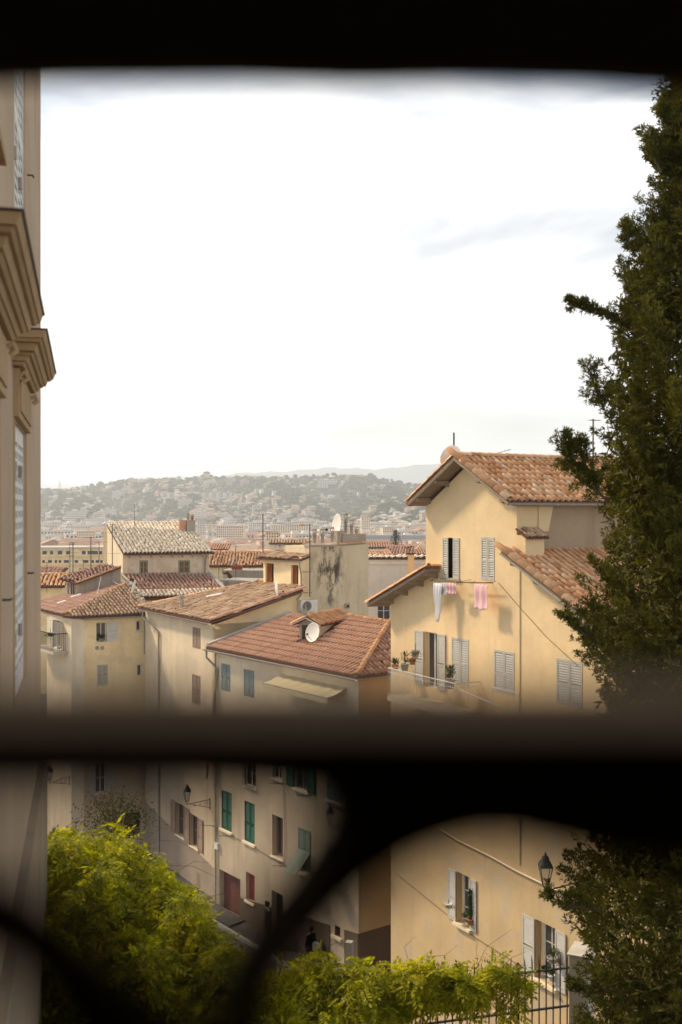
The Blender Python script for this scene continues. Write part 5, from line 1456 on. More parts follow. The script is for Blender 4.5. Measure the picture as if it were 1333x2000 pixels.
for s_ in (.35, .8, 1.1): mb = MB(); mb.tube([Kl.P(s_, k0.z - .2, .05), Kl.P(s_ + .05, za - .05, .1)], 0.035, 4); mb.build('prop', M['rust'], kt)
pK = Pl(K.P(-0.3, za + .02, .2), (K.P(KL, zb) - K.P(0, za)).normalized(), None, K.P(-0.3, za + .55, -1.5))
tile_roof(kt, pK, [pK.hit(115, 1129), pK.hit(148, 1139.5), pK.hit(237, 1107), pK.hit(205, 1102), pK.hit(127, 1124)], M['tile_r2'], p=0.2, c=0.36, ind=220, wob=2)
ridge(kt, pK.hit(150, 1139), pK.hit(236, 1107), M['tile_r'], n=pK.n, sc=1.0, name='verge_tile')

# ------------------------------------------------------------------ building C: cream roofed house with sage green windows
C = Fr((-14.16, 70.0), (0.926, 0.379))
c1 = thing('cream_roofed_house', C.P(0, PLAIN + 10), 'old white house with a cream tile roof and two sage green windows', 'house')
zc = -2.73
wa = boxp(C, 272.5, 1094.5, 290, 1121, -.3); wb = boxp(C, 348.5, 1094, 372, 1120.5, -.3)
wall_front(c1, C, 0.1, C.px(409, 1100, -.3)[0], -12, zc - .12, M['oldwall'], holes=[wa, wb], depth=5.5, d=-.3, reveal=.1)
for h_ in (wa, wb): window(c1, C, *h_, frame='frame_g', panes=(2, 2), rec=0.08, fw=0.10, d=-.3, glass='brownglass', sill=False)
pC = Pl(C.P(0, zc, 0), C.t, 16.5)
qC = [pC.at(0, 0), pC.hit(419, 1079.7), pC.hit(366.5, 1024), pC.hit(208.5, 1024)]
rC = tile_roof(c1, pC, qC, M['tile_c'], p=0.25, c=0.42, fat=1.18, ind=299, label='cream weathered tile slope')
ridge(rC, qC[3] + UP * .05, qC[2] + UP * .05, M['tile_r'], sc=1.1)
mb = MB(); dl = (qC[3] - qC[0]); mb.prism([qC[0] - UP * .1 - C.n * .25, qC[3] - UP * .1, V((qC[3].x, qC[3].y, -12)), V((qC[0].x, qC[0].y, -12)) - C.n * .25], C.t * 0.3); mb.build('gable_wall', M['beige'], c1)
beam_ends(c1, C, [(s_, zc - .08, .02) for s_ in (.4, 1.1, 1.8, 2.5, 3.2, 3.9, 4.6, 5.3)])
pipe(c1, [C.P(5.6, zc - .2, .0), C.P(5.55, zc - .4, -.2), C.P(5.5, -4.2, -.2)], 0.06)
pC2 = Pl(C.P(-0.1, C.px(236.7, 1123, -.3)[1], -.3), C.t, 13)
q2 = [pC2.hit(237, 1122.5), pC2.hit(284, 1168.5), pC2.hit(450, 1163), pC2.hit(409, 1122)]
rC2 = tile_roof(c1, pC2, q2, M['tile_r2'], p=0.25, c=0.40, ind=299, label='faded red lower roof with pale tiles along its eave')
pal = Pl(pC2.hit(284, 1168.5) + pC2.n * .07, C.t, 13)
tile_roof(c1, pal, [pal.at(0.2, 0), pal.at(6.2, 0), pal.at(6.0, 1.25), pal.at(-.35, 1.25)], M['tile_c'], p=0.25, c=0.40, ind=110, thick=0.02, name='eave_tiles', lift=0.005)
ridge(rC2, q2[1] + UP * .05, q2[0] + UP * .05, M['tile_c'], sc=1.2, name='verge_tile')
mb = MB(); mb.prism([p_ - UP * .15 for p_ in (q2[0], q2[1], q2[2] - C.t * .2, q2[3])], -UP * 6); mb.build('lower_wall', M['greywall'], c1)
mb = MB(); x_ = pC2.hit(286, 1172); mb.box(Fr((x_.x, x_.y), C.t), 0.1, 7, -9, x_.z - .3, -.3, .06); mb.build('eave_wall', M['paley'], c1)
mb = MB(); mb.tube([q2[3] + UP * .08, pC2.hit(428, 1140) + UP * .06, q2[2] + UP * .06], 0.13, 6); mb.build('verge_flashing', M['mortar'], c1)
s_ = thing('corner_post', at(205.5, 1105, 69.5) - UP * 1.5, 'tall yellow post standing at the left edge of the cream roof', 'post')
mb = MB(); Fq = Fr((at(202.5, 1100, 69.5).x, 69.5), (1, 0)); mb.box(Fq, 0, .2, at(205, 1107, 69.5).z - 1.5, at(205, 1031, 69.5).z, -.2, 0); mb.build('shaft', M['paley'], s_)
mb = MB(); mb.tube([at(205, 1031, 69.5), at(204, 1019, 69.5)], .03, 5); mb.tube([at(201, 1024, 69.5), at(208, 1021, 69.4)], .06, 5); mb.build('finial', M['dish'], s_)
ch = thing('chimney_stack', pC.hit(377, 1040), 'stained chimney stack with clay pots at the right end of the cream roof', 'chimney')
c0 = pC.hit(377, 1042); Fk = Fr((c0.x - .42, c0.y), C.t)
mb = MB(); mb.box(Fk, 0, .62, c0.z - .5, at(377, 1016, c0.y).z, -.5, 0); mb.build('stack', M['greywall'], ch)
pot_chimney(ch, V((Fk.P(.15, 0, -.25).x, Fk.P(.15, 0, -.25).y, at(377, 1017, c0.y).z)), .55, .12); pot_chimney(ch, V((Fk.P(.45, 0, -.25).x, Fk.P(.45, 0, -.25).y, at(377, 1017, c0.y).z)), .42, .12, 'potc')
mb = MB(); mb.box(Fk, -.5, -.05, c0.z + .2, c0.z + .95, -.4, -.1); mb.build('ridge_block', M['tile_r'], ch)

# ------------------------------------------------------------------ building G: plain pale wall behind, right of the stained wall
G = Fr((at(712, 1000, 66).x, 66.0), (0.995, 0.06))
g1 = thing('pale_pink_house', G.P(0, -14), 'plain pale pink house with a scalloped tile edge behind the ochre house', 'house')
gw = boxp(G, 737, 1157, 763, 1211)
wall_front(g1, G, 0, 6.5, -12, G.px(760, 1092)[1], M['pinkish'], holes=[gw], depth=6)
window(g1, G, *gw, frame='white', panes=(2, 3), rec=.1)
mb = MB(); z_ = G.px(760, 1101)[1]; mb.box(G, 0, 6.5, z_ - .04, z_ + .04, .001, .08); mb.build('cornice', M['pinkish'], g1)
pG = Pl(G.P(-.1, G.px(760, 1091.5)[1] + .02, .12), G.t, 3)
tile_roof(g1, pG, [pG.at(0, 0), pG.at(6.5, 0), pG.at(6.5, 1.2), pG.at(0, 1.2)], M['tile_c'], p=0.36, c=.5, ind=200, thick=.06)
# ------------------------------------------------------------------ roofs in the middle distance
def mid_house(x0, x1, ye, yr, D, name, label, wall='cream', tile='tile_o', rot=0.0, deg=18, wins=(), p=0.3, group=None, yb=None, ind=0, cat='house'):
    a = at(x0, ye, D); w_ = (x1 - x0) / F * D
    fr = Fr((a.x, a.y), (math.cos(rot), math.sin(rot)))
    t = thing(name, V((a.x, a.y, ground_z(a.x, a.y))), label, cat, group)
    zt = a.z
    L_ = 1.0
    plq = Pl(fr.P(-.2, zt, .3), fr.t, deg)
    for k in range(60):
        q = plq.at(0, L_); y = CY - q.z / q.y * F
        if y < yr or L_ > 14: break
        L_ += 0.2
    holes = [boxp(fr, *q) for q in wins]
    wall_front(t, fr, 0, w_, min(zt - 8, zt - 3), zt - .1, M[wall], holes=holes, depth=L_ * math.cos(R(deg)), reveal=.15)
    for h_ in holes: window(t, fr, *h_, frame='white', panes=(2, 2), rec=.12, fw=.06, sill=False)
    rf_ = tile_roof(t, plq, [plq.at(0, 0), plq.at(w_ + .4, 0), plq.at(w_ + .4, L_), plq.at(0, L_)], M[tile], p=p, c=.45, ind=ind, fine=False, wob=1.6)
    ridge(rf_, plq.at(0, L_, .05), plq.at(w_ + .4, L_, .05), M[tile], sc=1.5, step=.5)
    return t, fr, plq
mid_house(410, 530, 1106, 1079, 100, 'terrace_house', 'low house with a pale orange roof between the cream roof and the attic', 'paley', 'tile_o', 0.02, 17, ((484, 1108, 500, 1113),), ind=200)
mid_house(412, 444, 1074, 1063, 128, 'terrace_house', 'small house with a bright orange hip of roof just right of the cream roof', 'greywall', 'tile_r', -0.05, 16)
mid_house(62, 121, 1146, 1124, 80, 'terrace_house', 'low orange roof at the far left edge below the aerials', 'paley', 'tile_o', 0.15, 15, ())
mid_house(60, 118, 1123, 1110, 98, 'terrace_house', 'second small orange roof behind the aerials at the far left', 'greywall', 'tile_r2', -0.1, 15)
mid_house(712, 762, 1070, 1059, 190, 'terrace_house', 'dusty red hip roof above the pale pink wall on the left', 'cream', 'tile_r2', 0.05, 18, ((724, 1073, 728, 1078), (734, 1073, 738, 1078), (741, 1073, 745, 1078)), p=.45)
mid_house(752, 806, 1086, 1068, 150, 'terrace_house', 'broad mauve red roof above the middle of the pale pink wall', 'cream', 'tile_r2', -0.15, 17, p=.4)
mid_house(790, 850, 1083, 1072, 165, 'terrace_house', 'red roof tucked against the ochre house', 'paley', 'tile_r2', 0.1, 17, ((822, 1086, 828, 1090),), p=.4)
mid_house(728, 772, 1089, 1080, 120, 'terrace_house', 'small steep red roof just above the scalloped tile edge', 'paley', 'tile_r', 0.3, 20, p=.35)
mid_house(528, 600, 1062, 1055, 170, 'terrace_house', 'long grey roofed building behind the attic', 'cream', 'tile_b', 0.02, 12, ((545, 1064, 549, 1070), (556, 1064, 560, 1070), (566, 1064, 570, 1070)), p=.45)
# grey terrace between the cream roof and the attic
Q = Fr((at(434, 1112, 82).x, 82), (1, -.05)); t = thing('roof_terrace', Q.P(0, -12), 'grey walled roof terrace between the cream roofed house and the attic', 'terrace')
mb = MB(); mb.box(Q, 0, 4.2, -12, at(440, 1114, 82).z, -3, 0); mb.build('parapet', M['greywall'], t)
mb = MB(); mb.prism([at(418, 1133, 74), at(530, 1136, 74), at(530, 1130, 79), at(460, 1128, 80)], -UP * .1); mb.build('roof_sheet', M['mortar'], t)
mb = MB(); mb.box(Q, .7, 1.5, at(440, 1113, 82).z, at(440, 1105, 82).z, -.6, -.2); mb.build('door_hood', M['reddoor'], t)
q = at(440, 1122, 78); t = thing('cowl_chimney', q - UP * 1.2, 'small bent cowl chimney on the grey terrace right of the cream roof', 'chimney')
mb = MB(); mb.tube([q - UP * 1.2, q], .2, 8); mb.build('pipe', M['stone'], t); mb = MB(); mb.tube([q + V((-.1, 0, 0)), q + V((.15, 0, .15)), q + V((.45, 0, -.25))], .14, 6); mb.build('cowl', M['rust'], t)
# long yellow building at the left
Y = Fr((at(30, 1100, 270).x, 270), (0.99, 0.14)); yl = 26.5
t = thing('long_yellow_block', Y.P(0, PLAIN), 'long yellow block with two rows of dark windows at the left edge of the plain', 'apartment building')
zt_ = at(100, 1071, 272).z
hs = []
for x0, x1 in ((83, 88), (94, 102), (107, 112), (115, 120), (125, 135), (146, 153), (163, 173), (179, 184), (187, 194), (196, 201)):
    hs.append(boxp(Y, x0, 1094, x1, 1099.5))
for x0, x1 in ((83, 92), (98, 104), (113, 122), (129, 137), (160, 168), (171, 192), (194, 200)): hs.append(boxp(Y, x0, 1076, x1, 1083))
wall_front(t, Y, 0, yl, PLAIN, zt_, M['paley'], holes=hs, depth=14, reveal=.4)
for h_ in hs: backing(t, Y, h_, .35, 'glass', 'pane')
for y in (1085, 1101): mb = MB(); z_ = at(100, y, 272).z; mb.box(Y, 0, yl, z_ - .25, z_ + .1, .002, .5); mb.build('cornice', M['paley'], t)
for x0, x1 in ((94, 103), (113, 122)): mb = MB(); a, zz_ = Y.px(x0, 1074); b, _ = Y.px(x1, 1074); mb.box(Y, a, b, zz_, zz_ + .25, .1, 1.2); mb.build('canopy', M['white'], t)
mb = MB(); mb.box(Y, -1, yl + .5, zt_, zt_ + .3, -14, .4); mb.build('roof', M['stone'], t)
# two white tower blocks and the wide pink block at the foot of the hill
def tower(x0, x1, y0, y1, D, label, mat='white', nx=5, ny=8, name='tower_block', rot=0.1):
    a = at(x0, y1, D); fr = Fr((a.x, D), (math.cos(rot), math.sin(rot))); w_ = (x1 - x0) / F * D; zt = at(x0, y0, D).z
    t = thing(name, V((a.x, D, ground_z(a.x, D))), label, 'apartment building')
    hs = []; z0 = a.z
    for i in range(nx):
        for j in range(ny):
            s0 = w_ * (i + .25) / nx; hs.append((s0, s0 + w_ * .5 / nx, z0 + (zt - z0) * (j + .25) / ny, z0 + (zt - z0) * (j + .8) / ny))
    wall_front(t, fr, 0, w_, ground_z(a.x, D), zt, M[mat], holes=hs, depth=w_ * .6, reveal=.6)
    mb = MB()
    for h_ in hs: mb.box(fr, h_[0], h_[1], h_[2], h_[3], -.62, -.55)
    mb.build('window_panes', M['glass'], t)['kind'] = 'stuff'
    mb = MB(); mb.box(fr, -.4, w_ + .4, zt, zt + .6, -w_ * .6, .4); mb.build('roof', M['stone'], t)
tower(387, 402, 1018, 1045, 1000, 'white tower block just right of the cream roof chimney', 'white', 5, 8)
tower(405, 414, 1021, 1045, 1040, 'narrower cream tower block beside the white tower', 'cream', 3, 7)
tower(423, 476, 1028, 1050, 900, 'wide pinkish block with many windows right of the tower blocks', 'pinkish', 13, 5, rot=-.05)
tower(486, 520, 1022, 1040, 1200, 'pale blue grey block behind the thin mast aerial', 'white', 9, 6)
tower(530, 602, 1026, 1040, 1250, 'long grey white block at the foot of the dark valley', 'cream', 16, 4, rot=0)
tower(706, 724, 1010, 1034, 1150, 'pale tower at the foot of the right spur of the hill', 'pinkish', 5, 7)
tower(748, 772, 1030, 1040, 950, 'wide pale block below the right spur of the hill', 'cream', 7, 3)
tower(520, 545, 1040, 1056, 420, 'small cream block behind the chimney pots', 'cream', 5, 3)
tower(150, 185, 1038, 1052, 820, 'low cream terrace at the foot of the hill on the left', 'cream', 9, 3)
# blue roofed shed and monkey-puzzle like tree
a = at(705, 1053, 640); fr = Fr((a.x, 640), (1, 0)); t = thing('blue_roofed_hall', a, 'long low hall with a blue grey roof near the tiered pine', 'hall')
mb = MB(); mb.box(fr, 0, 44, a.z - 8, a.z, -12, 0); mb.build('wall', M['white'], t)
M['blue_roof'] = simple('blue_grey_roof', (0.34, 0.38, 0.42), 0.7); mb = MB(); mb.box(fr, -.5, 44.5, a.z, a.z + 2.4, -12.5, .5); mb.build('roof', M['blue_roof'], t)
D = 330; base = at(773, 1066, D) - UP * 3; top = at(773, 1037, D); Ht = top.z - base.z
t = thing('tiered_pine', base, 'dark tiered conifer standing above the red roofs near the ochre house', 'tree')
mb = MB(); mb.tube([base, top], .25, 6, .05); mb.build('trunk', M['bark'], t)
T, ax = [], []
for k in range(13):
    h_ = 0.22 + 0.76 * k / 12; rr_ = (1 - h_) * 3.6 + .5
    for j in range(7):
        a = j * 0.9 + k; d = V((math.cos(a), math.sin(a), -0.15))
        for q in range(10):
            f_ = (q + 1) / 10; p_ = base + UP * Ht * h_ + d * rr_ * f_ + UP * (0.5 * f_ * f_ * rr_ * .3)
            for z in range(1): T.append(list(p_ + V((random.gauss(0, .18), random.gauss(0, .18), random.gauss(0, .12))))); ax.append([random.gauss(0, 1), random.gauss(0, 1), .6])
bv = np.array([(-.14, 0, 0), (.14, 0, 0), (0.02, .42, .05), (-.02, .42, .05)])
v, f = scatter(bv, np.array([[0, 1, 2, 3]]), rots(np.array(ax), np.tile([.1, .2, 1.], (len(T), 1))), np.array(T)); np_obj('crown', v, f, M['wood_far'], t)['kind'] = 'stuff'

# ------------------------------------------------------------------ aerials and overhead wires
aerial(pK.hit(137, 1124) - UP * .1, 2.1, 'leftmost of the aerial pair on the grey rooftop store', ((0.98, .8, .3), (.6, .5, 1.2)))
aerial(pK.hit(143, 1122) - UP * .1, 2.0, 'aerial with the thickest mast on the grey rooftop store', ((0.95, .5, 2.3), (.7, .5, .2), (.45, .5, 1)), r=.03)
aerial(at(178, 1108, 64) - UP * .4, 2.2, 'tallest dark aerial in the middle of the brown sagging roof', ((0.99, .9, .1), (.75, .6, .3)), r=.03)
aerial(at(194, 1105, 66) - UP * .3, 1.8, 'slightly leaning aerial left of the yellow post', ((0.97, .8, 0.2), (.6, .4, 2.4)))
aerial(at(220, 1100, 68) - UP * .4, 2.9, 'dark aerial mast in front of the left part of the cream roof', ((0.98, 1.1, .05), (.8, .7, 2.9), (.35, .8, .4)), r=.028)
aerial(at(263, 1024, 75.5) - UP * .5, 1.9, 'single thin rod aerial above the ridge of the cream roof', ((0.99, .1, 0),), r=.018)
aerial(at(514, 1080, 66) - UP * .5, 2.9, 'dark many armed aerial mast left of the attic roof', ((0.99, .8, .1), (.80, .5, 2.5), (.62, .8, .0), (.45, 1.3, 3.3)), r=.035)
aerial(at(461, 1128, 78) - UP * .3, 2.6, 'thin aerial standing on the grey roof terrace', ((0.98, .6, .3), (.6, .5, 1.)), r=.025)
aerial(at(428, 1124, 78) - UP * .3, 1.6, 'short aerial close to the right end of the cream roof', ((0.98, .5, 1.3),))
aerial(at(436, 1124, 79) - UP * .3, 1.8, 'second short aerial close to the cream roof', ((0.98, .6, .3),))
aerial(at(92, 1150, 76) - UP * .3, 2.2, 'aerial at the far left edge above the orange roof', ((0.98, .5, .3), (.6, .6, 1.5)))
q = at(163, 1118, 66) - UP * .3; aerial(q, 1.1, 'low crooked aerial on the sagging brown roof', ((0.95, .6, .9), (.5, .5, 2)))
q = at(456, 1095, 90); dish('satellite_dish', q, V((-0.95, -.1, .2)), .45, 'narrow white dish on the pale orange roof in the distance', q - UP * .6)
cable(at(470, 998, 64), at(604, 1026, 54.5), .25, 'sagging wire between the dark mast aerial and the stained wall mast')
cable(at(205, 1106, 66), at(246, 1137, 60), .5, 'white wire drooping from the sagging roof to the valley', .014, None, 'dish')
cable(at(199, 1117, 64), at(190, 1160, 59.2), .1, 'wire hanging down the wall of the grey rooftop store', .012, None, 'dish')
cable(at(803, 1122, 40.5), at(848, 1134, 38), .45, 'pale wire looping under the eave of the lean-to roof', .014, None, 'dish')

# ------------------------------------------------------------------ the lane
mb = MB(); z = STREET + 0.004
a, b = E.P(-2, 0), E.P(EE + 2, 0)
pv = [E.P(-3, STREET + .12, 0), E.P(EE + 3, STREET + .12, 0), E.P(EE + 3, STREET + .12, 1.0), E.P(-3, STREET + .12, 1.0)]
mb.prism(pv, -UP * .12); tag(mb.build('pavement', M['asphalt'], None, pv[0]), kind='structure')
for k in range(16):
    mb = MB(); mb.box(E, -3 + k * 1.0 + .01, -3 + (k + 1) * 1.0 - .01, STREET + .001, STREET + .135, 1.002, 1.15)
    if k == 0: kr = thing('kerb', E.P(-3, STREET, 1), None, None); kr['kind'] = 'structure'
    mb.build('kerb_stone', M['kerb'], kr)
mb = MB(); mb.box(E, -6, 14, STREET + .004, STREET + .008, 3.1, 3.25); tag(mb.build('gutter_line', M['kerb'], None, E.P(0, STREET, 3)), kind='structure')
mb = MB(); mb.prism([E.P(0.3, STREET + .13, .02), E.P(2.8, STREET + .13, .02), E.P(3.0, STREET + .13, .95), E.P(0.2, STREET + .13, .95)], UP * .07); tag(mb.build('door_ramp', M['asphalt'], None, E.P(1, STREET, .5)), kind='structure')
def ofs(fr, x, y, d): s_, z_ = fr.px(x, y, d); return fr.P(s_, z_, d)
s_, z_ = E.px(645, 1612, 1.15); lantern(E.P(s_, z_, 1.15), E.P(s_, z_, 0.01), 'wall lantern on a long scrolled bracket beside the pale green shutters', 0.85)
s_, z_ = B.px(366, 1567, 1.2); lantern(B.P(s_, z_, 1.2), B.P(s_, z_, .01), 'wall lantern hanging over the brown shuttered windows', 0.95)
s_, z_ = Alf.px(97, 1526, .9); lantern(V((at(97, 1526, 56).x, 56, at(97, 1526, 56).z)), V((at(132, 1526, 56.8).x, 57.2, at(132, 1526, 56.8).z)), 'wall lantern farthest left, at the corner of the yellow house', 0.95)
s_, z_ = H.px(1066, 1733, 1.6); lantern(H.P(s_, z_, 1.6), H.P(s_, z_, .01), 'large wall lantern on the ochre wall beside the cypress', 1.05)

# people: one continuous skinned body each, coat and hair as children
def person(loc, face, label, pose='stand', hair='bun'):
    loc = V(loc)
    t = thing('person', loc, label, 'person')
    c, s = math.cos(face), math.sin(face)
    def W(x, y, z): return (x * c - y * s, x * s + y * c, z)
    st = .16
    J = {'pelvis': ((0, 0, .95), .135), 'waist': ((0, 0, 1.10), .115), 'chest': ((0, .01, 1.30), .14), 'neck': ((0, 0, 1.46), .055), 'head0': ((0, .01, 1.53), .075), 'head': ((0, .015, 1.62), .098), 'crown': ((0, 0, 1.69), .065),
         'sl': ((-.17, 0, 1.40), .062), 'el': ((-.22, .0, 1.13), .045), 'wl': ((-.20, .12, .93), .030), 'hl': ((-.20, .17, .86), .034),
         'sr': ((.17, 0, 1.40), .062), 'er': ((.23, -.02, 1.13), .045), 'wr': ((.20, .08, .92), .030), 'hr': ((.20, .12, .85), .034),
         'pl': ((-.09, 0, .88), .095), 'kl': ((-.10, st * .5, .50), .06), 'al': ((-.10, st * .2, .09), .04), 'fl': ((-.10, st * .2 + .14, .04), .035),
         'pr': ((.09, 0, .88), .095), 'kr': ((.10, -st * .2, .50), .06), 'ar': ((.10, -st, .10), .04), 'fr': ((.10, -st + .14, .04), .035)}
    E_ = [('pelvis', 'waist'), ('waist', 'chest'), ('chest', 'neck'), ('neck', 'head0'), ('head0', 'head'), ('head', 'crown'), ('chest', 'sl'), ('sl', 'el'), ('el', 'wl'), ('wl', 'hl'), ('chest', 'sr'), ('sr', 'er'), ('er', 'wr'), ('wr', 'hr'),
          ('pelvis', 'pl'), ('pl', 'kl'), ('kl', 'al'), ('al', 'fl'), ('pelvis', 'pr'), ('pr', 'kr'), ('kr', 'ar'), ('ar', 'fr')]
    for sd in 'lr':
        hx, hy, hz_ = J['h' + sd][0]
        for k in range(4): J['f%s%d' % (sd, k)] = ((hx + (k - 1.5) * .006, hy + .01 + (k - 1.5) * .018, hz_ - .085 + abs(k - 1.3) * .008), .009); E_.append(('h' + sd, 'f%s%d' % (sd, k)))
        J['t' + sd] = ((hx * .85, hy + .05, hz_ - .02), .010); E_.append(('h' + sd, 't' + sd))
    names = list(J); me = bpy.data.meshes.new('body')
    me.from_pydata([W(*J[n_][0]) for n_ in names], [(names.index(a), names.index(b)) for a, b in E_], [])
    me.materials.append(M['skin'])
    o = bpy.data.objects.new('body', me); COL.objects.link(o); o.parent = t
    m_ = o.modifiers.new('skin', 'SKIN'); sv = me.skin_vertices[0].data
    for i, n_ in enumerate(names): sv[i].radius = (J[n_][1], J[n_][1])
    sv[0].use_root = True
    sb = o.modifiers.new('smooth', 'SUBSURF'); sb.levels = 1; sb.render_levels = 1
    def cl(name, rings, mat):
        mb = MB(); seg = 14; vs = []
        for z, rx, ry, oy in rings:
            for k in range(seg):
                a = 2 * math.pi * k / seg; vs.append(V(W(rx * math.cos(a), oy + ry * math.sin(a), z)) + loc)
        mb.mesh(vs, [(i * seg + k, i * seg + (k + 1) % seg, (i + 1) * seg + (k + 1) % seg, (i + 1) * seg + k) for i in range(len(rings) - 1) for k in range(seg)], True)
        mb.poly(vs[-seg:]); mb.build(name, M[mat], t)
    cl('coat', [(.62, .21, .19, 0), (.80, .20, .17, 0), (.98, .185, .15, 0), (1.14, .16, .13, 0), (1.32, .20, .155, .01), (1.42, .17, .12, 0), (1.47, .07, .065, 0)], 'cloth_k')
    for sd in (-1, 1):
        mb = MB(); q = [V(W(sd * .17, 0, 1.41)) + loc, V(W(sd * .225, -.01, 1.13)) + loc, V(W(sd * .20, .10, .935)) + loc]; mb.tube(q, .072, 8, .045); mb.build('sleeve', M['cloth_k'], t)
        k_ = 'l' if sd < 0 else 'r'; mb = MB(); mb.tube([V(W(*J['p' + k_][0])) + loc, V(W(*J['k' + k_][0])) + loc, V(W(*J['a' + k_][0])) + loc], .105, 8, .06); mb.build('trouser_leg', M['cloth_k'], t)
        mb = MB(); f_ = V(W(*J['a' + k_][0])) + loc; g_ = V(W(*J['f' + k_][0])) + loc; mb.tube([f_ - UP * .04, g_ + V(W(0, .04, -.01))], .048, 8, .036); mb.build('shoe', M['cloth_k'], t)
    mb = MB(); hc = V(W(0, -.015, 1.635)) + loc; mb.lathe([(.001, -.10), (.075, -.085), (.112, -.02), (.112, .04), (.08, .095), (.001, .115)], hc, UP, 14)
    if hair == 'bun': mb.lathe([(.001, -.05), (.05, -.03), (.055, .01), (.03, .05), (.001, .06)], V(W(0, -.07, 1.74)) + loc, UP, 10)
    mb.build('hair', M['hair'], t)
    mb = MB(); fc = V(W(0, .075, 1.615)) + loc
    mb.tube([fc + UP * .01, fc + V(W(0, .045, -.02))], .012, 5); mb.build('nose', M['skin'], t)
    return t
s_, _ = E.px(520, 1800, .7); person(E.P(s_, STREET + .20, .62), math.atan2(-.5, -.4) + 1.2, 'person in black clothes with dark hair tied in a bun standing by the doorway')
pp = at(607, 1870, 43.5); pp.z = STREET + .01
person(pp, 0.8, 'person in dark clothes with a pale striped bag walking behind the hedge', hair='short')
t = thing('shoulder_bag', pp + V((.2, -.1, .9)), 'pale striped shoulder bag carried by the person behind the hedge', 'bag')
Fb = Fr((pp.x + .12, pp.y - .18), (.8, -.5)); mb = MB()
for k in range(5): mb.box(Fb, 0 + (0 if k % 2 else .01), .34 - (0 if k % 2 else .01), STREET + .85 + k * .07, STREET + .85 + (k + 1) * .07 - .006, -.08, .08)
mb.build('bag_body', M['bag'], t); mb = MB(); mb.tube([Fb.P(.04, STREET + 1.2, 0), Fb.P(-.02, STREET + 1.45, .05), Fb.P(.3, STREET + 1.2, 0)], .012, 5); mb.build('strap', M['cloth_k'], t)

# ------------------------------------------------------------------ terrace, fence, hedge post
TZ = -9.2
mb = MB(); mb.hexa([V(q) for q in ((-6, 8, STREET), (9, 8, STREET), (9, 17.7, STREET), (-6, 17.7, STREET), (-6, 8, TZ), (9, 8, TZ), (9, 17.7, TZ), (-6, 17.7, TZ))])
tag(mb.build('terrace', M['terrace'], None, (0, 12, STREET)), kind='structure')
fa, fb = at(500, 1965, 16.2), at(1150, 1903, 17.6); Fn = Fr((fa.x, fa.y), (fb.x - fa.x, fb.y - fa.y)); fl = math.hypot(fb.x - fa.x, fb.y - fa.y)
zr = lambda s_: -7.43
t = thing('iron_fence', Fn.P(0, TZ), 'dark green iron railing fence along the terrace edge below the ochre wall', 'fence')
mb = MB()
for dz in (0.0, -0.62, -1.6): mb.box(Fn, 0, fl, -7.42 + dz - .012, -7.42 + dz + .012, -.02, .02)
mb.build('rails', M['iron'], t)
k = 0; s_ = .05
me_bar = None
while s_ < fl:
    post = abs(s_ - Fn.px(1012, 1930)[0]) < .065
    mb = MB(); p0 = Fn.P(s_, TZ, .0); hgt = (-7.18 + .02 * math.sin(k * 2.3))
    r_ = .028 if post else .0115
    mb.tube([p0, Fn.P(s_, hgt - .10, 0)], r_, 6)
    if post: mb.lathe([(.03, 0), (.05, .02), (.05, .05), (.03, .07), (.03, .12), (.06, .14), (.04, .20), (.001, .24)], Fn.P(s_, hgt - .30, 0), UP, 8)
    else: mb.tube([Fn.P(s_, hgt - .10, 0), Fn.P(s_ + .012 * math.sin(k), hgt + .02, .012 * math.cos(k * 1.7))], .0115, 6, .002)
    mb.build('post' if post else 'bar', M['iron'], t)
    s_ += .124; k += 1
pc = at(684, 1841, 17.9); t = thing('square_post', V((pc.x, pc.y, STREET)), 'pale square concrete post rising out of the hedge', 'post')
Fp = Fr((pc.x - .08, pc.y), (.92, -.38)); mb = MB(); mb.box(Fp, 0, .11, STREET, pc.z - .01, -.11, 0); mb.build('shaft', M['stone'], t)
mb = MB(); mb.box(Fp, -.004, .114, pc.z - .01, pc.z + .006, -.114, .004); mb.build('cap', M['stone'], t)
Fw = Fr((at(1112, 1900, 17.3).x, 17.3), (.9, -.42)); t = thing('gate_pillar', Fw.P(0, TZ), 'white masonry pillar at the right end of the railing under the cypress', 'pillar')
mb = MB(); mb.box(Fw, 0, .30, TZ, at(1120, 1900, 17.2).z + .25, -.5, 0); mb.build('shaft', M['stone'], t)
mb = MB(); mb.box(Fw, -.03, .33, at(1120, 1900, 17.2).z + .25, at(1120, 1867, 17.2).z, -.54, .04); mb.build('cap', M['stone'], t)

# ------------------------------------------------------------------ wisteria
def vine(name, label, pts_fn, n, seed, stems=(), strands=()):
    r = np.random.default_rng(seed)
    T, ax = pts_fn(n, r)
    bv, bf = compound_leaf(11, .27, .102, .044)
    up = np.tile([0., 0., 1.], (len(T), 1)) + r.normal(0, .45, (len(T), 3))
    v, f = scatter(bv, bf, rots(ax, up), T, r.uniform(.65, 1.15, len(T)))
    t = thing(name, V(T.mean(0)) - UP * 1.5, label, 'climbing plant')
    o = np_obj('foliage', v, f, M['vine'], t); o['kind'] = 'stuff'
    mb = MB()
    for s in stems: mb.tube(s, .018, 5, .006)
    mb.build('stem', M['stem'], t)
    for s in strands:
        mb = MB(); mb.tube(s, .005, 4, .002); mb.build('tendril', M['stem'], t)
    return t
OUT1 = [(40, 1640), (92, 1622), (130, 1618), (165, 1604), (215, 1592), (262, 1625), (300, 1648), (345, 1703), (375, 1735), (400, 1768), (425, 1830), (470, 1875), (500, 1905), (560, 1990), (600, 2080)]
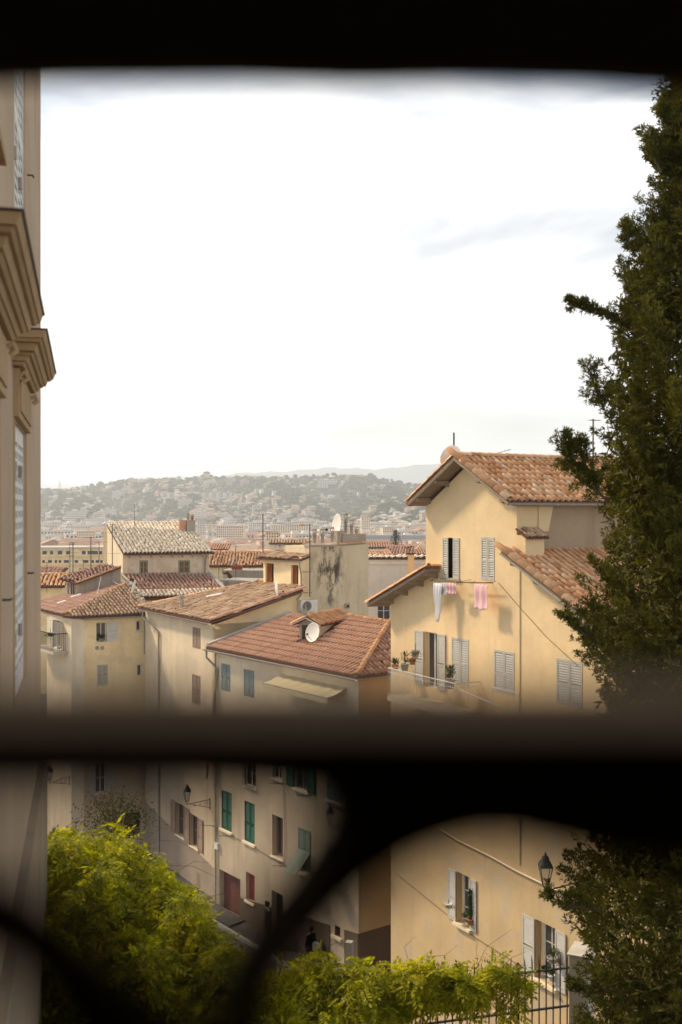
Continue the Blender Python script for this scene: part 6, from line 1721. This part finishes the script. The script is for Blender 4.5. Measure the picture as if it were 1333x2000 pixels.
def f1(n, r):
    T, A_ = [], []
    cl = [(r.uniform(40, 590), r.uniform(0, 1) ** .85) for _ in range(420)]
    while len(T) < n:
        c_ = cl[r.integers(len(cl))]; px = c_[0] + r.normal(0, 15); y0 = lin(OUT1, px)
        if r.uniform() < .18: px = r.uniform(40, 590); y0 = lin(OUT1, px); v = r.uniform(0, 1)
        else: v = c_[1]
        y = y0 + v * (2120 - y0) + abs(r.normal(0, 11)) * (1 if v < .05 else r.choice([-1, 1]))
        bulge = .30 * math.sin(px * .035 + 1) * math.sin(y * .021) + .18 * math.sin(px * .09 + y * .07)
        D = 16.2 - 4.6 * ((y - 1590) / 500) - .7 * smooth(300, 560, px) + bulge * 2.0 + 1.1 * (c_[0] * 7.13 % 1 - .5) + abs(r.normal(0, .16))
        T.append(list(at(px, y, D)))
        A_.append([r.normal(0.15, .55), r.normal(-.65, .5), r.normal(-.05, .45)])
    return np.array(T), np.array(A_)
rr2 = random.Random(5)
stems = [[at(100 + k * 45, 2100, 13), at(140 + k * 40, 1900, 14 + .1 * k), at(180 + k * 38, 1720 + k * 16, 15.5)] for k in range(6)]
strands = []
for (x, y) in ((250, 1620), (300, 1640), (330, 1690), (350, 1700), (380, 1760), (215, 1600), (160, 1605), (400, 1790), (120, 1625), (410, 1820)):
    L_ = rr2.uniform(60, 110); a = rr2.uniform(-.9, .3)
    strands.append([at(x, y, 15), at(x + L_ * .5, y + L_ * .5 * math.sin(a) - 8, 14.8), at(x + L_, y + L_ * math.sin(a) + 6, 14.7)])
vine('wisteria', 'large sunlit yellow green wisteria mound filling the lower left', f1, 9500, 3, stems, strands)
# loose sprays at the ends of its long shoots
OUT2 = [(470, 1905), (520, 1885), (560, 1872), (590, 1862), (625, 1846), (655, 1862), (700, 1856), (740, 1870), (765, 1882), (800, 1876), (828, 1874), (850, 1893), (880, 1888), (905, 1905), (930, 1925)]
BOT2 = [(470, 2110), (740, 2110), (760, 2010), (800, 1965), (850, 1950), (900, 1945), (930, 1930)]
def f2(n, r):
    T, A_ = [], []
    cl = [(r.uniform(470, 930), r.uniform(0, 1)) for _ in range(170)]
    while len(T) < n:
        c_ = cl[r.integers(len(cl))]
        if r.uniform() < .4: c_ = (r.uniform(475, 925), r.uniform(0, 1))
        px = c_[0] + r.normal(0, 14); y0, y1 = lin(OUT2, px), lin(BOT2, px)
        y = y0 + 10 + c_[1] * (y1 - y0 - 20) + r.normal(0, 8) * (1 if c_[1] > .1 else .4)
        D = 16.6 - (y - 1850) / 260 * 1.5 * (1 if px < 740 else .3) + .25 * math.sin(px * .06) * math.sin(y * .05) + .7 * (c_[0] * 7.13 % 1 - .5) + abs(r.normal(0, .14))
        T.append(list(at(px, y, D))); A_.append([r.normal(0, .6), r.normal(-.6, .5), r.normal(-.1, .5)])
    for k in range(170):                      # sprays twining along the fence
        px = r.uniform(905, 1030); y = 1893 + 14 * math.sin(px * .05) + abs(r.normal(0, 13)) + (30 if r.uniform() < .2 else 0) * r.uniform()
        T.append(list(at(px, y, 16.9 + r.normal(0, .12)))); A_.append([r.normal(0, .7), r.normal(-.4, .5), r.normal(-.3, .5)])
    for x0 in (913, 965, 992, 1010):
        for k in range(9): T.append(list(at(x0 + r.normal(0, 4), 1930 + k * 7, 16.75))); A_.append([r.normal(0, .8), -.3, r.normal(-.5, .3)])
    return np.array(T), np.array(A_)
strands = [[at(900, 1905, 16.8), at(960, 1893, 16.8), at(1025, 1915, 16.9)], [at(930, 1895, 16.8), at(950, 1850, 16.7), at(1000, 1815, 16.7)], [at(935, 1890, 16.8), at(930, 1855, 16.7), at(935, 1835, 16.7)],
           [at(980, 1890, 16.8), at(1000, 1870, 16.7), at(1030, 1858, 16.7)], [at(800, 1880, 16.8), at(790, 1850, 16.7), at(810, 1830, 16.7)], [at(840, 1868, 16.8), at(870, 1866, 16.7), at(895, 1845, 16.7)], [at(640, 1850, 16.8), at(660, 1840, 16.8), at(680, 1860, 16.8)]]
vine('wisteria_hedge', 'green wisteria spilling over the iron railing along the bottom', f2, 3600, 4, [[at(560, 2100, 16.5), at(640, 1950, 16.7), at(800, 1920, 16.9), at(1000, 1905, 16.9)]], strands)
# dark shrub growing in the lane behind the mound
bx = at(225, 1600, 50); t = thing('dark_shrub', bx - UP * 2, 'dark bare topped shrub in the lane behind the wisteria mound', 'shrub')
T = rng.normal(0, 1, (1600, 3)) * [.75, .5, .55] + np.array(bx) + [0, 0, -.1]; v, f = scatter(np.array([(-.03, 0, 0), (.03, 0, 0), (.012, .12, 0), (-.012, .12, 0)]), np.array([[0, 1, 2, 3]]), rots(rng.normal(0, 1, (1600, 3)), rng.normal(0, 1, (1600, 3))), T)
np_obj('foliage', v, f, M['cypress'], t)['kind'] = 'stuff'; mb = MB()
for k in range(14): a = rr2.uniform(0, 6.28); mb.tube([bx - UP * 2, bx + V((math.cos(a) * .5, math.sin(a) * .3, .2)), bx + V((math.cos(a) * 1.1, math.sin(a) * .5, rr2.uniform(.6, 1.5)))], .03, 4, .008)
mb.build('branches', M['bark'], t)

# ------------------------------------------------------------------ cypress
CD = 14.0
CXT = 1405
EDGE = [(-250, 1385), (0, 1335), (130, 1312), (195, 1296), (240, 1300), (282, 1268), (350, 1268), (400, 1282), (440, 1256), (475, 1228), (530, 1222), (565, 1186), (620, 1176), (670, 1172), (716, 1152), (760, 1146), (820, 1156), (870, 1148), (950, 1158), (1004, 1170), (1060, 1164), (1137, 1138),
        (1202, 1122), (1234, 1140), (1303, 1150), (1400, 1150), (1500, 1140), (1600, 1150), (1660, 1146), (1720, 1110), (1790, 1092), (1841, 1100), (1900, 1128), (1960, 1134), (2050, 1150), (2300, 1180)]
ct = thing('cypress', at(CXT, 1000, CD) - UP * 10.5, 'tall dark cypress with ragged plumes rising along the right edge', 'tree')
cbx = at(CXT, 1000, CD).x
mb = MB(); mb.tube([V((cbx, CD, STREET + 5)), V((cbx, CD, -2)), V((cbx + .1, CD, 8))], .22, 8, .05); mb.build('trunk', M['bark'], ct)
r = np.random.default_rng(11)
T, ax, SS = [], [], []
def plume(b0, tip, w, n):
    d = tip - b0; L_ = np.linalg.norm(d); dn = d / L_
    f_ = r.uniform(0, 1, n) ** .8
    wd = w * (1 - f_ * .85) * .9
    off = r.normal(0, 1, (n, 3)); off -= np.outer(off @ dn, dn); off /= np.linalg.norm(off, axis=1, keepdims=True) + 1e-9
    rad = wd * np.sqrt(r.uniform(.05, 1, n))
    P = b0 + d * f_[:, None] + off * rad[:, None] + r.normal(0, .015, (n, 3))
    T.append(P); ax.append(dn * .9 + off * .65 + r.normal(0, .3, (n, 3)) + [0, 0, .25]); SS.append(r.uniform(.75, 1.25, n))
zt_, zb_ = 7.5, -8.8
bm_branch = MB()
for k in range(1750):
    z = zb_ + (zt_ - zb_) * r.uniform(0, 1)
    y = CY - z / CD * F
    rad = (CXT - lin(EDGE, y)) / F * CD
    a = r.uniform(0, 2 * math.pi)
    lob = 1 + .10 * math.sin(3 * a + z * 1.1) + .07 * math.sin(7 * a + z * 2.7)
    rr_ = rad * lob * (r.uniform(.80, 1.0) if abs(math.sin(a)) < .5 else r.uniform(.7, 1.0))
    dr_ = np.array([math.cos(a), math.sin(a), 0])
    tip = np.array([cbx, CD, z]) + dr_ * rr_ + [0, 0, r.uniform(.0, .35)]
    b0 = np.array([cbx, CD, z - .35]) + dr_ * max(.1, rr_ - r.uniform(.45, .9))
    vis = a > math.pi * .75 or a < .25
    plume(b0, tip, r.uniform(.12, .30), 185 if vis else 60)
    if k % 6 == 0: bm_branch.tube([V((cbx, CD, z - .8)), V(b0), V(b0 + (tip - b0) * .7)], .03, 4, .006)
def branch(pts, w, n, tipw=.25):
    pts = [np.array(p) for p in pts]
    for i in range(len(pts) - 1):
        tg = (pts[i + 1] - pts[i]) / np.linalg.norm(pts[i + 1] - pts[i])
        for k in range(int(n * 1.6)):
            f_ = r.uniform(0, 1); b0 = pts[i] + (pts[i + 1] - pts[i]) * f_ + r.normal(0, .02, 3)
            fade = 1 - .45 * (i + f_) / (len(pts) - 1)
            q = tg * r.uniform(.3, 1.1) + r.normal(0, .65, 3) + [0, 0, .55]; q /= np.linalg.norm(q)
            plume(b0, b0 + q * w * fade * r.uniform(.8, 2.0), w * .16, 36)
    bm_branch.tube([V(p) for p in pts], .020, 5, .005)
branch([at(1230, 640, CD), at(1175, 608, CD - .1), at(1140, 605, CD - .1), at(1112, 594, CD - .1)], .11, 5)
branch([at(1190, 980, CD - .4), at(1135, 935, CD - .5), at(1108, 905, CD - .5), at(1106, 850, CD - .5)], .22, 8)
branch([at(1170, 960, CD - .4), at(1140, 900, CD - .5), at(1135, 862, CD - .5)], .2, 7)
branch([at(1180, 800, CD - .3), at(1168, 770, CD - .4), at(1150, 720, CD - .5)], .2, 5)
branch([at(1170, 1260, CD - .6), at(1130, 1230, CD - .6), at(1108, 1200, CD - .6)], .2, 5)
branch([at(1180, 1780, CD - .6), at(1120, 1770, CD - .7), at(1070, 1752, CD - .7)], .2, 6)
branch([at(1200, 1930, CD - .6), at(1150, 1940, CD - .7), at(1128, 1930, CD - .7)], .2, 5)
branch([at(1240, 500, CD - .3), at(1228, 470, CD - .3), at(1225, 440, CD - .3)], .15, 5)
branch([at(1290, 330, CD - .2), at(1275, 300, CD - .2), at(1268, 270, CD - .2)], .13, 5)
branch([at(1320, 260, CD - .2), at(1300, 220, CD - .2), at(1294, 190, CD - .2)], .12, 5)
nc = 52000                                   # inner foliage that closes the crown
zc_ = r.uniform(zb_, zt_, nc); yc_ = CY - zc_ / CD * F
rc_ = np.array([(CXT - lin(EDGE, y)) / F * CD for y in yc_]) * np.sqrt(r.uniform(.02, .74, nc)); ac_ = r.uniform(0, 6.283, nc)
T.append(np.stack([cbx + np.cos(ac_) * rc_, CD + np.sin(ac_) * rc_, zc_], 1)); ax.append(r.normal(0, 1, (nc, 3)) + [0, 0, .6]); SS.append(r.uniform(1.6, 2.6, nc))
T = np.concatenate(T); ax = np.concatenate(ax); SS = np.concatenate(SS)
bv = np.array([(0, 0, 0), (.010, .028, .004), (0, .062, 0), (-.010, .028, .004), (.004, .018, 0), (.034, .040, .006), (.046, .056, 0), (.020, .044, 0), (-.004, .022, 0), (-.020, .046, 0), (-.044, .060, 0), (-.034, .044, .006)])
bv = bv[:8]; bf = np.array([[0, 1, 2, 3], [4, 5, 6, 7]])
v, f = scatter(bv, bf, rots(ax, r.normal(0, 1, (len(T), 3))), T, SS)
print('cypress sprays', len(T))
np_obj('crown', v, f, M['cypress'], ct)['kind'] = 'stuff'
bm_branch.build('branch', M['bark'], ct)

# ------------------------------------------------------------------ near facade on the left
LFr = Fr((-0.579, 0), (-0.2388, 1.0))
lf = thing('stone_window_facade', LFr.P(5, GZ), 'tan plastered facade with moulded stone window heads at the left edge', 'building')
end_s = LFr.px(80, 1000)[0]
wins = []
sA, sB = LFr.px(28.5, 1000)[0], LFr.px(50, 1000)[0]
step = None
for base in (sA, ):
    wins.append((sA, sB, -1.62, 0.76)); wins.append((sA, sB, 2.42, 4.9))
sh = 3.42
for k in (1,): wins.append((sA - sh * k, sB - sh * k, -1.62, .76)); wins.append((sA - sh * k, sB - sh * k, 2.42, 4.9))
wall_front(lf, LFr, 0.6, end_s, -3.2, 6.2, M['facade'], holes=wins, depth=5, reveal=.10, name='wall')
mb = MB(); mb.box(LFr, 0.6, end_s, 6.2, 6.45, -5, .22); mb.build('eave_cornice', M['sandstone'], lf)
mb = MB(); mb.box(LFr, 0.6, end_s + .02, GZ, -3.2, -5, .085); mb.build('plinth', M['plinth'], lf)
for i, h_ in enumerate(wins):
    m_ = (h_[0] + h_[1]) / 2
    for a, b in ((h_[0], m_ - .005), (m_ + .005, h_[1])):
        mb = MB(); f_ = .05
        mb.box(LFr, a, a + f_, h_[2], h_[3], -.06, -.02); mb.box(LFr, b - f_, b, h_[2], h_[3], -.06, -.02)
        c_ = (a + b) / 2; mb.box(LFr, c_ - .02, c_ + .02, h_[2], h_[3], -.059, -.021)
        for z0, z1 in ((h_[2], h_[2] + .14), (h_[3] - .14, h_[3]), (h_[2] + .42 * (h_[3] - h_[2]), h_[2] + .42 * (h_[3] - h_[2]) + .12)): mb.box(LFr, a + f_, b - f_, z0, z1, -.058, -.022)
        o = mb.build('shutter', M['white'], lf); mb = MB(); z = h_[2] + .16
        while z < h_[3] - .16: mb.box(LFr, a + f_, b - f_, z, z + .045, -.056, -.024); z += .105
        mb.build('slats', M['white'], o)['kind'] = 'stuff'
        for z in (h_[2] + .5, h_[3] - .45): mb = MB(); mb.tube([LFr.P(a + .0, z, 0.0), LFr.P(a + .0, z + .11, .0)], .02, 6); mb.build('hinge', M['zinc'], o)
    backing(lf, LFr, h_, .11)
    mb = MB(); mb.tube([LFr.P(h_[1] + .35, h_[2] + 1.0, 0), LFr.P(h_[1] + .35, h_[2] + 1.0, .055), LFr.P(h_[1] + .42, h_[2] + 1.0, .06)], .009, 5); mb.build('shutter_hook', M['iron'], lf)
    if h_[3] > 3:
        mb = MB(); mb.box(LFr, h_[0] - .05, h_[1] + .05, h_[2] - .07, h_[2] - .004, -.05, .05); mb.build('sill', M['sandstone'], lf); continue
    # moulded head: frieze panel, corbel roll and stepped cornice
    g = .55; c0_, c1_ = h_[0] - g, h_[1] + g
    hd = MB(); hd.box(LFr, h_[0] - .14, h_[1] + .14, .78, 1.18, .001, .045); hd = hd.build('frieze', M['sandstone'], lf)
    mb = MB(); mb.box(LFr, h_[0] - .02, h_[1] + .02, .84, 1.10, .046, .058); mb.build('panel', M['sandstone'], hd)
    for a, b in ((h_[0] - .14, h_[0] - .002), (h_[1] + .002, h_[1] + .14)): mb = MB(); mb.box(LFr, a, b, h_[2], .775, .001, .008); mb.build('jamb', M['sandstone'], lf)
    for n_, (a, b, z0, z1, d0) in enumerate((a9, b9, 1.438 - (1.438 - z9) * .66, 1.438 - (1.438 - y9) * .66, d9) for a9, b9, z9, y9, d9 in ((.30, .30, 1.06, 1.10, .10), (.25, .25, 1.105, 1.16, .13), (.22, .22, 1.165, 1.20, .17), (.12, .12, 1.205, 1.29, .20), (.04, .04, 1.295, 1.33, .24), (0, 0, 1.335, 1.42, .27), (-.02, -.02, 1.422, 1.438, .285))):
        mb = MB()
        q = [LFr.P(s_, z0, d_) for s_, d_ in ((c0_ + a + .015, .002), (c0_ + a + .015, d0 - .02), (c1_ - b - .015, d0 - .02), (c1_ - b - .015, .002))] + [LFr.P(s_, z1, d_) for s_, d_ in ((c0_ + a, .002), (c0_ + a, d0), (c1_ - b, d0), (c1_ - b, .002))]
        mb.hexa(q); mb.build('cornice_step', M['sandstone'] if n_ < 6 else M['leadcap'], lf)
    for s_ in (h_[0] - .08, h_[1] + .08):
        mb = MB(); mb.tube([LFr.P(s_, 1.12, .05), LFr.P(s_, 1.15, .09), LFr.P(s_, 1.10, .11), LFr.P(s_, 1.07, .07)], .025, 6); mb.build('corbel', M['sandstone'], lf)

# ------------------------------------------------------------------ the carved wooden screen the view is framed by
gt = thing('carved_wooden_screen', at(666, 1500, .36), 'dark out of focus wooden screen with cut out openings framing the view', 'screen')
def board(pix, D, th, name, lab=None):
    mb = MB(); mb.prism([at(x, y, D) for x, y in pix], V((0, th, 0))); o = mb.build(name, M['grille'], gt)
    if lab: o['label'] = lab
    b = o.modifiers.new('edge', 'BEVEL'); b.width = .0012; b.segments = 2; b.limit_method = 'ANGLE'
    return o
board([(-9000, -900), (9000, -900), (9000, 160), (1333, 156), (1150, 144), (900, 139), (700, 143), (450, 136), (100, 139), (-50, 145), (-9000, 145)], .50, .012, 'top_rail')
board([(-14000, 1420), (14000, 1420), (14000, 1705), (1333, 1705), (1180, 1705), (1090, 1684), (1010, 1664), (940, 1662), (870, 1680), (800, 1712), (735, 1756), (670, 1818), (608, 1885), (556, 1948), (522, 2010), (500, 2650), (360, 2650),
       (372, 2060), (412, 1970), (472, 1890), (536, 1805), (592, 1725), (630, 1650), (640, 1600), (620, 1572), (350, 1558), (0, 1558), (-14000, 1558)], .205, .036, 'middle_rail')
mb = MB(); mb.prism([at(x, y, .205) for x, y in ((-14000, 1404), (14000, 1404), (14000, 1418), (-14000, 1418))], V((0, .045, 0))); mb.build('painted_lit_top', M['painted_lit_wood'], gt)  # added strip, its pale colour imitates the lit top of the rail
board([(-2500, 1672), (-80, 1682), (45, 1735), (118, 1795), (198, 1862), (280, 1932), (360, 2008), (440, 2118), (440, 2650), (210, 2650), (140, 2100), (90, 2010), (20, 1915), (-80, 1872), (-2500, 1862)], .165, .006, 'scroll_arm')
# unseen dark box added behind the camera to keep sky light off the screen
M['light_blocker'] = plaster('dark_blocker_plaster', (0.08, 0.055, 0.035), amt=0.3)
Z0 = Fr((-1.9, .17), (1, 0))
for nm, q in (('blocker_wall', (0, 3.8, -1.7, 1.5, 2.8, 2.9)), ('blocker_wall', (-.1, 0, -1.7, 1.5, 0, 2.9)), ('blocker_wall', (3.8, 3.9, -1.7, 1.5, 0, 2.9)), ('blocker_ceiling', (-.1, 3.9, 1.5, 1.6, 0, 2.9)), ('blocker_floor', (-.1, 3.9, -1.8, -1.7, 0, 2.9))):
    mb = MB(); mb.box(Z0, *q); tag(mb.build(nm, M['light_blocker']), kind='structure')

# ------------------------------------------------------------------ haze
mb = MB(); mb.hexa([V(q) for q in ((-6000, -20, -60), (6000, -20, -60), (6000, 11000, -60), (-6000, 11000, -60), (-6000, -20, 620), (6000, -20, 620), (6000, 11000, 620), (-6000, 11000, 620))])
m = bpy.data.materials.new('pale_haze'); m.use_nodes = True; nt = m.node_tree; nt.nodes.clear()
vo = N('ShaderNodeOutputMaterial', nt); pv = N('ShaderNodeVolumePrincipled', nt); pv.inputs['Color'].default_value = (0.90, 0.95, 0.98, 1); pv.inputs['Density'].default_value = 0.00023; pv.inputs['Anisotropy'].default_value = 0.3
nt.links.new(pv.outputs[0], vo.inputs['Volume'])
tag(mb.build('haze', m, None, (0, 0, -60)), kind='stuff')

for o in bpy.data.objects:
    if o.parent is None: o.location.z += LIFT
